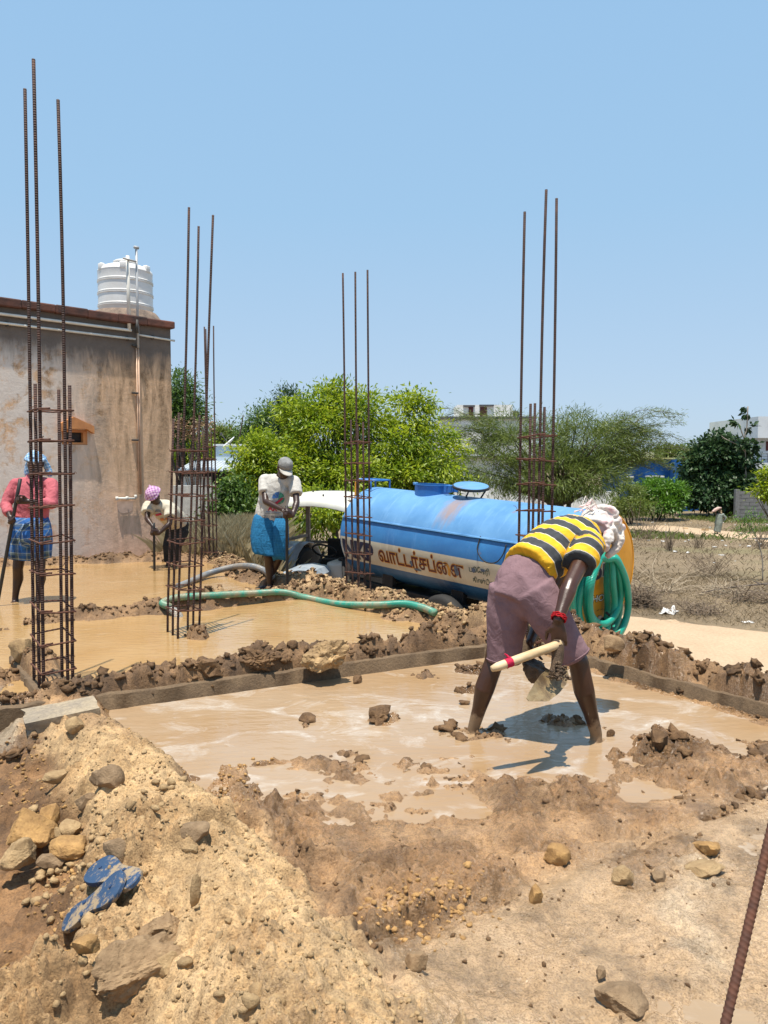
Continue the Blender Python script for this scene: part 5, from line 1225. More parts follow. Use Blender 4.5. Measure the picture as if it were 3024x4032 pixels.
for sx in (-1, 1):
    V = []
    for k in range(9):
        a = R(20 + 140 * k / 8)
        for x in (.46, .80): V.append((sx * x, -.35 + .70 * math.cos(a), .62 + .70 * math.sin(a)))
    fd = obj('fender', np_mesh('fender', V, [(2 * k, 2 * k + 1, 2 * k + 3, 2 * k + 2) for k in range(8)], True), M_HOOD, tr); md = fd.modifiers.new('thick', 'SOLIDIFY'); md.thickness = .02
wr = MB()
wr.tube(smooth_path([(-.5, .5, 1.15), (-.62, .75, .85), (-.7, .6, .72), (-.6, .2, .8)], 6), .03, 8)
wr.build('intake_hose', M_BLACK, tr, smooth=True)
for k in range(4):
    a = random.uniform(-.1, .1); w = MB().tube(smooth_path([(-.62, -.75, 1.0 + a), (-.72, -.95, .85), (-.8, -1.15, .45 + a), (-.66, -1.3, .35 + a), (-.55, -1.15 + a, .7), (-.62, -1.0, .95 + a * .5)], 6), .011, 6).build('cable', M_PVCGREY, tr, smooth=True)
# ================================================================== PEOPLE
def remesh(mb, voxel, it=5):
    """union of closed tubes -> one continuous skin (vertex and quad arrays)"""
    me = np_mesh('tmp', mb.v, mb.f); o = bpy.data.objects.new('tmp', me); col.objects.link(o)
    m = o.modifiers.new('r', 'REMESH'); m.mode = 'VOXEL'; m.voxel_size = voxel; m.adaptivity = 0
    s = o.modifiers.new('s', 'SMOOTH'); s.factor = .5; s.iterations = it
    dg = bpy.context.evaluated_depsgraph_get(); dg.update(); ev = o.evaluated_get(dg); m2 = ev.to_mesh()
    V = np.empty(len(m2.vertices) * 3, np.float32); m2.vertices.foreach_get('co', V); V = V.reshape(-1, 3).astype(float)
    N = np.empty(len(m2.vertices) * 3, np.float32); m2.vertices.foreach_get('normal', N); N = N.reshape(-1, 3).astype(float)
    n = len(m2.polygons); tot = np.empty(n, np.int32); m2.polygons.foreach_get('loop_total', tot); L = np.empty(len(m2.loops), np.int32); m2.loops.foreach_get('vertex_index', L)
    if (tot == 4).all(): F = L.reshape(-1, 4)
    else: F = [tuple(p.vertices) for p in m2.polygons]
    ev.to_mesh_clear(); bpy.data.objects.remove(o); bpy.data.meshes.remove(me); return V, N, F
def limb(mb, P, Rd, n=14, up=None, ell=None, rounded=True):
    P = [Vector(p) for p in P]; ell = ell or [(r, r) for r in Rd]
    if rounded:
        d0 = (P[0] - P[1]).normalized(); d1 = (P[-1] - P[-2]).normalized(); e0, e1 = ell[0], ell[-1]; m0, m1 = min(e0), min(e1)
        P = [P[0] + d0 * m0 * .85, P[0] + d0 * m0 * .5] + P + [P[-1] + d1 * m1 * .5, P[-1] + d1 * m1 * .85]
        if isinstance(up, list): up = [up[0]] * 2 + up + [up[-1]] * 2
        ell = [(e0[0] * .45, e0[1] * .45), (e0[0] * .85, e0[1] * .85)] + list(ell) + [(e1[0] * .85, e1[1] * .85), (e1[0] * .45, e1[1] * .45)]
    mb.tube(P, None, n, True, ell, up); return mb
def lerps(a, b, ts): return [Vector(a).lerp(Vector(b), t) for t in ts]
def ball(mb, c, r, n=12):
    rx, ry, rz = (r, r, r) if not hasattr(r, '__len__') else r
    P = []; E = []
    for i in range(9):
        a = -math.pi / 2 + math.pi * (i + .15) / 8.3; P.append(Vector(c) + Vector((0, 0, rz * math.sin(a)))); E.append((rx * math.cos(a) + 1e-4, ry * math.cos(a) + 1e-4))
    mb.tube(P, None, n, True, E, Vector((1, 0, 0)))
def frame(f, u):
    f = Vector(f).normalized(); r = f.cross(Vector(u)).normalized(); u = r.cross(f).normalized(); return r, f, u
def head_shape(mb, c, f, u, s=1.0):
    r, f, u = frame(f, u); c = Vector(c)
    def pt(x, y, z): return c + r * x * s + f * y * s + u * z * s
    rings = [(-.118, .028, .028, .052), (-.108, .042, .042, .042), (-.085, .053, .060, .028), (-.05, .062, .076, .014), (0, .070, .088, .004), (.045, .074, .094, -.004), (.08, .070, .088, -.008), (.105, .054, .068, -.01), (.12, .03, .038, -.01)]
    mb.tube([pt(0, q[3], q[0]) for q in rings], None, 20, True, [(q[1] * s, q[2] * s) for q in rings], r)
    limb(mb, [pt(0, .088, .02), pt(0, .102, -.012), pt(0, .108, -.03)], [.009 * s, .011 * s, .015 * s], 8)               # nose
    limb(mb, [pt(-.045, .074, .034), pt(0, .09, .032), pt(.045, .074, .034)], [.010 * s] * 3, 8)                        # brow
    limb(mb, [pt(-.022, .082, -.062), pt(0, .09, -.06), pt(.022, .082, -.062)], [.008 * s] * 3, 8)                      # lips
    limb(mb, [pt(-.02, .078, -.076), pt(0, .086, -.076), pt(.02, .078, -.076)], [.008 * s] * 3, 8)
    for sx in (-1, 1): limb(mb, [pt(sx * .074, -.01, -.03), pt(sx * .08, -.012, 0), pt(sx * .079, -.016, .025)], None, 10, f, [(.012 * s, .008 * s), (.02 * s, .009 * s), (.016 * s, .008 * s)])
    return pt
def eyes(root, pt, M_):
    for sx in (-1, 1):
        mb = MB(); ball(mb, pt(sx * .031, .077, .014), .0125); mb.build('eye', M_EYE, root, smooth=True)
def hand_shape(mb, wrist, along, palm_n, side, curl=(25, 35, 25), s=1.0, spread=.10, thumb=(.5, .4), voxel_safe=1.0):
    """wrist point, direction of the fingers, palm normal (the way the fingers curl), side = direction towards the thumb"""
    w = Vector(wrist); a = Vector(along).normalized(); n = Vector(palm_n); n = (n - a * a.dot(n)).normalized(); t = a.cross(n); t = t if t.dot(Vector(side)) > 0 else -t
    limb(mb, [w - a * .01 * s, w + a * .03 * s, w + a * .065 * s, w + a * .088 * s], None, 12, t, [(.026 * s, .017 * s), (.034 * s, .017 * s), (.039 * s, .015 * s), (.038 * s, .012 * s)])
    for k, (off, ln) in enumerate(((.030, .078), (.010, .088), (-.010, .082), (-.029, .064))):
        p = w + a * (.080 - (.006 if k == 3 else 0)) * s + t * off * s; d = (a + t * (off / .03) * spread).normalized(); P = [p]
        ax = d.cross(n).normalized(); q = 0
        for c, f in zip(curl, (.45, .32, .23)):
            q += R(c + random.uniform(-4, 4)); dd = (d * math.cos(q) + n * math.sin(q)); P.append(P[-1] + dd * ln * f * s)
        limb(mb, P, [.0092 * s * voxel_safe, .0088 * s * voxel_safe, .0082 * s * voxel_safe, .0066 * s * voxel_safe], 8)
    p = w + a * .022 * s + t * .026 * s; d1 = (a * .62 + t * .7 + n * thumb[0]).normalized(); d2 = (a * .85 + t * .1 + n * thumb[1] * 1.6).normalized()
    limb(mb, [p, p + d1 * .036 * s, p + d1 * .036 * s + d2 * .03 * s, p + d1 * .036 * s + d2 * .052 * s], [.013 * s, .0115 * s, .0098 * s, .008 * s], 8)
def body_shape(J, s=1.0, arms=True, feet=True, thin=1.0):
    mb = MB(); lat = Vector(J['lat'])
    pel, wa, ch, ne = [Vector(J[k]) for k in ('pelvis', 'waist', 'chest', 'neck')]
    limb(mb, [pel + (pel - wa).normalized() * .03, pel, wa, wa.lerp(ch, .5), ch, ch.lerp(ne, .6), ne], None, 18, [Vector(J['hipR']) - Vector(J['hipL'])] * 2 + [Vector(J['hipR']) - Vector(J['hipL']) + lat] + [lat] * 4, [(a * s * thin, b * s * thin) for a, b in ((.11, .09), (.140, .105), (.130, .09), (.145, .105), (.16, .112), (.13, .085), (.062, .058))])
    limb(mb, [J['shL'], ch.lerp(ne, .75), J['shR']], [.05 * s, .065 * s, .05 * s], 12)
    hd = Vector(J['head']); limb(mb, [ne - (hd - ne) * .15, ne.lerp(hd, .3), ne.lerp(hd, .75)], [.058 * s, .052 * s, .05 * s], 12)
    pt = head_shape(mb, hd, J['hd'], J['hu'], s)
    for k in 'LR':
        sh, el, wr = [Vector(J[q + k]) for q in ('sh', 'el', 'wr')]
        limb(mb, [sh, sh.lerp(el, .35), sh.lerp(el, .75), el], [r * s * thin for r in (.052, .048, .042, .040)], 12)
        limb(mb, [el, el.lerp(wr, .25), el.lerp(wr, .6), wr], [r * s * thin for r in (.040, .043, .034, .027)], 12)
        hp_, kn, an = [Vector(J[q + k]) for q in ('hip', 'kn', 'an')]
        limb(mb, [hp_, hp_.lerp(kn, .3), hp_.lerp(kn, .7), kn], [r * s * thin for r in (.088, .080, .064, .056)], 14)
        back = J.get('calf', Vector((0, .02, 0)))
        limb(mb, [kn, kn.lerp(an, .2) + Vector(back) * .6, kn.lerp(an, .38) + Vector(back), kn.lerp(an, .7) + Vector(back) * .3, an], [r * s * thin for r in (.054, .055, .056, .040, .033)], 14)
        if feet:
            toe = Vector(J['toe' + k]); d = (toe - an); d.z = 0; d.normalize(); lt = Vector((-d.y, d.x, 0)); b = Vector((an.x, an.y, toe.z))
            limb(mb, [b - d * .045 + Vector((0, 0, .03)), b + Vector((0, 0, .035)), b + d * .07 + Vector((0, 0, .028)), b + d * .13 + Vector((0, 0, .014)), b + d * .165 + Vector((0, 0, .01))], None, 12, lt, [(.032, .03), (.036, .04), (.040, .028), (.046, .014), (.043, .010)])
            limb(mb, [an, b + Vector((0, 0, .03))], [.033 * s, .034 * s], 10)
            for q in range(5): x = (q - 2) * .0175; limb(mb, [b + d * .155 + lt * x + Vector((0, 0, .010)), b + d * (.195 - abs(q - 1.4) * .008) + lt * x * 1.05 + Vector((0, 0, .008))], [.0095, .0085], 8)
    return mb, pt
def skin(name, c, c2, rough=.42, mud=None, mud_h=0.0):
    m, nt, b = mat_new(name); n = nnoise(nt, 9, 6, .6); r = ramp(nt, n.outputs['Fac'], [(.3, c2), (.7, c)]); cc = r.outputs[0]; rgh = rough
    if mud:
        tc = nt.nodes.new('ShaderNodeTexCoord'); sx = nt.nodes.new('ShaderNodeSeparateXYZ'); lk(nt, tc.outputs['Object'], sx.inputs[0])
        mr = nt.nodes.new('ShaderNodeMapRange'); mr.inputs[1].default_value = mud_h; mr.inputs[2].default_value = 0.02; mr.inputs[3].default_value = -.12; mr.inputs[4].default_value = .55; lk(nt, sx.outputs['Z'], mr.inputs[0])
        n2 = nnoise(nt, 12, 7, .65); ad = nt.nodes.new('ShaderNodeMath'); ad.operation = 'ADD'; lk(nt, mr.outputs[0], ad.inputs[0]); lk(nt, n2.outputs['Fac'], ad.inputs[1])
        k = ramp(nt, ad.outputs[0], [(.68, 0.0), (.82, .95)]); cc = mixc(nt, k.outputs[0], cc, mud); rr = ramp(nt, k.outputs[0], [(0, rough), (1, .8)]); lk(nt, rr.outputs[0], b.inputs['Roughness'])
    else: b.inputs['Roughness'].default_value = rgh
    lk(nt, cc, b.inputs['Base Color']); n3 = nnoise(nt, 90, 4, .6); bump(nt, b, n3.outputs['Fac'], .15, .004); b.inputs['Specular IOR Level'].default_value = .5; return m
M_SKIN = skin('dark_brown_skin', (.062, .025, .013), (.038, .015, .008), .36, (.26, .17, .095), .22)
M_SKINB = skin('deep_brown_skin', (.042, .018, .010), (.026, .011, .007), .42)
M_EYE = simple('eye_white', (.55, .5, .45), .3)
def cloth(name, c, c2, rough=.9, scale=14, weave=900, bmp=.5):
    m, nt, b = mat_new(name); n = nnoise(nt, scale, 5, .6); r = ramp(nt, n.outputs['Fac'], [(.3, c2), (.7, c)]); lk(nt, r.outputs[0], b.inputs['Base Color']); b.inputs['Roughness'].default_value = rough; b.inputs['Specular IOR Level'].default_value = .2
    n2 = nnoise(nt, 16, 4, .55, dist=.8); bump(nt, b, n2.outputs['Fac'], bmp, .02); return m
def finish(name, V, N, F, base, mat, parent, disp=None, attrs=None):
    if disp is not None: V = V + N * disp[:, None]
    me = np_mesh(name, V - np.array(base)[None], F, True)
    for k, a in (attrs or {}).items(): vattr(me, k, a)
    return obj(name, me, mat, parent)
def wrinkle(V, amp, sc, dirv=(0, 0, 1), stretch=3.0, seed=0, ridged=True):
    """folds elongated along dirv"""
    d = np.array(Vector(dirv).normalized()); t = V @ d; P = V - np.outer(t, d) * (1 - 1 / stretch); P = P + .03 * np.stack([vnoise(V[:, 0] * 9, V[:, 1] * 9, V[:, 2] * 9, seed + k) for k in range(3)], -1)
    n = fbm(P[:, 0] * sc, P[:, 1] * sc, P[:, 2] * sc, 2, seed + 9)
    return amp * ((1 - 2.2 * np.abs(n)) if ridged else n)
def Vv(px, py, d): return AT(px, py, d)
def poleobj(a, b, r, label, name='digging_bar', mat=None, cat='digging bar', ell=None):
    a, b = Vector(a), Vector(b); N = 8; me = MB(); P = lerps(a, b, [i / N for i in range(N + 1)]); me.tube(P, [r * (1 - .1 * (i == N)) for i in range(N + 1)], 10); o = me.build(name, mat or M_BAR, smooth=True); tag(o, label, cat); return o
M_BAR = simple('dark_iron_bar', (.03, .028, .027), .55, .3, scale=9)

# ------------------------------------------------------------------ the digging man in the foreground
def man_striped():
    J = dict(pelvis=Vv(2055, 2300, 4.08), waist=Vv(2095, 2235, 4.12), chest=Vv(2205, 2150, 4.26), neck=Vv(2292, 2098, 4.38), head=Vv(2358, 2100, 4.46),
             shL=Vv(2262, 2130, 4.46), shR=Vv(2322, 2142, 4.12), elR=Vv(2245, 2300, 3.86), wrR=Vv(2198, 2440, 3.74), elL=Vv(2140, 2400, 4.40), wrL=Vv(2088, 2530, 4.20),
             hipL=Vv(2008, 2335, 4.14), hipR=Vv(2120, 2345, 4.02), knL=Vv(1946, 2606, 4.15), knR=Vv(2278, 2608, 3.98), anL=Vv(1864, 2868, 4.20), anR=Vv(2347, 2888, 4.06))
    J['toeL'] = Vector((J['anL'].x - .02, J['anL'].y + .17, -.06)); J['toeR'] = Vector((J['anR'].x + .13, J['anR'].y + .1, -.05))
    J['lat'] = (J['shR'] - J['shL']); J['hd'] = Vector((.62, .30, -.62)); J['hu'] = Vector((.55, .35, .75)); J['calf'] = Vector((-.012, -.022, 0))
    base = Vector((J['pelvis'].x, J['pelvis'].y, 0)); root = empty('person', base); tag(root, 'barefoot man in striped yellow shirt and mauve shorts bending over a hoe', 'person')
    mb, pt = body_shape(J, .98)
    hand_shape(mb, J['wrR'] + Vector((0, 0, -.015)), (.06, -.02, -1), (.12, 1, -.1), (-1, 0, 0), (18, 48, 40), 1.06)
    hand_shape(mb, J['wrL'] + Vector((0, 0, -.01)), (.1, -.1, -1), (.8, .0, -.1), (0, -1, 0), (25, 45, 35), .95)
    V, N, F = remesh(mb, .0055, 3); finish('body', V, N, F, base, M_SKIN, root)
    # --- shirt
    sp = [Vv(2072, 2238, 4.10), Vv(2140, 2188, 4.18), Vv(2205, 2146, 4.26), Vv(2262, 2118, 4.33), Vv(2306, 2104, 4.385)]
    sm = MB(); el = [(.165, .128), (.176, .140), (.184, .146), (.176, .130), (.105, .088)]; lat = J['lat']; 
    limb(sm, sp, None, 24, lat, el, rounded=False)
    slR = [J['shR'] + (J['shR'] - J['elR']) * .05, J['shR'].lerp(J['elR'], .25), J['shR'].lerp(J['elR'], .52)]; limb(sm, slR, [.075, .079, .080], 18, rounded=False)
    slL = [J['shL'], J['shL'].lerp(J['elL'], .45)]; limb(sm, slL, [.075, .078], 16, rounded=False)
    limb(sm, [J['shL'], J['chest'].lerp(J['neck'], .7) + Vector((0, 0, .02)), J['shR']], [.07, .09, .072], 16)
    V, N, F = remesh(sm, .006, 3)
    S = np.array([v[:] for v in smooth_path(sp, 8)]); cum = np.concatenate([[0], np.cumsum(np.linalg.norm(np.diff(S, axis=0), axis=1))])
    dist = np.linalg.norm(V[:, None, :] - S[None], axis=2); t_t = cum[np.argmin(dist, 1)]
    ax = np.array((sp[-1] - sp[0]).normalized()); t_t = (V - S[0]) @ ax + .10 * np.sin(((V - S[0]) @ np.array((0, 0, 1.0))) * 3)
    a0, a1 = np.array(J['shR']), np.array(J['elR']); d = a1 - a0; L = np.linalg.norm(d); d /= L; tt = (V - a0) @ d; rad = np.linalg.norm(V - a0 - np.outer(tt, d), axis=1)
    isl = (rad < .095) & (tt > .03); coord = np.where(isl, .04 - tt + .62, t_t)
    w = wrinkle(V, .009, 8, (J['shR'] - sp[0]) + Vector((0, 0, -.1)), 4.0, 3) + wrinkle(V, .004, 20, (sp[2] - sp[0]).cross(lat), 3.0, 8)
    finish('shirt', V, N, F, base, mat_stripes(), root, w, {'stripe': coord})
    # --- shorts
    sh = MB(); back = Vector((-.03, -.03, 0))
    limb(sh, [J['waist'].lerp(J['pelvis'], -.02), J['waist'].lerp(J['pelvis'], .35), J['pelvis'] + back * .3, J['pelvis'] + (J['pelvis'] - J['waist']) * 1.1], None, 22, (J['hipR'] - J['hipL']), [(.150, .116), (.156, .122), (.152, .122), (.11, .105)], rounded=False)
    HE = {'L': Vv(1984, 2606, 4.13), 'R': Vv(2266, 2592, 3.98)}
    for k, rr in (('L', (.126, .112, .098, .094)), ('R', (.122, .108, .092, .085))):
        h = J['hip' + k] + Vector((-.012, -.026, 0)); limb(sh, [h.lerp(J['pelvis'], .3) + Vector((0, 0, .02)), h.lerp(HE[k], .33), h.lerp(HE[k], .68), HE[k]], rr, 20, rounded=False)
    ball(sh, J['pelvis'].lerp((HE['L'] + HE['R']) / 2, .17) + Vector((0, -.01, 0)), (.125, .115, .125), 16)
    ball(sh, J['hipL'] + Vector((.0, -.03, -.0)), (.108, .095, .115), 16); ball(sh, J['hipR'] + Vector((-.035, -.02, .01)), (.105, .09, .115), 16)
    V, N, F = remesh(sh, .007, 14)
    crotch = np.array(J['pelvis'].lerp((J['knL'] + J['knR']) / 2, .35)); dc = np.linalg.norm(V - crotch, axis=1)
    w = wrinkle(V, .005, 10, (J['knR'] - J['hipL']), 4.5, 21) * np.clip(1.15 - dc * 2.4, .12, 1.0) + wrinkle(V, .0022, 22, (J['knR'] - J['hipL']), 4, 27, False)
    w += .006 * np.exp(-((V[:, 2] - V[:, 2].max() + .06) / .03) ** 2) * np.sin(np.arctan2(V[:, 1] - base.y, V[:, 0] - base.x) * 46) * .5
    so = finish('shorts', V, N, F, base, cloth('mauve_jersey', (.235, .145, .158), (.18, .108, .118), .9), root, w)
    # hems and waistband as thin raised bands
    for k in 'LR':
        h, kn = J['hip' + k], J['kn' + k]; c = HE[k] + (h - HE[k]).normalized() * .012; dd = (HE[k] - h).normalized(); s1 = dd.orthogonal().normalized(); s2 = dd.cross(s1); r0 = .0935 if k == 'L' else .0845
        MB().tube([c - base + s1 * (r0 + .002) * math.cos(a) + s2 * (r0 + .002) * math.sin(a) for a in np.linspace(0, 6.2832, 33)], .0035, 6, cap=False).build('hem', so.data.materials[0], so, smooth=True)
    # --- red threads at the wrist
    c = J['elR'].lerp(J['wrR'], .93); dd = (J['wrR'] - J['elR']).normalized(); s1 = dd.orthogonal().normalized(); s2 = dd.cross(s1); br = MB()
    for q in range(3): br.tube([c - base + dd * (q * .009 - .006) + (s1 * math.cos(a) + s2 * math.sin(a)) * (.0345 + .0015 * math.sin(a * 13 + q)) + dd * .002 * math.sin(a * 7 + q * 2) for a in np.linspace(0, 6.2832, 49)], .0042, 6, cap=False)
    br.build('wrist_thread', cloth('red_thread', (.42, .012, .018), (.28, .008, .012)), root, smooth=True)
    # --- head cloth
    hc = MB(); r, f, u = frame(J['hd'], J['hu'])
    def hpnt(x, y, z): return J['head'] + r * x + f * y + u * z
    hc.tube([hpnt(0, .01, .0), hpnt(0, -.01, .045), hpnt(0, -.014, .09), hpnt(0, -.015, .125), hpnt(0, -.015, .145)], None, 18, True, [(.088, .10), (.095, .112), (.088, .105), (.06, .07), (.02, .025)], r)
    for q, (z, tl, rad) in enumerate(((.015, .02, .015), (.035, -.02, .017), (.06, .03, .016), (.085, -.03, .017), (.105, .02, .015))):
        P = [hpnt((.094 - .02 * (q == 4)) * math.cos(a), -.01 + (.108 - .025 * (q == 4)) * math.sin(a), z + tl * math.sin(a * 1.5 + q) + .012 * math.sin(3 * a + q)) for a in np.linspace(0, 6.2832 * .95, 22)]; limb(hc, P, [rad * (1 + .2 * math.sin(i * 1.1 + q)) for i in range(22)], 10)
    limb(hc, [hpnt(-.02, -.11, .06), hpnt(0.0, -.135, .02), hpnt(.03, -.13, -.04), hpnt(.04, -.11, -.09)], [.028, .034, .03, .018], 12)
    limb(hc, [hpnt(.085, -.02, .02), hpnt(.1, .0, -.04), hpnt(.095, .02, -.09)], [.02, .03, .02], 12); limb(hc, [hpnt(.06, .06, .08), hpnt(.08, .085, .03), hpnt(.07, .1, -.03), hpnt(.05, .1, -.08)], [.022, .028, .026, .016], 12)
    V, N, F = remesh(hc, .006, 2); w = wrinkle(V, .006, 30, r + u * .3, 3.5, 41)
    finish('head_cloth', V, N, F, base, mat_towel(), root, w)
    fr = MB()
    for q in range(16):
        a = hpnt(random.uniform(-.05, .05), -.11 + random.uniform(-.03, .02), .08 + random.uniform(-.04, .05)) - base; fr.tube([a, a + Vector((-.03, -.02, .02 + random.uniform(-.01, .02))), a + Vector((-.05 - random.uniform(0, .03), -.03, random.uniform(-.02, .02)))], .003, 4)
    tag(fr.build('cloth_fringe', bpy.data.materials['towel_cloth'], root), kind='stuff')
    return J
def mat_stripes():
    m, nt, b = mat_new('striped_jersey'); at = nt.nodes.new('ShaderNodeAttribute'); at.attribute_name = 'stripe'
    mo = nt.nodes.new('ShaderNodeMath'); mo.operation = 'WRAP'; mo.inputs[1].default_value = 1.0; mo.inputs[2].default_value = 0.0
    sc = nt.nodes.new('ShaderNodeMath'); sc.operation = 'MULTIPLY'; sc.inputs[1].default_value = 1 / .122; lk(nt, at.outputs['Fac'], sc.inputs[0]); lk(nt, sc.outputs[0], mo.inputs[0])
    Y, K, W = (.72, .40, .025), (.055, .058, .062), (.62, .58, .46)
    r = ramp(nt, mo.outputs[0], [(0.0, Y), (.40, Y), (.43, W), (.47, K), (.49, K), (.93, K), (.955, W), (.98, K)]); r.color_ramp.interpolation = 'CONSTANT'
    n = nnoise(nt, 20, 5, .6); r2 = ramp(nt, n.outputs['Fac'], [(.3, (.8, .8, .8)), (.7, (1.1, 1.1, 1.1))]); lk(nt, mixc(nt, 1, r.outputs[0], r2.outputs[0], 'MULTIPLY'), b.inputs['Base Color'])
    b.inputs['Roughness'].default_value = .9; b.inputs['Specular IOR Level'].default_value = .2; n2 = nnoise(nt, 18, 4, .55, dist=.8); bump(nt, b, n2.outputs['Fac'], .4, .015); return m
def mat_towel():
    m, nt, b = mat_new('towel_cloth'); n = nnoise(nt, 9, 4, .6); r = ramp(nt, n.outputs['Fac'], [(.35, (.60, .53, .47)), (.5, (.68, .62, .57)), (.6, (.62, .40, .40)), (.75, (.66, .58, .54))])
    lk(nt, r.outputs[0], b.inputs['Base Color']); b.inputs['Roughness'].default_value = .95; n2 = nnoise(nt, 40, 5, .6); bump(nt, b, n2.outputs['Fac'], .6, .01); return m
J4 = man_striped()
# --- the hoe he holds by its blade socket, handle pointing left
def hoe():
    h0, h1 = Vv(1936, 2634, 3.58), Vv(2178, 2545, 3.70); ctr = h1 + Vector((.02, .01, -.02)); root = empty('hoe', ctr); tag(root, 'muddy hoe with pale wooden handle and broad steel blade held upside down', 'hoe')
    P = lerps(h0, h1 + (h1 - h0) * .12, [i / 12 for i in range(13)]); rr = [.014, .0205] + [.0215] * 10 + [.0215]
    m, nt, b = mat_new('pale_wood'); n = nnoise(nt, 6, 7, .65, vec=mapping(nt, (.5, 3, 3))); r = ramp(nt, n.outputs['Fac'], [(.3, (.42, .28, .13)), (.55, (.60, .45, .26)), (.75, (.66, .53, .34))]); lk(nt, r.outputs[0], b.inputs['Base Color']); b.inputs['Roughness'].default_value = .6
    MB().tube([p - ctr for p in P], rr, 16).build('handle', m, root, smooth=True)
    c = h0.lerp(h1, .27); d = (h1 - h0).normalized(); s1 = d.orthogonal().normalized(); s2 = d.cross(s1); MR = cloth('red_rag', (.55, .025, .07), (.38, .015, .05))
    V = []; n = 18
    for i in range(5):
        for k in range(n): a = 2 * math.pi * k / n; V.append(c + d * (i - 2) * .009 + (s1 * math.cos(a) + s2 * math.sin(a)) * (.0235 + .0015 * math.sin(k * 2.1 + i)) - ctr)
    tapeo = obj('rag_band', np_mesh('rag_band', V, [(i * n + k, i * n + (k + 1) % n, (i + 1) * n + (k + 1) % n, (i + 1) * n + k) for i in range(4) for k in range(n)], True), MR, root)
    q = c - ctr + Vector((0, 0, .024)); MB().tube([q, q + Vector((-.01, 0, .012)), q + Vector((-.02, -.004, .02))], [.008, .006, .003], 6).build('rag_knot', MR, tapeo)
    # blade: slightly dished plate, its outline read from the photo at its own depth
    ol = [(2170, 2640), (2205, 2628), (2232, 2638), (2238, 2660), (2228, 2695), (2200, 2730), (2160, 2760), (2150, 2762), (2080, 2761), (2072, 2750), (2082, 2728), (2104, 2690), (2130, 2655), (2148, 2640)]
    dep = [3.70 + .30 * ((py - 2628) / 134.0) * -.35 + .12 * (px - 2150) / 170 for px, py in ol]
    T = [Vv(px, py, dd) - ctr for (px, py), dd in zip(ol, dep)]; cen = sum(T, Vector()) / len(T); nrm = (T[3] - T[9]).cross(T[6] - T[0]).normalized()
    if nrm.y > 0: nrm = -nrm
    K = len(T); V = []; F = []
    for side in (0, 1):
        b0 = len(V); V.append(cen - nrm * .012 + nrm * (.004 if side else 0))
        for ring in (.5, 1.0):
            for t in T: V.append(cen + (t - cen) * ring - nrm * .012 * (1 - ring * ring) + nrm * (.004 if side else 0))
        for k in range(K):
            F.append((b0, b0 + 1 + k, b0 + 1 + (k + 1) % K)); F.append((b0 + 1 + k, b0 + 1 + K + k, b0 + 1 + K + (k + 1) % K, b0 + 1 + (k + 1) % K))
    o0, o1 = 1 + K, 1 + 2 * K + 1 + K
    for k in range(K): F.append((o0 + k, o0 + (k + 1) % K, o1 + (k + 1) % K, o1 + k))
    m2, nt, b = mat_new('muddy_steel'); n = nnoise(nt, 14, 6, .65, dist=.5); r = ramp(nt, n.outputs['Fac'], [(.35, (.13, .085, .045)), (.5, (.27, .19, .095)), (.7, (.34, .26, .145))]); lk(nt, r.outputs[0], b.inputs['Base Color']); b.inputs['Roughness'].default_value = .45; b.inputs['Metallic'].default_value = .15; n2 = nnoise(nt, 60, 5, .6); bump(nt, b, n2.outputs['Fac'], .4, .01)
    bl = obj('blade', np_mesh('blade', V, F, True), m2, root); smooth_by_angle(bl.data, 50)
    sk = MB(); limb(sk, [Vv(2195, 2540, 3.72) - ctr, Vv(2196, 2585, 3.71) - ctr, Vv(2190, 2625, 3.69) - ctr, Vv(2185, 2650, 3.68) - ctr], [.034, .03, .026, .03], 12)
    sk.build('socket', M_CLODD, root, smooth=True)
    C = []; S = []
    for k in range(60):
        t = random.random() ** .7; px, py = 2190 + random.gauss(12, 22) * (.4 + t), 2600 + 75 * t; C.append(Vv(px, py, 3.67 - .1 * t * .35) - ctr - Vector((0, .008, 0))); S.append(random.uniform(.004, .013))
    V, F = lumps(np.array([c[:] for c in C]), S, ICO1, .5); tag(obj('mud_crumbs', np_mesh('mud_crumbs', V, F), M_CLODD, root), kind='stuff')
M_CLODD = mat_clod('dark_wet_mud', (0.13, 0.085, 0.05), (0.05, 0.033, 0.022), .5)
hoe()
# lump of mud in his other hand
me = rock_mesh((.13, .10, .12), 77, rough=.2); o = obj('mud_lump', me, M_CLODD); o.location = Vv(2098, 2640, 4.12); o.rotation_euler = (.3, .4, .2); tag(o, 'dark lump of wet mud in the digging man left hand', 'mud lump')
# ------------------------------------------------------------------ the other workers
def skirt(name, rings, mat, base, parent, folds=9, amp=.07, seed=1, n=72, phase=0.0):
    """wrapped cloth: rings = (centre, half width, half depth); open below, folds deepen towards the hem"""
    V = []; U = []; W = []; rs = np.random.default_rng(seed); ph = rs.uniform(0, 6.28, 6); m = len(rings)
    for i, (c, a, b) in enumerate(rings):
        t = i / (m - 1)
        for k in range(n):
            th = 2 * math.pi * k / n; q = 1 + amp * (.25 + t) * (math.sin(folds * th + ph[0] + .8 * t) * .5 + math.sin((folds * 2 + 1) * th + ph[1] - 2 * t) * .3 + math.sin(3 * th + ph[2] + t * 2) * .4)
            V.append((c.x + a * q * math.cos(th) - base.x, c.y + b * q * math.sin(th) - base.y, c.z - base.z + .012 * math.sin(2 * th + ph[3]) * t)); U.append(th * (a + b) / 2); W.append(c.z)
    F = [(i * n + k, i * n + (k + 1) % n, (i + 1) * n + (k + 1) % n, (i + 1) * n + k) for i in range(m - 1) for k in range(n)]
    me = np_mesh(name, V, np.array(F), True); vattr(me, 'pu', U); vattr(me, 'pv', W); o = obj(name, me, mat, parent); md = o.modifiers.new('thick', 'SOLIDIFY'); md.thickness = .004; return o
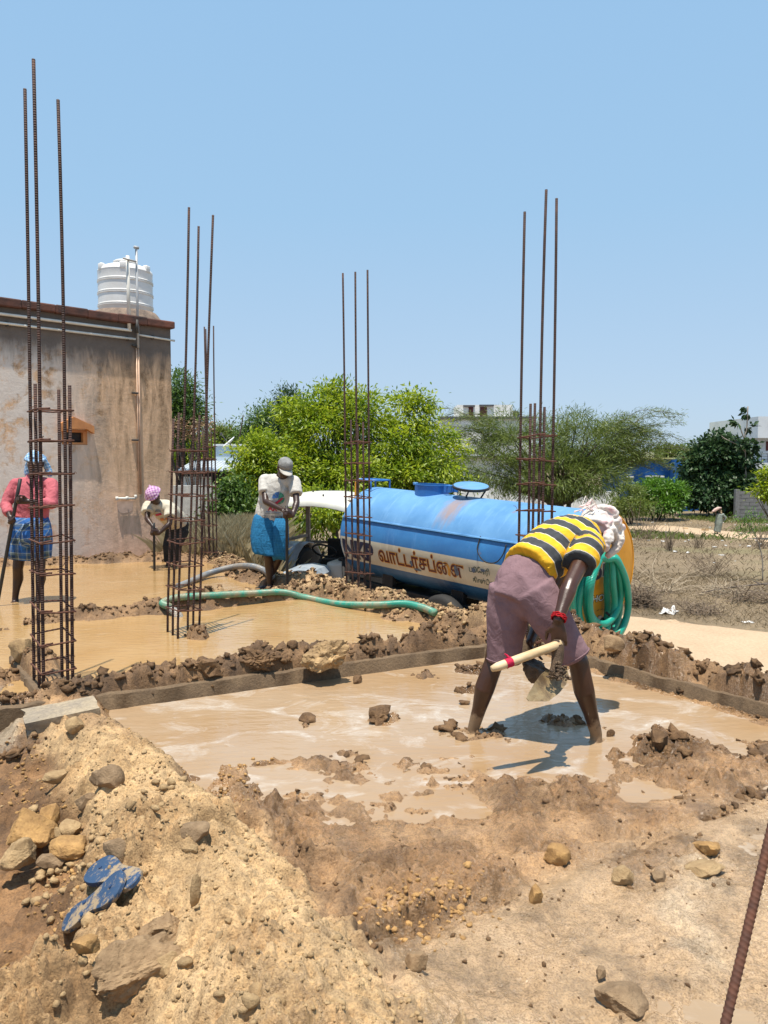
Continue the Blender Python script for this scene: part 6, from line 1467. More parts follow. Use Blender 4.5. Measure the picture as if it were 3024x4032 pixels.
def mat_check(name, base_c, lines, size):
    """woven check: lines = (colour, share) along both directions"""
    m, nt, b = mat_new(name); out = None
    for ax in ('pu', 'pv'):
        at = nt.nodes.new('ShaderNodeAttribute'); at.attribute_name = ax; sc = nt.nodes.new('ShaderNodeMath'); sc.operation = 'MULTIPLY'; sc.inputs[1].default_value = 1 / size; lk(nt, at.outputs['Fac'], sc.inputs[0])
        fr = nt.nodes.new('ShaderNodeMath'); fr.operation = 'FRACT'; lk(nt, sc.outputs[0], fr.inputs[0]); st = [(0.0, base_c)]; pos = 0.0
        for c, w in lines: st.append((pos, c)); pos += w
        st = sorted(st, key=lambda q: q[0])[1:] if lines else st; r = ramp(nt, fr.outputs[0], st); r.color_ramp.interpolation = 'CONSTANT'
        out = r.outputs[0] if out is None else mixc(nt, .5, out, r.outputs[0])
    n = nnoise(nt, 12, 5, .6); r2 = ramp(nt, n.outputs['Fac'], [(.3, (.75, .75, .75)), (.7, (1.1, 1.1, 1.1))]); lk(nt, mixc(nt, 1, out, r2.outputs[0], 'MULTIPLY'), b.inputs['Base Color'])
    b.inputs['Roughness'].default_value = .9; b.inputs['Specular IOR Level'].default_value = .2; n2 = nnoise(nt, 14, 4, .6, dist=.8); bump(nt, b, n2.outputs['Fac'], .6, .03); return m
def top_garment(name, J, base, root, mat, spine, ell, slv, sl_len, voxel=.011, collar=False, seed=3, hem_flare=0.0, attrs=None):
    sm = MB(); limb(sm, spine, None, 22, J['lat'], ell, rounded=False)
    limb(sm, [J['shL'], Vector(J['chest']).lerp(J['neck'], .72), J['shR']], [slv * .95, slv * 1.15, slv * .95], 16)
    for k in 'LR':
        sh, el, wr = Vector(J['sh' + k]), Vector(J['el' + k]), Vector(J['wr' + k])
        if sl_len <= 1: limb(sm, [sh, sh.lerp(el, sl_len * .5), sh.lerp(el, sl_len)], [slv, slv * 1.05, slv * 1.08], 16, rounded=False)
        else: limb(sm, [sh, sh.lerp(el, .5), el], [slv, slv, slv * .85], 16); limb(sm, [el, el.lerp(wr, .5), el.lerp(wr, sl_len - 1)], [slv * .85, slv * .78, slv * .7], 16, rounded=False)
    V, N, F = remesh(sm, voxel, 5); w = wrinkle(V, .007, 9, Vector((.4, .1, -1)), 2.6, seed) + wrinkle(V, .004, 22, (0, .3, 1), 2.2, seed + 4)
    return finish(name, V, N, F, base, mat, root, w)
def print_on(target, base, root, shapes, dirv=Vector((0, 1, 0))):
    """flat prints: each (name, material, points/faces in world space, hovering in front) is laid onto the cloth by casting along dirv"""
    me = target.data; bv = BVHTree.FromPolygons([v.co + target_base(base) for v in me.vertices], [tuple(p.vertices) for p in me.polygons])
    for name, mat, V, F, lift in shapes:
        W = []; hit = []
        for v in V:
            dv = (Vector(v) - camera.location).normalized(); h = bv.ray_cast(Vector(v), dv, 2.5)
            hit.append(h[0] is not None); W.append((h[0] + h[1] * lift if h[0] is not None else Vector(v)) - base)
        F = [f for f in F if all(hit[i] for i in f) and max((W[f[0]] - W[i]).length for i in f) < .12]
        if F: obj(name, np_mesh(name, W, F), mat, target)
def target_base(b): return Vector(b)
def disc_px(cx, cy, rx, ry, d, a0=0, a1=360, rings=4, n=20, rot=0.0):
    V = []; F = []
    for i in range(rings + 1):
        for k in range(n + 1):
            a = R(a0 + (a1 - a0) * k / n); x, y = rx * i / rings * math.cos(a), ry * i / rings * math.sin(a); V.append(AT(cx + x * math.cos(rot) - y * math.sin(rot), cy - x * math.sin(rot) - y * math.cos(rot), d))
    for i in range(rings):
        for k in range(n): a = i * (n + 1) + k; F.append((a, a + 1, a + n + 2, a + n + 1))
    return V, F
def text_px(txt, px0, py0, px1, py1, d, slope=0.0, bold=0.0):
    V, F = text_arrays(txt, 1.0, 1.0, 0, 0, 4, 1.0, bold); return [AT(px0 + v.x * (px1 - px0), py1 - v.y * (py1 - py0) + slope * v.x * (px1 - px0), d) for v in V], F
def quad_px(pts, d, n=6):
    V = []; F = []; a, b, c, e = [Vector((p[0], p[1])) for p in pts]
    for i in range(n + 1):
        for k in range(n + 1): q = a.lerp(b, k / n).lerp(e.lerp(c, k / n), i / n); V.append(AT(q.x, q.y, d))
    for i in range(n):
        for k in range(n): s = i * (n + 1) + k; F.append((s, s + 1, s + n + 2, s + n + 1))
    return V, F
M_PBLUE = simple('blue_print', (.04, .14, .38), .8); M_PGREEN = simple('green_print', (.05, .25, .17), .8); M_PRED = simple('red_print', (.42, .03, .07), .8); M_PGREY = simple('grey_print', (.18, .19, .2), .8); M_PWHITE = simple('white_print', (.6, .6, .58), .8)

# --- man in the cap
def man_cap():
    d0 = 9.06
    J = dict(pelvis=Vv(1064, 2068, 9.05), waist=Vv(1070, 2008, 9.03), chest=Vv(1092, 1930, 8.98), neck=Vv(1104, 1878, 8.93), head=Vv(1120, 1845, 8.86), shL=Vv(1040, 1890, 9.04), shR=Vv(1160, 1896, 8.9),
             elL=Vv(1046, 1975, 8.84), wrL=Vv(1112, 2006, 8.66), elR=Vv(1168, 1980, 8.74), wrR=Vv(1152, 2030, 8.62), hipL=Vv(1042, 2080, 9.05), hipR=Vv(1090, 2080, 9.02), knL=Vv(1056, 2192, 9.0), knR=Vv(1098, 2198, 9.05), anL=Vv(1062, 2300, 9.06), anR=Vv(1046, 2296, 9.12))
    J['toeL'] = Vector((J['anL'].x + .05, J['anL'].y - .16, -.02)); J['toeR'] = Vector((J['anR'].x - .13, J['anR'].y - .06, -.02)); J['lat'] = J['shR'] - J['shL']; J['hd'] = Vector((.38, -.72, -.52)); J['hu'] = Vector((.25, -.35, .8)); J['calf'] = Vector((0, .03, 0))
    base = Vector((J['anL'].x, J['anL'].y, 0)); root = empty('person', base); tag(root, 'man in grey cap and white printed shirt leaning on an iron bar', 'person')
    mb, pt = body_shape(J, 1.0, thin=.93)
    bar = (Vv(1129, 1992, 8.60), Vv(1131, 2330, 8.72)); bdir = (bar[1] - bar[0]).normalized(); gr = Vv(1132, 2012, 8.6); 
    hand_shape(mb, J['wrL'], gr - J['wrL'] + Vector((.02, 0, .02)), (0, -.2, -1), (0, -1, .2), (35, 55, 40), 1.05); hand_shape(mb, J['wrR'], (-1, -.15, .05), (-.2, -1, 0), (0, 0, 1), (55, 75, 50), 1.05)
    V, N, F = remesh(mb, .009, 3); finish('body', V, N, F, base, M_SKINB, root)
    M_TEE = cloth('dirty_white_cotton', (.52, .50, .46), (.40, .38, .345), .9, 6)
    sp = [Vv(1062, 2040, 9.04), Vv(1068, 2000, 9.03), Vv(1082, 1950, 9.0), Vv(1096, 1910, 8.96), Vv(1103, 1880, 8.93)]
    tee = top_garment('shirt', J, base, root, M_TEE, sp, [(.18, .135), (.175, .14), (.18, .14), (.165, .115), (.075, .07)], .066, .60, seed=5)
    S = []
    cx, cy = 1096, 1961; D = 8.4
    for a0, a1, m in ((15, 75, M_PGREEN), (80, 130, M_PBLUE), (135, 185, M_PBLUE), (250, 300, M_PGREEN), (305, 365, M_PGREEN)): V, F = disc_px(cx, cy, 24, 24, D, a0, a1); S.append(('emblem', m, V, F, .006))
    V, F = quad_px([(1072, 1986), (1110, 1958), (1116, 1964), (1076, 1996)], D); S.append(('emblem', M_PRED, V, F, .009))
    V, F = text_px('AR', 1055, 1992, 1092, 2011, D, .05, .04); S.append(('lettering', M_PRED, V, F, .006)); V, F = text_px('CELL : 96263 25', 1034, 2028, 1110, 2039, D, .04, .02); S.append(('lettering', M_PGREY, V, F, .006))
    for q, (x0, x1, y) in enumerate(((1048, 1106, 2014), (1044, 1100, 2020))): V, F = quad_px([(x0, y), (x1, y + 2), (x1, y + 4), (x0, y + 2)], D); S.append(('print_line', M_PGREY if q else M_PBLUE, V, F, .006))
    print_on(tee, base, root, S)
    ck = mat_check('blue_check_lungi', (.02, .16, .33), [((.018, .145, .30), .36), ((.02, .10, .22), .12), ((.022, .17, .34), .4), ((.01, .07, .16), .12)], .030)
    rings = [(Vv(1066, 2018, 9.05), .17, .13), (Vv(1062, 2040, 9.05), .19, .15), (Vv(1058, 2075, 9.05), .205, .165), (Vv(1056, 2110, 9.03), .21, .17), (Vv(1058, 2145, 9.02), .21, .17), (Vv(1062, 2172, 9.02), .205, .165), (Vv(1068, 2182, 9.0), .195, .155)]
    skirt('lungi', rings, ck, base, root, 7, .07, 4)
    fl = [(Vv(1108, 2040, 8.93), .075, .06), (Vv(1106, 2090, 8.9), .09, .07), (Vv(1104, 2140, 8.9), .095, .075), (Vv(1102, 2185, 8.92), .085, .07), (Vv(1103, 2204, 8.93), .07, .06)]; skirt('lungi_fold', fl, ck, base, root, 5, .12, 9, 40)
    V, F = quad_px([(1058, 2118), (1068, 2118), (1072, 2160), (1050, 2158)], 8.4); lung = [c for c in root.children if c.name.startswith('lungi')][0]; print_on(lung, base, root, [('pale_patch', M_PWHITE, V, F, .006)])
    # cap
    r, f, u = frame(J['hd'], J['hu']); c0 = J['head'] - base
    def cp(x, y, z): return c0 + r * x + f * y + u * z
    cap = MB(); cap.tube([cp(0, -.004, .03), cp(0, -.004, .06), cp(0, -.006, .1), cp(0, -.01, .125), cp(0, -.01, .138)], None, 24, True, [(.084, .102), (.085, .103), (.074, .09), (.045, .055), (.012, .014)], r)
    MC = cloth('washed_grey_canvas', (.27, .27, .26), (.17, .17, .165), .9, 20); co = cap.build('cap', MC, root, smooth=True)
    V = []; F = []; n = 12
    for i in range(5):
        for k in range(n + 1): a = R(-72 + 144 * k / n); e = i / 4; V.append(cp(.084 * math.sin(a) * (1 - .05 * e), .098 * math.cos(a) + .075 * e * math.cos(a) ** .6, .034 - .022 * e - .018 * math.sin(a) ** 2))
    for i in range(4):
        for k in range(n): s = i * (n + 1) + k; F.append((s, s + 1, s + n + 2, s + n + 1))
    vo = obj('visor', np_mesh('visor', V, F, True), cloth('pale_visor', (.5, .47, .42), (.38, .36, .32), .9, 12), co); md = vo.modifiers.new('t', 'SOLIDIFY'); md.thickness = .004
    poleobj(bar[0] + Vector((0, 0, .0)), bar[1] - Vector((0, 0, .1)), .017, 'upright iron digging bar held by the man in the cap')
man_cap()
# --- man in pink behind the tallest column
def man_pink():
    J = dict(pelvis=Vv(122, 2082, 8.23), waist=Vv(124, 2030, 8.23), chest=Vv(130, 1945, 8.22), neck=Vv(133, 1884, 8.22), head=Vv(138, 1826, 8.18), shL=Vv(62, 1906, 8.24), shR=Vv(203, 1906, 8.22), elL=Vv(22, 1988, 8.16), wrL=Vv(40, 2036, 8.0), elR=Vv(205, 1984, 8.1), wrR=Vv(112, 1974, 7.95),
             hipL=Vv(92, 2090, 8.24), hipR=Vv(152, 2090, 8.24), knL=Vv(70, 2238, 8.2), knR=Vv(158, 2236, 8.2), anL=Vv(60, 2352, 8.24), anR=Vv(152, 2352, 8.26))
    for k in 'LR': J['toe' + k] = Vector((J['an' + k].x, J['an' + k].y - .16, -.04))
    J['lat'] = J['shR'] - J['shL']; J['hd'] = Vector((-.05, -1, -.12)); J['hu'] = Vector((0, -.1, 1)); J['calf'] = Vector((0, .03, 0)); base = Vector((J['pelvis'].x, J['pelvis'].y, 0)); root = empty('person', base); tag(root, 'man in pink shirt and blue checked lungi holding a bar behind the rebar', 'person')
    mb, pt = body_shape(J, 1.03, thin=.95); hand_shape(mb, J['wrL'], (.5, -.4, -.5), (-.2, -.8, .3), (0, .1, 1), (50, 70, 45), 1.05); hand_shape(mb, J['wrR'], (-1, -.15, .12), (-.2, -1, 0), (0, 0, 1), (50, 75, 45), 1.05)
    V, N, F = remesh(mb, .009, 3); finish('body', V, N, F, base, M_SKINB, root)
    def pt2(x, y, z): return pt(x, y, z) - base
    eyes(root, pt2, None)
    sp = [Vv(126, 2058, 8.23), Vv(126, 2020, 8.23), Vv(129, 1965, 8.22), Vv(131, 1925, 8.22), Vv(133, 1890, 8.22)]
    PK = cloth('pink_cotton', (.50, .135, .155), (.38, .09, .11), .85, 8, bmp=.8); so = top_garment('shirt', J, base, root, PK, sp, [(.175, .135), (.17, .135), (.185, .14), (.175, .12), (.08, .075)], .062, 1.72, seed=15)
    cl = MB()
    for sx in (-1, 1): q = Vv(133 + sx * 14, 1886, 8.13) - base; cl.add([q + Vector((-sx * .03, 0, .04)), q + Vector((sx * .05, .02, .045)), q + Vector((sx * .045, -.01, -.01)), q + Vector((-sx * .005, -.035, -.05))], [(0, 1, 2, 3)])
    co = cl.build('collar', PK, so); md = co.modifiers.new('t', 'SOLIDIFY'); md.thickness = .006
    ck = mat_check('blue_plaid_lungi', (.03, .12, .35), [((.035, .14, .40), .30), ((.30, .34, .33), .08), ((.025, .06, .13), .2), ((.13, .16, .13), .14), ((.36, .40, .38), .06), ((.03, .1, .3), .22)], .15)
    rings = [(Vv(124, 2036, 8.22), .165, .13), (Vv(122, 2062, 8.22), .195, .15), (Vv(122, 2100, 8.22), .21, .165), (Vv(121, 2140, 8.22), .22, .17), (Vv(120, 2175, 8.22), .22, .17), (Vv(120, 2197, 8.22), .218, .17)]
    skirt('lungi', rings, ck, base, root, 6, .085, 12); skirt('lungi_fold', [(Vv(112, 2060, 8.06), .05, .04), (Vv(108, 2095, 8.04), .075, .05), (Vv(106, 2130, 8.03), .065, .05), (Vv(108, 2160, 8.04), .04, .035)], ck, base, root, 4, .15, 3, 30)
    r, f, u = frame(J['hd'], J['hu']); c0 = J['head']
    def cp(x, y, z): return c0 + (r * x + f * y + u * z) * 1.04
    hc = MB(); hc.tube([cp(0, -.01, .03), cp(0, -.012, .07), cp(0, -.014, .11), cp(0, -.015, .135)], None, 20, True, [(.09, .108), (.09, .108), (.062, .078), (.015, .02)], r); limb(hc, [cp(.088 * math.cos(a), -.012 + .106 * math.sin(a), .04 + .01 * math.sin(2 * a)) for a in np.linspace(0, 6.1, 20)], [.016] * 20, 8)
    for sx in (-1, 1): limb(hc, [cp(sx * .08, -.04, .03), cp(sx * .1, -.05, -.04), cp(sx * .115, -.05, -.1), cp(sx * .12, -.05, -.13)], None, 10, f, [(.012, .03), (.014, .04), (.014, .04), (.01, .03)])
    V, N, F = remesh(hc, .009, 2); me_o = finish('head_cloth', V, N, F, base, mat_checkobj('blue_head_check', (.10, .27, .50), (.42, .55, .68), .03), root, wrinkle(V, .005, 18, (1, 0, .2), 3, 5))
    poleobj(Vv(80, 1885, 7.93), Vv(-22, 2440, 7.98), .018, 'slanting dark digging bar held by the man in pink')
def mat_checkobj(name, a, b_, size):
    m, nt, b = mat_new(name); o = None
    for ax in (0, 2):
        w = nt.nodes.new('ShaderNodeTexWave'); w.bands_direction = 'XYZ'[ax]; w.inputs['Scale'].default_value = .314 / size * 1.0; w.inputs['Distortion'].default_value = .8; w.inputs['Detail'].default_value = 1; lk(nt, mapping(nt, (1, 1, 1), rot=(.3, .4, 0)), w.inputs[0])
        r = ramp(nt, w.outputs['Fac'], [(.4, a), (.6, b_)]); o = r.outputs[0] if o is None else mixc(nt, .5, o, r.outputs[0])
    lk(nt, o, b.inputs['Base Color']); b.inputs['Roughness'].default_value = .95; n2 = nnoise(nt, 40, 5, .6); bump(nt, b, n2.outputs['Fac'], .5, .01); return m
man_pink()
# --- man with the purple head cloth, bent over his bar by the house
def man_purple():
    J = dict(pelvis=Vv(700, 2068, 11.22), waist=Vv(684, 2040, 11.12), chest=Vv(648, 2010, 10.96), neck=Vv(622, 1984, 10.86), head=Vv(606, 1954, 10.76), shL=Vv(584, 1992, 10.95), shR=Vv(672, 2004, 10.84), elL=Vv(579, 2042, 10.74), wrL=Vv(602, 2072, 10.62), elR=Vv(668, 2062, 10.66), wrR=Vv(626, 2100, 10.58),
             hipL=Vv(684, 2085, 11.24), hipR=Vv(716, 2085, 11.18), knL=Vv(664, 2150, 11.1), knR=Vv(694, 2150, 11.06), anL=Vv(662, 2216, 11.16), anR=Vv(688, 2218, 11.1))
    for k in 'LR': J['toe' + k] = Vector((J['an' + k].x - .08, J['an' + k].y - .15, -.04))
    J['lat'] = J['shR'] - J['shL']; J['hd'] = Vector((-.25, -.72, -.7)); J['hu'] = Vector((-.35, -.6, .72)); J['calf'] = Vector((0, .03, 0)); base = Vector((J['pelvis'].x, J['pelvis'].y, 0)); root = empty('person', base); tag(root, 'man with purple head cloth stooping over a bar beside the house', 'person')
    mb, pt = body_shape(J, .98, thin=.95); hand_shape(mb, J['wrL'], (.2, -.3, -.9), (.3, -.9, -.2), (1, 0, 0), (45, 70, 45), 1.05); hand_shape(mb, J['wrR'], (-1, -.1, .05), (-.1, -1, 0), (0, 0, 1), (50, 75, 45), 1.05)
    V, N, F = remesh(mb, .010, 3); finish('body', V, N, F, base, M_SKINB, root)
    sp = [Vv(696, 2056, 11.2), Vv(680, 2038, 11.11), Vv(655, 2014, 10.99), Vv(638, 1998, 10.92), Vv(624, 1986, 10.86)]; T2 = cloth('cream_cotton', (.52, .48, .38), (.41, .37, .29), .9, 6)
    tee = top_garment('shirt', J, base, root, T2, sp, [(.18, .14), (.185, .145), (.195, .145), (.18, .125), (.08, .075)], .078, .58, seed=25)
    S = []
    V, F = disc_px(622, 2015, 12, 10, 10.0, 0, 180); S.append(('emblem', M_PGREY, V, F, .008)); V, F = quad_px([(613, 2024), (634, 2018), (638, 2026), (616, 2031)], 10.0); S.append(('emblem', M_PRED, V, F, .009)); V, F = quad_px([(630, 2040), (660, 2036), (660, 2046), (634, 2049)], 10.0); S.append(('print_line', simple('orange_print', (.5, .2, .08), .8), V, F, .009))
    print_on(tee, base, root, S)
    tr_ = MB(); limb(tr_, [J['waist'].lerp(J['pelvis'], .4), J['pelvis'], J['pelvis'] + Vector((0, 0, -.1))], None, 18, J['hipR'] - J['hipL'], [(.155, .125), (.17, .14), (.15, .12)], rounded=False)
    for k in 'LR': limb(tr_, [J['hip' + k], J['hip' + k].lerp(J['kn' + k], .5), J['kn' + k], J['kn' + k].lerp(J['an' + k], .5), J['kn' + k].lerp(J['an' + k], .93)], [.105, .092, .08, .07, .064], 16, rounded=False)
    V, N, F = remesh(tr_, .010, 4); finish('trousers', V, N, F, base, cloth('charcoal_cotton', (.035, .032, .03), (.018, .017, .016), .9), root, wrinkle(V, .008, 9, (0, 0, 1), 2.0, 33))
    r, f, u = frame(J['hd'], J['hu']); c0 = J['head']
    def cp(x, y, z): return c0 + (r * x + f * y + u * z) * 1.04
    hc = MB(); hc.tube([cp(0, -.01, .015), cp(0, -.012, .06), cp(0, -.014, .105), cp(0, -.015, .14)], None, 20, True, [(.094, .112), (.098, .116), (.072, .088), (.02, .024)], r); limb(hc, [cp(.092 * math.cos(a), -.012 + .11 * math.sin(a), .03 + .01 * math.sin(2 * a)) for a in np.linspace(0, 6.1, 20)], [.018] * 20, 8); ball(hc, cp(.07, -.11, .05), .035); limb(hc, [cp(.07, -.12, .05), cp(.11, -.15, .03), cp(.14, -.17, .05)], [.02, .018, .012], 8)
    V, N, F = remesh(hc, .009, 2); finish('head_cloth', V, N, F, base, mat_checkobj('purple_head_check', (.30, .10, .30), (.58, .42, .52), .035), root, wrinkle(V, .006, 18, (1, 0, .2), 3, 5))
    poleobj(Vv(606, 2058, 10.56), Vv(608, 2245, 10.62) - Vector((0, 0, .05)), .017, 'upright iron digging bar held by the stooping man by the house')
man_purple()
# --- woman far off on the path
def woman():
    g = GF(2822, 2104); y = g.y
    def P(px, py, dy=0): return AT(px, py, y + dy)
    J = dict(pelvis=P(2828, 2058), waist=P(2830, 2046), chest=P(2832, 2033), neck=P(2833, 2020), head=P(2834, 2008, -.05), shL=P(2822, 2026), shR=P(2845, 2026), elL=P(2816, 2018, -.1), wrL=P(2818, 2010, -.1), elR=P(2854, 2038, -.05), wrR=P(2846, 2048, -.1), hipL=P(2824, 2060), hipR=P(2834, 2060), knL=P(2820, 2080), knR=P(2830, 2080), anL=P(2814, 2100), anR=P(2824, 2101))
    for k in 'LR': J['toe' + k] = Vector((J['an' + k].x - .12, J['an' + k].y - .05, g.z))
    J['lat'] = Vector((1, 0, 0)); J['hd'] = Vector((-.9, -.3, -.1)); J['hu'] = Vector((0, 0, 1)); base = Vector((g.x, g.y, g.z)); root = empty('person', base); tag(root, 'distant woman in grey green sari walking along the sandy path', 'person')
    mb, pt = body_shape(J, .85); V, N, F = remesh(mb, .02, 3); finish('body', V, N, F, base, M_SKINB, root)
    sk = MB(); limb(sk, [P(2832, 2024), P(2831, 2040), P(2830, 2056), P(2828, 2074), P(2823, 2094)], None, 18, Vector((1, 0, 0)), [(.15, .12), (.17, .15), (.19, .17), (.17, .17), (.16, .18)], rounded=False); limb(sk, [P(2846, 2026), P(2856, 2038), P(2850, 2052), P(2838, 2046)], [.07, .08, .07, .05], 12)
    V, N, F = remesh(sk, .02, 3); finish('sari', V, N, F, base, cloth('grey_green_sari', (.26, .30, .26), (.15, .17, .15), .9, 5), root, wrinkle(V, .02, 6, (.2, 0, 1), 3, 5))
    ld = MB(); limb(ld, [P(2806, 2014, -.2), P(2816, 2008, -.15), P(2828, 2001, -.1), P(2838, 2000)], [.05, .09, .08, .05], 12); V, N, F = remesh(ld, .02, 2); o = finish('bundle', V, N, F, Vector((0, 0, 0)), cloth('pale_pink_bundle', (.62, .48, .42), (.4, .26, .22)), None); tag(o, 'pale cloth bundle carried by the distant woman', 'bundle')
woman()
# ================================================================== TREES AND BUSHES
def mat_leaf(name, cols, trans=.35):
    """cols: colours picked per leaf by its own tint value"""
    m, nt, b = mat_new(name); nt.nodes.remove(b); out = [n for n in nt.nodes if n.type == 'OUTPUT_MATERIAL'][0]
    at = nt.nodes.new('ShaderNodeAttribute'); at.attribute_name = 'tint'; r = ramp(nt, at.outputs['Fac'], [(i / (len(cols) - 1), c) for i, c in enumerate(cols)])
    d = nt.nodes.new('ShaderNodeBsdfDiffuse'); t = nt.nodes.new('ShaderNodeBsdfTranslucent'); g = nt.nodes.new('ShaderNodeBsdfGlossy'); g.inputs['Roughness'].default_value = .45; g.inputs['Color'].default_value = (.5, .5, .5, 1)
    lk(nt, r.outputs[0], d.inputs[0]); lk(nt, r.outputs[0], t.inputs[0]); m1 = nt.nodes.new('ShaderNodeMixShader'); m1.inputs[0].default_value = trans; lk(nt, d.outputs[0], m1.inputs[1]); lk(nt, t.outputs[0], m1.inputs[2])
    m2 = nt.nodes.new('ShaderNodeMixShader'); m2.inputs[0].default_value = .05; lk(nt, m1.outputs[0], m2.inputs[1]); lk(nt, g.outputs[0], m2.inputs[2]); lk(nt, m2.outputs[0], out.inputs[0]); return m
M_NEEM = mat_leaf('bright_leaf', [(.04, .085, .006), (.15, .24, .012), (.34, .42, .022), (.52, .56, .04)], .48)
M_DARKL = mat_leaf('dark_leaf', [(.022, .05, .018), (.04, .085, .028), (.075, .125, .05)], .25)
M_MIDL = mat_leaf('mid_leaf', [(.04, .09, .018), (.08, .15, .025), (.13, .21, .04)])
M_OLIVE = mat_leaf('olive_leaf', [(.07, .105, .02), (.13, .175, .032), (.21, .26, .06)], .4)
M_FRESH = mat_leaf('fresh_leaf', [(.05, .12, .012), (.09, .20, .016), (.15, .29, .03)])
M_DRYL = mat_leaf('dry_leaf', [(.16, .09, .045), (.24, .15, .08), (.33, .24, .13)], .2)
M_BARK = simple('bark', (.13, .10, .075), .9, scale=12, c2=(.06, .045, .035), bmp=.6)
M_BARKP = simple('pale_bark', (.33, .29, .24), .9, scale=12, c2=(.2, .17, .14))
def leaf_cloud(P, D, L, W, tint, droop=.35, seed=0, fold=True):
    """one pointed leaf (two triangles folded on the midrib) per point; D = preferred directions"""
    rs = np.random.default_rng(seed); n = len(P); d = D + rs.normal(size=(n, 3)) * .55; d[:, 2] -= droop; d /= np.linalg.norm(d, axis=1)[:, None]
    up = rs.normal(size=(n, 3)) * .6 + np.array([0, 0, 1.0]); s = np.cross(d, up); s /= np.linalg.norm(s, axis=1)[:, None] + 1e-9; nn = np.cross(s, d)
    L = np.asarray(L)[:, None]; W = np.asarray(W)[:, None]
    V = np.stack([P, P + d * L * .5 + s * W * .5 + nn * W * .15, P + d * L, P + d * L * .5 - s * W * .5 + nn * W * .15], 1).reshape(-1, 3)
    i = np.arange(n)[:, None] * 4; F = np.concatenate([i + np.array([[0, 1, 2]]), i + np.array([[0, 2, 3]])], 0); return V, F, np.repeat(tint, 4)
def crown_points(blobs, n, clump=.28, per=26, shell=.55, seed=0):
    """clumped points in a union of ellipsoids (centre, rx, ry, rz), denser towards the outside"""
    rs = np.random.default_rng(seed); B = np.array([(c[0], c[1], c[2], a, b_, e) for c, a, b_, e in blobs]); vol = (B[:, 3] * B[:, 4] * B[:, 5]) ** .8; k = rs.choice(len(B), max(1, n // per), p=vol / vol.sum())
    q = rs.normal(size=(len(k), 3)); q /= np.linalg.norm(q, axis=1)[:, None]; rad = shell + (1 - shell) * rs.uniform(0, 1, len(k)) ** .6; rad *= 1 + .16 * rs.normal(size=len(k)); C = B[k, :3] + q * rad[:, None] * B[k, 3:]
    ct = rs.uniform(0, 1, len(k)); idx = np.repeat(np.arange(len(k)), per); off = rs.normal(size=(len(idx), 3)) * clump * rs.uniform(.5, 1.2, (len(idx), 1)) * np.array([1, 1, .6])
    P = C[idx] + off; out = q[idx]; tint = np.clip(.55 * ct[idx] + .45 * rs.uniform(0, 1, len(idx)) + .12 * out[:, 2], 0, 1); return P, out, tint, C
def tree(name, label, base, blobs, n, leaf=(.09, .035), mat=None, clump=.28, droop=.35, trunk_r=.1, bark=None, cat='tree', group=None, seed=1, per=26, shell=.55, limbs=14, stems=1, extra=None):
    base = Vector(base); root = empty(name, base); tag(root, label, cat, group); rs = np.random.default_rng(seed)
    P, D, tint, C = crown_points(blobs, n, clump, per, shell, seed); ln = leaf[0] * rs.uniform(.45, 1.45, len(P)); V, F, T = leaf_cloud(P, D, ln, ln / leaf[0] * leaf[1], tint, droop, seed + 5)
    me = np_mesh('crown', V - np.array(base)[None], F); vattr(me, 'tint', T); obj('crown', me, mat or M_NEEM, root)
    tb = MB(); top = sum([Vector(b_[0]) for b_ in blobs], Vector()) / len(blobs)
    for s in range(stems):
        o = Vector((random.uniform(-.3, .3) * (stems > 1), random.uniform(-.3, .3) * (stems > 1), 0)); fork = base.lerp(top, .35) + o * 2; P_ = smooth_path([base + o - Vector((0, 0, .3)), base.lerp(fork, .5) + Vector((random.uniform(-.1, .1), 0, 0)) + o, fork], 4); tb.tube([p - base for p in P_], [trunk_r * (1 - .4 * i / len(P_)) for i in range(len(P_))], 8)
        for k in range(limbs // stems):
            t = Vector(C[rs.integers(len(C))]); m = fork.lerp(t, .5) + Vector((random.uniform(-.2, .2), random.uniform(-.2, .2), random.uniform(0, .3))); Q = smooth_path([fork, m, t], 5); tb.tube([p - base for p in Q], [trunk_r * .5 * (1 - .85 * i / (len(Q) - 1)) for i in range(len(Q))], 5)
    tag(tb.build('trunk', bark or M_BARK, root, smooth=True)); return root
def blob(px, py, rx, ry, d, dr=None):
    """ellipsoid seen at the pixel with pixel radii at depth d"""
    c = AT(px, py, d); k = d / FPX; return (c, rx * k, (dr if dr else rx) * k * 1.0, ry * k)
def gbase(px, d): p = AT(px, 1900, d); return (p.x, p.y, float(zg(d)))
tree('neem_tree', 'large bright green tree with feathery leaves behind the tractor', gbase(1330, 20), [blob(1270, 1720, 150, 170, 20), blob(1400, 1650, 120, 120, 20.5), blob(1180, 1640, 90, 90, 20), blob(1330, 1580, 80, 70, 20.5), blob(1180, 1850, 130, 110, 19.5), blob(1360, 1880, 140, 90, 19), blob(1250, 2010, 130, 90, 17.5), blob(1400, 2000, 120, 80, 17.5)], 34000, (.115, .042), M_NEEM, .22, .45, .13, seed=3, limbs=34, per=90, shell=.45)
tree('neem_tree', 'bright yellow green tree with a pointed top behind the blue tank', gbase(1600, 20.5), [blob(1610, 1650, 95, 110, 20.5), blob(1560, 1760, 120, 120, 20), blob(1690, 1780, 105, 120, 20), blob(1740, 1860, 95, 70, 19.5), blob(1560, 1880, 130, 80, 19.5), blob(1650, 1580, 50, 45, 20.5)], 23000, (.115, .042), M_NEEM, .20, .45, .12, seed=4, limbs=30, per=90, shell=.45)
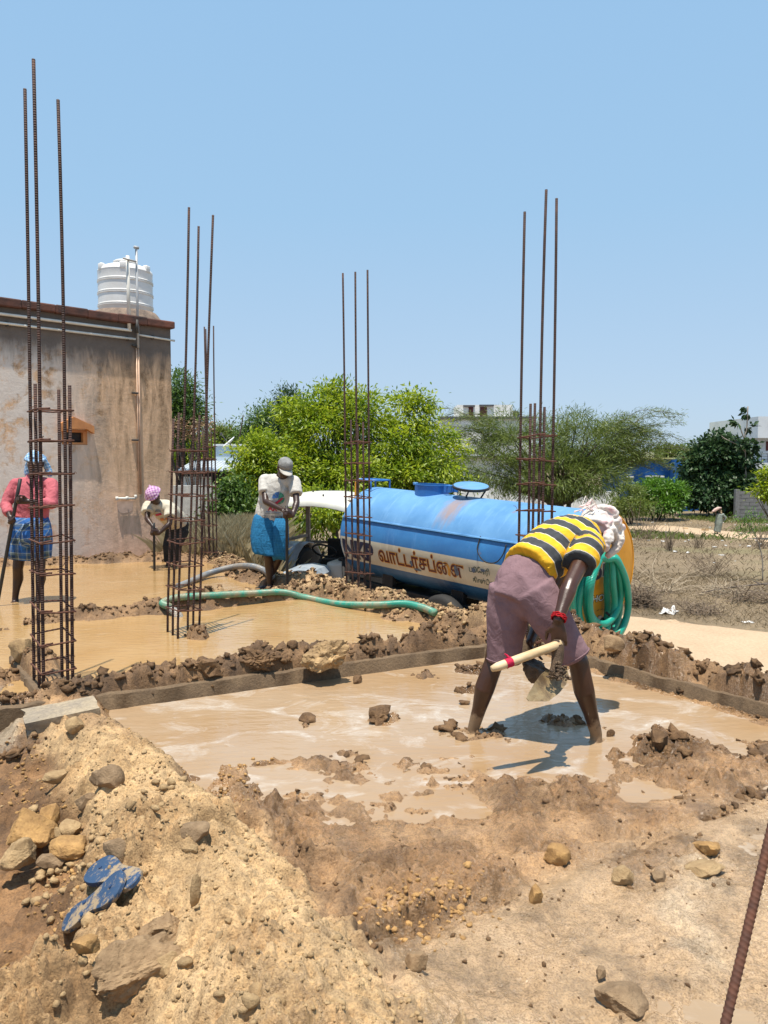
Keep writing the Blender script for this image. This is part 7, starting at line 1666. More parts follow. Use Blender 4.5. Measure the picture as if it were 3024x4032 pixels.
tree('neem_tree', 'bushy bright green tree behind the man in the cap', gbase(1000, 18.5), [blob(1020, 1800, 80, 85, 18.5), blob(985, 1890, 58, 90, 18.3), blob(1060, 1900, 100, 120, 18.5), blob(1010, 2000, 80, 80, 18)], 17000, (.11, .04), M_NEEM, .2, .45, .09, seed=5, per=80, shell=.45)
tree('shade_tree', 'pale soft green tree in the gap left of the bright trees', gbase(1050, 33), [blob(1040, 1690, 65, 70, 33), blob(1075, 1640, 45, 45, 33), blob(1000, 1740, 60, 50, 33)], 9000, (.16, .05), M_MIDL, .35, .3, .14, seed=6)
tree('casuarina', 'dark narrow tree rising behind the bright green crown', gbase(1135, 31), [blob(1140, 1580, 36, 45, 31), blob(1130, 1640, 50, 55, 31), blob(1140, 1710, 55, 50, 31)], 9000, (.15, .04), M_DARKL, .25, .2, .13, seed=7)
tree('shade_tree', 'tall light green tree showing past the corner of the old house', gbase(715, 27), [blob(705, 1530, 45, 60, 27), blob(735, 1610, 50, 60, 27), blob(690, 1660, 45, 80, 27), blob(760, 1640, 35, 40, 27)], 9000, (.15, .045), M_MIDL, .25, .3, .12, seed=8)
tree('bush', 'yellow green bush between the house and the low shed', gbase(730, 30), [blob(710, 1760, 45, 70, 30), blob(760, 1770, 45, 60, 30), blob(805, 1780, 40, 50, 30)], 9000, (.11, .04), M_NEEM, .2, .4, .08, seed=9, cat='bush')
tree('bush', 'small olive tree above the low shed roof', gbase(880, 40), [blob(870, 1730, 55, 50, 40), blob(920, 1740, 50, 40, 40)], 5000, (.18, .06), M_OLIVE, .3, .3, .1, seed=10, cat='bush')
tree('dead_shrub', 'dry brown leafed shrub beside the house corner', gbase(780, 24), [blob(790, 1690, 40, 45, 24.5), blob(700, 1700, 30, 50, 24.5)], 900, (.09, .05), M_DRYL, .2, .5, .05, seed=11, cat='shrub')
tree('bush', 'low leafy bush in front of the whitewashed block wall', gbase(900, 17.5), [blob(915, 1940, 38, 50, 17.5), blob(940, 2020, 45, 40, 17.3), blob(890, 2010, 35, 35, 17.3)], 5500, (.10, .045), M_MIDL, .2, .5, .05, seed=12, cat='bush')
# prosopis: fine hanging sprays
tree('thorn_tree', 'wide airy olive thorn tree behind the rear of the tank', gbase(2210, 42), [blob(2080, 1760, 190, 100, 42), blob(2280, 1740, 190, 95, 42), blob(2390, 1790, 115, 65, 42), blob(1960, 1850, 150, 90, 41), blob(2180, 1880, 230, 90, 41), blob(2310, 1880, 150, 70, 41), blob(2450, 1690, 95, 42, 42), blob(2000, 1680, 120, 60, 42), blob(2230, 1660, 110, 50, 42)], 40000, (.30, .032), M_OLIVE, .40, .25, .2, seed=13, limbs=70, stems=5, shell=.4, per=60)
# long arching sprays that break its outline
sp = MB(); spl_V = []; spl_F = []; spl_T = []; nv = 0
tb_ = bpy.data.objects['thorn_tree']; tbase = tb_.location
for k in range(60):
    side = random.choice((1, 1, 1, -1)); px0, py0 = (random.uniform(2300, 2480), random.uniform(1700, 1880)) if side > 0 else (random.uniform(1900, 2050), random.uniform(1650, 1850)); ln = random.uniform(100, 260); dd = 42 + random.uniform(-1.5, 1.5)
    Q = smooth_path([AT(px0, py0, dd), AT(px0 + side * ln * .5, py0 - ln * random.uniform(.2, .4), dd), AT(px0 + side * ln, py0 - ln * random.uniform(.05, .35), dd), ], 8); sp.tube([p - tbase for p in Q], .012, 4)
    P = np.array([q[:] for q in Q for _ in range(16)]) + rng.normal(size=(len(Q) * 16, 3)) * .10; d = np.array((Q[-1] - Q[0]).normalized()); V, F, T = leaf_cloud(P, np.tile(d, (len(P), 1)), np.full(len(P), .26), np.full(len(P), .026), rng.uniform(0, 1, len(P)), .3, 60 + k); spl_V.append(V - np.array(tbase)); spl_F.append(F + nv); spl_T.append(T); nv += len(V)
sp.build('twigs', M_BARK, tb_); tag(bpy.data.objects['twigs'], kind='stuff')
me = np_mesh('leaf_sprays', np.concatenate(spl_V), np.concatenate(spl_F)); vattr(me, 'tint', np.concatenate(spl_T)); tag(obj('leaf_sprays', me, M_OLIVE, tb_), kind='stuff')
tree('bush', 'round fresh green bush in front of the blue house', gbase(2600, 56), [blob(2590, 1930, 75, 45, 56), blob(2640, 1950, 60, 45, 56), blob(2550, 1960, 60, 45, 56), blob(2600, 1985, 70, 30, 55)], 9000, (.28, .10), M_FRESH, .3, .35, .08, seed=15, cat='bush', stems=3)
tree('bush', 'loose yellow green bush at the left foot of the blue house', gbase(2480, 52), [blob(2470, 1950, 50, 50, 52), blob(2500, 1990, 60, 30, 51), blob(2440, 1990, 40, 30, 51)], 6000, (.24, .05), M_OLIVE, .3, .3, .07, seed=16, cat='bush', stems=3)
tree('broadleaf_tree', 'dark dense leafy tree right of the blue house', gbase(2830, 60), [blob(2800, 1850, 95, 95, 60), blob(2880, 1850, 75, 95, 60), blob(2830, 1780, 80, 60, 60), blob(2790, 1940, 95, 65, 59), blob(2890, 1930, 75, 70, 59), blob(2750, 1820, 50, 60, 60)], 24000, (.34, .18), M_DARKL, .4, .5, .25, seed=17, limbs=20)
t = tree('sapling_tree', 'thin tall sapling with tufts of big leaves beside the white building', gbase(2935, 58), [blob(2945, 1600, 12, 16, 58), blob(2945, 1628, 9, 8, 58), blob(2905, 1662, 18, 16, 58), blob(2950, 1680, 15, 10, 58), blob(2828, 1702, 14, 9, 58), blob(2888, 1722, 18, 9, 58), blob(2950, 1755, 22, 20, 58), blob(2930, 1800, 20, 20, 58)], 420, (.42, .2), M_DARKL, .12, .6, .05, M_BARKP, seed=18, per=20, limbs=2)
st = MB()
for P in ([(2938, 1900), (2935, 1800), (2932, 1720), (2940, 1690), (2945, 1600)], [(2932, 1730), (2920, 1700), (2912, 1670)], [(2932, 1760), (2880, 1740), (2850, 1725), (2828, 1705)], [(2934, 1780), (2905, 1745), (2888, 1725)]): st.tube([p - t.location for p in smooth_path([AT(x, y, 58) for x, y in P], 4)], .045, 6)
st.build('stem', M_BARKP, t, smooth=True)
tree('shrub', 'yellow green shrub cut by the right edge of the view', gbase(3040, 36), [blob(3010, 1930, 35, 30, 36), blob(3030, 1880, 30, 35, 36), blob(3060, 1930, 45, 45, 36)], 2600, (.2, .075), M_NEEM, .2, .4, .06, seed=19, cat='shrub')
# trees along the far horizon
for k, (px, py, rx, ry, d, m) in enumerate(((2640, 1775, 55, 20, 120, M_OLIVE), (2560, 1790, 60, 25, 130, M_MIDL), (2720, 1790, 50, 22, 125, M_OLIVE), (900, 1790, 60, 40, 90, M_MIDL), (1850, 1800, 90, 40, 110, M_DARKL), (1700, 1790, 80, 40, 110, M_MIDL), (2300, 1800, 130, 45, 120, M_DARKL), (620, 1780, 120, 50, 100, M_MIDL), (3080, 1800, 90, 45, 120, M_MIDL), (3300, 1790, 140, 60, 110, M_DARKL), (-200, 1780, 200, 70, 90, M_MIDL), (300, 1785, 160, 55, 100, M_DARKL))):
    nm = ('low olive treetop over the roof of the blue house', 'hazy green treetop between thorn tree and blue house', 'faint treetop behind the dark leafy tree', 'far treetop above the shed dish', 'far dark treetop behind the second bright tree', 'far treetop between the bright trees', 'far dark treetops behind the thorn tree', 'far treetop behind the old house corner', 'far treetop behind the white building at right', 'far tree beyond the right edge of the view', 'far tree beyond the left edge of the view', 'far tree hidden behind the old house')[k]
    tree('far_tree', nm, gbase(px, d), [blob(px, py, rx, ry, d), blob(px + rx * .5, py + 10, rx * .7, ry * .8, d), blob(px - rx * .5, py + 8, rx * .7, ry * .8, d), blob(px, py + 40, rx * .9, 30, d)], 2600, (.5, .2), m, .6, .2, .15, seed=30 + k, group='trees on the horizon', limbs=5)

# ================================================================== BUILDINGS BEHIND
M_WHITE = simple('white_lime_wall', (.84, .83, .80), .9, scale=1.2, c2=(.66, .64, .60))
M_WHITE2 = simple('pale_grey_wall', (.70, .72, .74), .85, scale=1.0, c2=(.60, .62, .64))
M_BLUEW = simple('bright_blue_wall', (.012, .115, .36), .7, scale=.8, c2=(.008, .085, .28))
M_DOOR = simple('maroon_door', (.13, .03, .025), .6, scale=6)
M_WIN = simple('dark_window', (.03, .032, .035), .25, scale=4)
M_TRIM = simple('dark_trim', (.10, .10, .11), .8, scale=4)
def house_box(name, label, px0, px1, py_top, d, depth, mat, yaw=0.0, sink=.3):
    """flat roofed block whose front spans the pixel columns at depth d"""
    a, c = AT(px0, py_top, d), AT(px1, py_top, d); z0 = float(zg(d)); root = empty(name, ((a.x + c.x) / 2, d, z0), yaw); tag(root, label, 'building'); W = c.x - a.x; H = a.z - z0
    MB().box((0, depth / 2, H / 2 - sink / 2), (W, depth, H + sink)).build('wall', mat, root); return root, W, H
def hb(root, d, px, py): p = AT(px, py, d); return p.x - root.location.x, p.z - root.location.z
def part_box(root, name, d, px0, px1, py0, py1, mat, out=.05, th=.1, parent=None):
    x0, z1 = hb(root, d, px0, py0); x1, z0 = hb(root, d, px1, py1); return MB().box(((x0 + x1) / 2, -out + th / 2, (z0 + z1) / 2), (x1 - x0, th, z1 - z0)).build(name, mat, parent or root)
# white storeyed house between the trees
r1, W, H = house_box('white_house', 'white storeyed house with rooftop room rising behind the trees', 1735, 2105, 1645, 75, 9, M_WHITE)
part_box(r1, 'parapet_band', 75, 1728, 2112, 1640, 1650, M_TRIM, .25, .5)
part_box(r1, 'sunshade', 75, 1735, 2050, 1795, 1802, M_TRIM, .6, .6)
x0, z0 = hb(r1, 75, 1803, 1640); x1, z1 = hb(r1, 75, 2022, 1592); rm = MB().box(((x0 + x1) / 2, 2.6, (z0 + z1) / 2), (x1 - x0, 4, z1 - z0)).build('rooftop_room', M_WHITE, r1)
for a, b_ in ((1848, 1866), (1893, 1920)): part_box(r1, 'door', 77.0 - 2, a, b_, 1601, 1640, M_DOOR, -.55, .1)
part_box(r1, 'canopy_slab', 75, 1890, 1947, 1592, 1598, M_TRIM, -.3, .5); part_box(r1, 'canopy_slab', 75, 1826, 1872, 1594, 1600, M_TRIM, -.3, .5)
for a, b_, c, e in ((1890, 1922, 1885, 1905), (1990, 2015, 1890, 1912), (2060, 2085, 1700, 1735), (1960, 1990, 1700, 1735)): part_box(r1, 'window', 75, a, b_, c, e, M_WIN, .03, .08)
MB().lathe([(.5, 0), (.5, .7), (.35, .85), (.1, .9)], hb(r1, 75, 2045, 1645)[0:1] + (3.0, hb(r1, 75, 2045, 1645)[1]), 20).build('roof_tank', M_DARK, r1)
# whitewashed compound wall seen through the thorn tree
r1c, W, H = house_box('compound_wall', 'whitewashed wall glimpsed through the thorn tree', 1800, 2440, 1935, 66, .3, M_WHITE)
# blue house
r2, W, H = house_box('blue_house', 'single storey bright blue house with yellow roof edge', 2475, 2790, 1808, 67, 8, M_BLUEW)
MB().box((0, 3.9, H + .06), (W + .5, 8.6, .14)).build('roof_edge', simple('yellow_edge', (.55, .50, .20), .8), r2)
part_box(r2, 'projecting_bay', 67, 2638, 2712, 1810, 2016, M_BLUEW, 1.0, 1.0)
part_box(r2, 'sunshade', 67, 2540, 2607, 1873, 1879, M_WHITE, .55, .55); part_box(r2, 'sunshade', 67, 2465, 2487, 1875, 1881, M_WHITE, .55, .55)
part_box(r2, 'window', 67, 2550, 2600, 1885, 1915, M_WIN, .03, .1); x0, z0 = hb(r2, 67, 2663, 1900); MB().tube([(x0, -1.08, 0), (x0, -1.08, z0 + 1.4), (x0 + .15, -1.08, z0 + 1.4)], .06, 8).build('drain_pipe', M_TRIM, r2)
part_box(r2, 'roof_box', 67, 2572, 2607, 1777, 1801, M_WHITE, -2, 1.2)
# white building at the right edge
r3, W, H = house_box('white_building', 'pale two storey building with balcony at the right edge', 2985, 3260, 1725, 64, 9, M_WHITE2)
x0, z0 = hb(r3, 64, 2958, 1726); x1, z1 = hb(r3, 64, 3290, 1643); MB().box(((x0 + x1) / 2, 3.6, (z0 + z1) / 2), (x1 - x0, 9.4, z1 - z0)).build('parapet', M_WHITE2, r3)
x0, z0 = hb(r3, 64, 2953, 1845); x1, z1 = hb(r3, 64, 3290, 1822); MB().box(((x0 + x1) / 2, .1, (z0 + z1) / 2), (x1 - x0, 2.4, z1 - z0)).build('balcony_slab', M_WHITE2, r3)
for py in (1787, 1797, 1808): x0, z0 = hb(r3, 64, 2958, py); x1, _ = hb(r3, 64, 3290, py); MB().tube([(x0, -1.0, z0), (x1, -1.0, z0)], .022, 6).build('balcony_rail', M_TRIM, r3)
for px in (2960, 2975, 2998, 3022, 3060): x0, z0 = hb(r3, 64, px, 1822); _, z1 = hb(r3, 64, px, 1785); MB().tube([(x0, -1.0, z0), (x0, -1.0, z1)], .025, 6).build('baluster', M_TRIM, r3)
part_box(r3, 'window', 64, 3016, 3060, 1738, 1775, M_DOOR, .03, .1); part_box(r3, 'sunshade', 64, 2962, 3060, 1876, 1881, M_WHITE2, .7, .7); part_box(r3, 'door', 64, 3010, 3050, 1890, 1990, M_WIN, .03, .1)
# grey block wall
gw = empty('block_wall', gbase(2965, 55)); tag(gw, 'unplastered grey block wall below the pale building', 'wall'); M_BLOCK = mat_concrete('cement_block', (.24, .235, .23), (.16, .155, .15))
a, c = AT(2903, 1935, 55), AT(3150, 1935, 55); zz0 = float(zg(55)); Hh = a.z - zz0; nr = 8; bh = Hh / nr; bw = .62; bme = None
MB().box(((a.x + c.x) / 2 - gw.location.x, .16, Hh / 2 - .02), (c.x - a.x - .05, .16, Hh - .04)).build('mortar', simple('mortar', (.16, .155, .15), .95), gw)
for rI in range(nr):
    x = a.x + (0 if rI % 2 else -bw / 2)
    while x < c.x:
        xa, xb = max(x, a.x), min(x + bw, c.x)
        if xb - xa > .1:
            full = abs(xb - xa - bw) < 1e-6
            if full and bme is not None: o = obj('block', bme, None, gw)
            else:
                o = MB().box((0, 0, 0), (xb - xa - .025, .2, bh - .025), bev=.008).build('block', M_BLOCK, gw)
                if full: bme = o.data
            o.location = ((xa + xb) / 2 - gw.location.x, .15 + random.uniform(-.008, .008), bh * (rI + .5))
        x += bw
MB().box((a.x - gw.location.x + .02, .1, Hh / 2 + .05), (.28, .3, Hh + .2)).build('wall_pillar', M_BLOCK, gw)
# low shed with dish behind the house corner
sd = empty('shed', gbase(830, 25)); tag(sd, 'low shed with pale blue wall and sheet roof by the house', 'shed'); D_ = 25
def sx(px, py, d=D_): p = AT(px, py, d); return p.x - sd.location.x, p.z - sd.location.z
x0, z1 = sx(852, 1756, 27); x1, z0 = sx(960, 1840, 27); M_PBLUEW = simple('pale_blue_wall', (.50, .60, .68), .85, scale=2, c2=(.42, .52, .60)); MB().box(((x0 + x1) / 2, 2.6, (z1) / 2), (x1 - x0, 1.6, z1)).build('upper_wall', M_PBLUEW, sd); MB().box(((x0 + x1) / 2, 2.6, z1 + .03), (x1 - x0 + .1, 1.75, .06)).build('coping', M_WHITE2, sd)
x0, z0 = sx(705, 1850); x1, z1 = sx(925, 1838); rf = MB(); n = 30
for k in range(n): xa = x0 + (x1 - x0) * k / n; xb = x0 + (x1 - x0) * (k + 1) / n; rf.add([(xa, -.4, z0 - .02), (xb, -.4, z0 - .02 + (.02 if k % 2 else -.0)), (xb, 1.8, z1 + .2 + (.02 if k % 2 else 0)), (xa, 1.8, z1 + .2)], [(0, 1, 2, 3)])
ro = rf.build('sheet_roof', simple('zinc_sheet', (.55, .60, .64), .4, .2, scale=3), sd); md = ro.modifiers.new('t', 'SOLIDIFY'); md.thickness = .03
x0, z0 = sx(720, 1935); x1, z1 = sx(935, 1853); MB().box(((x0 + x1) / 2, .8, z1 / 2), (x1 - x0, 1.0, z1 - .1)).build('inner_wall', M_WIN, sd); x1b, _ = sx(830, 1900); MB().box(((x0 + x1b) / 2, .1, z1 / 2 - .1), (x1b - x0, .2, z1 - .2)).build('block_front', M_WHITE, sd)
xa, za = sx(722, 1850); MB().box((xa + .25, -.02, z1 / 2 - .12), (.35, .06, z1 - .3)).build('door', M_PBLUEW, sd)
wl, W, H = house_box('compound_wall', 'whitewashed block wall with peeling plaster behind the stooping man', 680, 935, 1912, 21, .22, mat_concrete('flaking_whitewash', (.66, .65, .62), (.38, .37, .35)))
ds = empty('satellite_dish', tuple(AT(905, 1745, 26))); tag(ds, 'small satellite dish on the shed wall', 'satellite dish')
rotd = Matrix.Rotation(R(-40), 3, 'Y') @ Matrix.Rotation(R(12), 3, 'X'); dv = MB(); V = []; F = []; n = 20
for i in range(5):
    for k in range(n): rr = .26 * (i + .001) / 4; a = 2 * math.pi * k / n; V.append(rotd @ Vector((rr * math.cos(a), rr * math.sin(a) * .95, rr * rr * .9)))
F = [(i * n + k, i * n + (k + 1) % n, (i + 1) * n + (k + 1) % n, (i + 1) * n + k) for i in range(4) for k in range(n)]; do = obj('reflector', np_mesh('reflector', V, F, True), M_WHITE2, ds); md = do.modifiers.new('t', 'SOLIDIFY'); md.thickness = .01
tip = rotd @ Vector((0, -.1, .42)); MB().tube([rotd @ Vector((0, -.24, .03)), tip], .012, 6).build('arm', M_TRIM, ds); MB().box(tip, (.06, .06, .09), bev=.01).build('receiver', M_TRIM, ds); MB().tube([(0, 0, 0), (.05, .08, -.2), (.12, .3, -.75)], .022, 6).build('mount', M_TRIM, ds)
# power lines and a bare stick
for k, py in enumerate((1757, 1764)):
    a, c = AT(2500, py - 6, 95), AT(3400, py + 4, 100); P = [a.lerp(c, t) - Vector((0, 0, 1.0 * 4 * t * (1 - t) * .35)) for t in np.linspace(0, 1, 16)]; tag(MB().tube(P, .03, 5).build('power_line', M_TRIM, smooth=True), ('upper', 'lower')[k] + ' of two thin power lines above the blue house', 'power line', 'power lines')
tag(MB().tube(smooth_path([AT(935, 1760, 24), AT(945, 1710, 24), AT(952, 1670, 24), AT(957, 1635, 24)], 4), [.03 - .001 * i for i in range(13)], 6).build('bare_stick', M_BARK, smooth=True), 'bare stick poking up beside the satellite dish', 'stick')

# ================================================================== DRY GRASS, BRUSH, LITTER
M_STRAW = mat_leaf('straw', [(.30, .23, .12), (.46, .37, .21), (.62, .52, .32)], .45)
def blades(name, P, hgt, w, mat, label, seed=0, lean=.35):
    rs = np.random.default_rng(seed); n = len(P); a = rs.uniform(0, 2 * np.pi, n); s = np.stack([np.cos(a), np.sin(a), np.zeros(n)], -1) * w * .5; l = rs.normal(size=(n, 3)) * lean; l[:, 2] = 0; h = hgt * rs.uniform(.4, 1.2, n)[:, None]
    V = np.stack([P - s, P + s, P + np.array([0, 0, 1.0]) * h * .6 + l * h * .4 + s * .6, P + np.array([0, 0, 1.0]) * h + l * h], 1).reshape(-1, 3); i = np.arange(n)[:, None] * 4; F = np.concatenate([i + np.array([[0, 1, 2]]), i + np.array([[0, 2, 3]])], 0)
    me = np_mesh(name, V, F); vattr(me, 'tint', np.repeat(rs.uniform(0, 1, n), 4)); tag(obj(name, me, mat), label, kind='stuff')
def on_field(n, x0, x1, y0, y1, dens=None, seed=0, keep=lambda x, y: True):
    rs = np.random.default_rng(seed); x = rs.uniform(x0, x1, n); y = y0 + (y1 - y0) * rs.uniform(0, 1, n); x = x * (y / y1) if dens == 'fan' else x; k = np.array([keep(a, b_) for a, b_ in zip(x, y)]) if keep else np.ones(n, bool); x, y = x[k], y[k]; return np.stack([x, y, zg(y)], -1)
rp = [(p.x, p.y) for p in ra]
def off_road(x, y):
    if y < 16.5: return (y - np.interp(x, [2.0] + [p[0] for p in rp], [14.6] + [p[1] for p in rp])) > .15 + .3 * random.random() if x > 2.0 else (x < -1.6 and y > 12.9 + .2 * random.random() and y > 13.2 - .9 * (x + 3.7) * 0)
    lo = np.interp(x, [p.x for p in pb], [p.y for p in pb]); hi = np.interp(x, [p.x for p in pa], [p.y for p in pa]); return not (lo - .2 < y < hi + .2 and x > 4)
# the bank of tall grass behind the plot, about as high as the plot itself
def bank_z(x, y): return zg(y) + (0.98) * sstep(-1.3, -2.4, x + .5 * (y - 13) * .12) * sstep(11.6, 12.3, y) * sstep(24, 20, y)
bx, by = np.meshgrid(np.arange(-12, -.6, .25), np.arange(11.4, 24.2, .25)); bz = bank_z(bx, by) + .05 * fbm(bx, by, oct=3, seed=4) - .01; r_, c_ = bx.shape; ii = np.arange(r_ * c_).reshape(r_, c_)
tag(obj('grass_bank', np_mesh('grass_bank', np.stack([bx, by, bz], -1).reshape(-1, 3), np.stack([ii[:-1, :-1], ii[:-1, 1:], ii[1:, 1:], ii[1:, :-1]], -1).reshape(-1, 4), True), M_FIELD), 'raised grassy ground behind the plot', kind='structure')
def on_bank(n, seed, x0=-3.45, x1=-1.7, y0=12.2, y1=19.5):
    rs = np.random.default_rng(seed); x = rs.uniform(x0, x1, n); y = rs.uniform(y0, y1, n); k = x > -3.45 - .0 * y; x, y = x[k], y[k]; return np.stack([x, y, bank_z(x, y)], -1)
blades('dry_grass', on_bank(26000, 41), .6, .012, M_STRAW, 'tall dry grass behind the plot', 1); blades('green_grass', on_bank(6000, 42, y0=14.5), .5, .018, M_OLIVE, 'greenish weeds in the grass behind the plot', 2)
M_STRAWD = mat_leaf('dull_straw', [(.12, .085, .045), (.19, .14, .08), (.27, .205, .12)], .2)
P = on_field(15000, 2.2, 9, 12.4, 20, seed=43, keep=off_road); blades('dry_grass', P, .06, .007, M_STRAWD, 'short dry stubble beside the sandy track', 3, .8)
P = on_field(20000, 4, 28, 18, 62, seed=44, keep=off_road); P2 = P[P[:, 0] < P[:, 1] * .62 + 3]; blades('dry_grass', P2, .11, .018, M_STRAWD, 'dry stubble on the far field', 4, .8)
g = fbm(P2[:, 0] * .2, P2[:, 1] * .2, oct=2, seed=8) > .12; P3 = P2[g & (P2[:, 1] > 36)]; blades('green_grass', np.repeat(P3, 2, 0) + rng.normal(size=(2 * len(P3), 3)) * np.array([.3, .3, 0]), .3, .05, M_OLIVE, 'green weeds on the far field', 5, .6)
def brush(px, py, w, h, n, mat, label, name='brush_heap', cat='brush', twl=.5, th=.006, spread=1.0, up=.3, seed=0):
    """tangle of dry twigs; every heap one thing"""
    p = GF(px, py); k = p.y / FPX; root = empty(name, p); tag(root, label, cat, 'dry brush on the field'); rs = random.Random(seed + px); tw = MB()
    for i in range(n):
        c = Vector((rs.gauss(0, w * k * .3), rs.gauss(0, w * k * .25), abs(rs.gauss(0, h * k * .3)))); a = rs.uniform(0, 6.28); d = Vector((math.cos(a), math.sin(a), rs.uniform(-.1, up * 2))) * twl * rs.uniform(.4, 1.2); m = c + d * .5 + Vector((rs.gauss(0, .06), rs.gauss(0, .06), rs.gauss(.03, .05)))
        for q in (c, m): q.z = max(q.z, .005)
        e = c + d + Vector((0, 0, rs.gauss(0, .05))); e.z = max(e.z, .005); tw.tube([c, m, e], [th * rs.uniform(.6, 1.6), th, th * .4], 4)
    tag(tw.build('twigs', mat, root), kind='stuff'); return root
M_TWIG = simple('dry_twig', (.23, .17, .115), .9, scale=9, c2=(.11, .08, .055)); M_TWIGP = simple('pale_twig', (.42, .34, .24), .9, scale=9, c2=(.28, .22, .15))
brush(2520, 2385, 130, 90, 260, M_TWIG, 'dark tangled heap of twigs right of the hose coil', twl=.4, seed=1)
brush(2600, 2330, 160, 60, 40, M_TWIGP, 'long pale dry stems lying beside the dark twig heap', twl=.9, seed=2)
brush(2790, 2270, 130, 110, 110, M_TWIG, 'loose grey thorn brush in the middle of the field', twl=.55, th=.004, up=.6, seed=3); brush(2750, 2415, 150, 45, 110, M_TWIG, 'low brown brush at the edge of the track', twl=.35, seed=4)
brush(2950, 2370, 160, 60, 90, M_TWIG, 'scattered twigs at the right edge of the field', twl=.5, seed=5); brush(2850, 2340, 120, 40, 70, M_TWIGP, 'pale broken stems in the field', twl=.5, seed=6); brush(2545, 2130, 80, 60, 60, M_TWIG, 'dry bush standing before the path', twl=.7, th=.008, up=1.2, seed=7); brush(2635, 2170, 22, 26, 40, M_TWIG, 'small upright dry tuft in the open field', twl=.3, th=.008, up=2, seed=8); brush(2745, 2158, 36, 24, 40, M_TWIG, 'low dry tuft right of the small upright one', twl=.3, th=.008, up=1.4, seed=9); brush(2990, 2160, 50, 40, 50, M_TWIG, 'dry tuft at the right edge below the path', twl=.45, th=.008, up=1.2, seed=10)
# fallen branches
for lab, P, r in (('long bare branch lying on the field pointing left', [(2765, 2333), (2840, 2318), (2920, 2308), (3000, 2300), (3090, 2290)], .025), ('dark forked branch at the right edge', [(2968, 2288), (3000, 2300), (3060, 2302), (3120, 2296)], .03), ('second bare branch below the long one', [(2955, 2328), (2990, 2335), (3060, 2345)], .022)):
    tag(MB().tube(smooth_path([G(x, y, ROAD_Z + .12) for x, y in P], 4), [r * (.35 + .65 * i / (4 * (len(P) - 1))) for i in range(4 * (len(P) - 1) + 1)], 7).build('fallen_branch', M_BARK, smooth=True), lab, 'branch')
# thin thorn sapling at the right
p0 = GF(3003, 2288); sa = empty('sapling', p0); tag(sa, 'thin leaning thorn sapling with sparse green leaves at the right', 'sapling'); sb = MB(); stem = smooth_path([p0] + [AT(x, y, p0.y) for x, y in ((3000, 2190), (2975, 2110), (2945, 2060), (2935, 2045))], 5); sb.tube([p - p0 for p in stem], [.016 - .0005 * i for i in range(len(stem))], 6); br = []
for x0, y0, x1, y1 in ((2945, 2060, 2870, 2035), (2940, 2052, 2900, 2090), (2960, 2085, 3040, 2060), (2950, 2070, 3010, 2030), (2940, 2050, 2960, 2010), (2970, 2100, 2890, 2115)):
    Q = smooth_path([AT(x0, y0, p0.y), AT((x0 + x1) / 2, (y0 + y1) / 2 - 8, p0.y), AT(x1, y1, p0.y)], 4); sb.tube([q - p0 for q in Q], .005, 4); br += Q
sb.build('stem', M_BARKP, sa, smooth=True); P = np.array([q[:] for q in br for _ in range(9)]) + rng.normal(size=(len(br) * 9, 3)) * .05; V, F, T = leaf_cloud(P, rng.normal(size=P.shape), np.full(len(P), .09), np.full(len(P), .018), rng.uniform(0, 1, len(P)), .3, 9); me = np_mesh('leaves', V - np.array(p0), F); vattr(me, 'tint', T); tag(obj('leaves', me, M_FRESH, sa), kind='stuff')
# litter
def rag(px, py, w, h, mat, label, name='rag', cat='litter', seed=0, fld=True):
    p = GF(px, py) if fld else GS(px, py); k = p.y / FPX; n = 14; V = []; F = []
    for i in range(n + 1):
        for j in range(n + 1):
            u, v = i / n - .5, j / n - .5; q = vnoise(np.array([u * 5 + seed]), np.array([v * 5]), 0.0, 3)[0]; q2 = vnoise(np.array([u * 11 + seed]), np.array([v * 11]), 0.0, 5)[0]; V.append((u * w * k * (1 + .4 * q), v * w * k * .6 * (1 + .3 * q2), max(.012, h * k * (.5 + .6 * q + .35 * q2) * (1 - 2.2 * (u * u + v * v)))))
    F = [(i * (n + 1) + j, (i + 1) * (n + 1) + j, (i + 1) * (n + 1) + j + 1, i * (n + 1) + j + 1) for i in range(n) for j in range(n)]; o = obj(name, np_mesh(name, V, F, True), mat); o.location = p; o.rotation_euler = (0, 0, seed); md = o.modifiers.new('t', 'SOLIDIFY'); md.thickness = .006; tag(o, label, cat); return o
M_LIT = simple('white_plastic', (.68, .66, .63), .5, scale=6, c2=(.5, .48, .45))
rag(2635, 2412, 92, 26, M_LIT, 'crumpled white plastic sheet at the edge of the track', seed=1); rag(2650, 2450, 80, 8, M_DUST, 'flat pale scrap below the white sheet', seed=2); rag(2945, 2452, 40, 8, M_LIT, 'flat white scrap at the right edge of the track', seed=3); rag(2612, 2134, 18, 8, M_LIT, 'white wrapper in the open field', seed=4); rag(2842, 2187, 24, 6, M_LIT, 'white scrap in the middle of the field', seed=5); rag(2631, 2019, 14, 10, simple('blue_plastic', (.05, .25, .55), .5), 'blue plastic bag below the green bush', seed=6)
C = []; S = []
for k in range(90):
    p = GF(random.uniform(2440, 3024), random.uniform(2035, 2070) if k < 60 else random.uniform(2075, 2220)); C.append((p.x, p.y, p.z + .03)); S.append(random.uniform(.03, .09))
V, F = lumps(np.array(C), S, ICO1, .4, .4); tag(obj('litter_bits', np_mesh('litter_bits', V, F), M_LIT), 'pale stones and scraps strewn over the far field', kind='stuff')
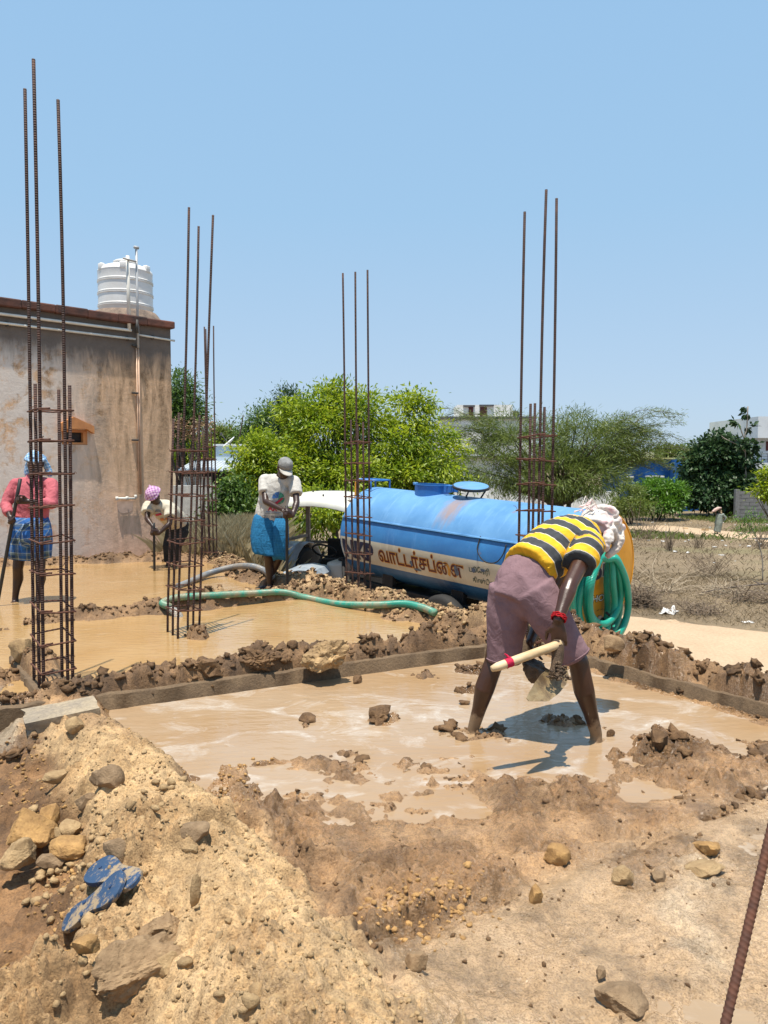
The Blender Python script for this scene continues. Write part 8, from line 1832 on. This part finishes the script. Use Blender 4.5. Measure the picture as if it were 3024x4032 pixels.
for k, (px, py, w, h) in enumerate(((2778, 2090, 25, 8), (2480, 2170, 14, 6), (2700, 2083, 20, 6))):
    p = GF(px, py); kk = p.y / FPX; o = obj('rock', rock_mesh((w * kk, w * kk * .8, h * kk * 1.5), 300 + k), M_PALE); o.location = p + Vector((0, 0, h * kk * .4)); tag(o, ('flat pale stone on the path left of the distant woman', 'small pale stone in the field right of the yellow tank end', 'low pale stone on the far side of the path')[k], 'rock')
p = AT(2960, 2030, 50); o = obj('soil_heap', rock_mesh((4.5, 1.6, .9), 991, rough=.15), M_ORANGE); q = GF(2985, 2030); o.location = (q.x, q.y, q.z + .1); tag(o, 'low heap of orange earth before the block wall', 'soil heap')

# ================================================================== SANDALS
def sandal(heel, toe, label, tiltx=0.0, z=.0, seed=0, mirror=1):
    heel, toe = Vector(heel), Vector(toe); L = (toe - heel).length; ol = []
    half = [(0, .0), (.03, .024), (.10, .037), (.22, .040), (.38, .036), (.52, .037), (.68, .048), (.82, .052), (.92, .043), (.98, .022), (1.0, 0)]; h2 = [(t, w * (.82 if .3 < t < .6 else .95)) for t, w in half]
    ol = [(t, w) for t, w in half] + [(t, -w) for t, w in h2[-2:0:-1]]; s = L / .26; P = smooth_path([(t * L, w * s * mirror, 0) for t, w in ol] + [(0, 0, 0)], 4)[:-1]; n = len(P); V = []
    for zz, sc in ((0, .97), (.004, 1.0), (.015, 1.0), (.018, .97)):
        for p in P: V.append((L / 2 + (p.x - L / 2) * sc, p.y * sc, zz + .012 * (p.x / L - .45) ** 2))
    F = [(i * n + k, i * n + (k + 1) % n, (i + 1) * n + (k + 1) % n, (i + 1) * n + k) for i in range(3) for k in range(n)] + [tuple(range(n - 1, -1, -1)), tuple(3 * n + k for k in range(n))]
    root = obj('sandal', np_mesh('sandal', V, F), M_SANDAL); smooth_by_angle(root.data, 40); d = toe - heel; root.location = heel; root.rotation_euler = (tiltx, -math.atan2(d.z, math.hypot(d.x, d.y)), math.atan2(d.y, d.x)); tag(root, label, 'sandal', 'pair of blue sandals')
    for t, w in ((.80, .004), (.36, .021), (.36, -.021)): MB().lathe([(.006, 0), (.006, .003), (.003, .004)], (t * L, w * s * mirror, .0185 + .012 * (t - .45) ** 2), 10).build('strap_plug', M_SANDALD, root)
    return root
m, nt, b = mat_new('muddy_blue_rubber'); n1_ = nnoise(nt, 22, 9, .75, dist=.3); k1_ = ramp(nt, n1_.outputs['Fac'], [(.50, 0.0), (.57, 1.0)]); lk(nt, mixc(nt, k1_.outputs[0], (.018, .052, .115), (.29, .215, .13)), b.inputs['Base Color']); b.inputs['Roughness'].default_value = .7; bump(nt, b, n1_.outputs['Fac'], .5, .008); M_SANDAL = m
M_SANDALD = simple('dark_blue_rubber', (.012, .045, .12), .6)
sandal(GS(262, 3690) + Vector((0, 0, .03)), GS(505, 3545) + Vector((0, 0, .06)), 'nearer blue rubber sandal with mud on it at the left', .5)
sandal(GS(545, 3525) + Vector((0, 0, .03)), GS(372, 3462) + Vector((0, 0, .03)), 'farther mud covered blue sandal partly under the other', -.45, mirror=-1)
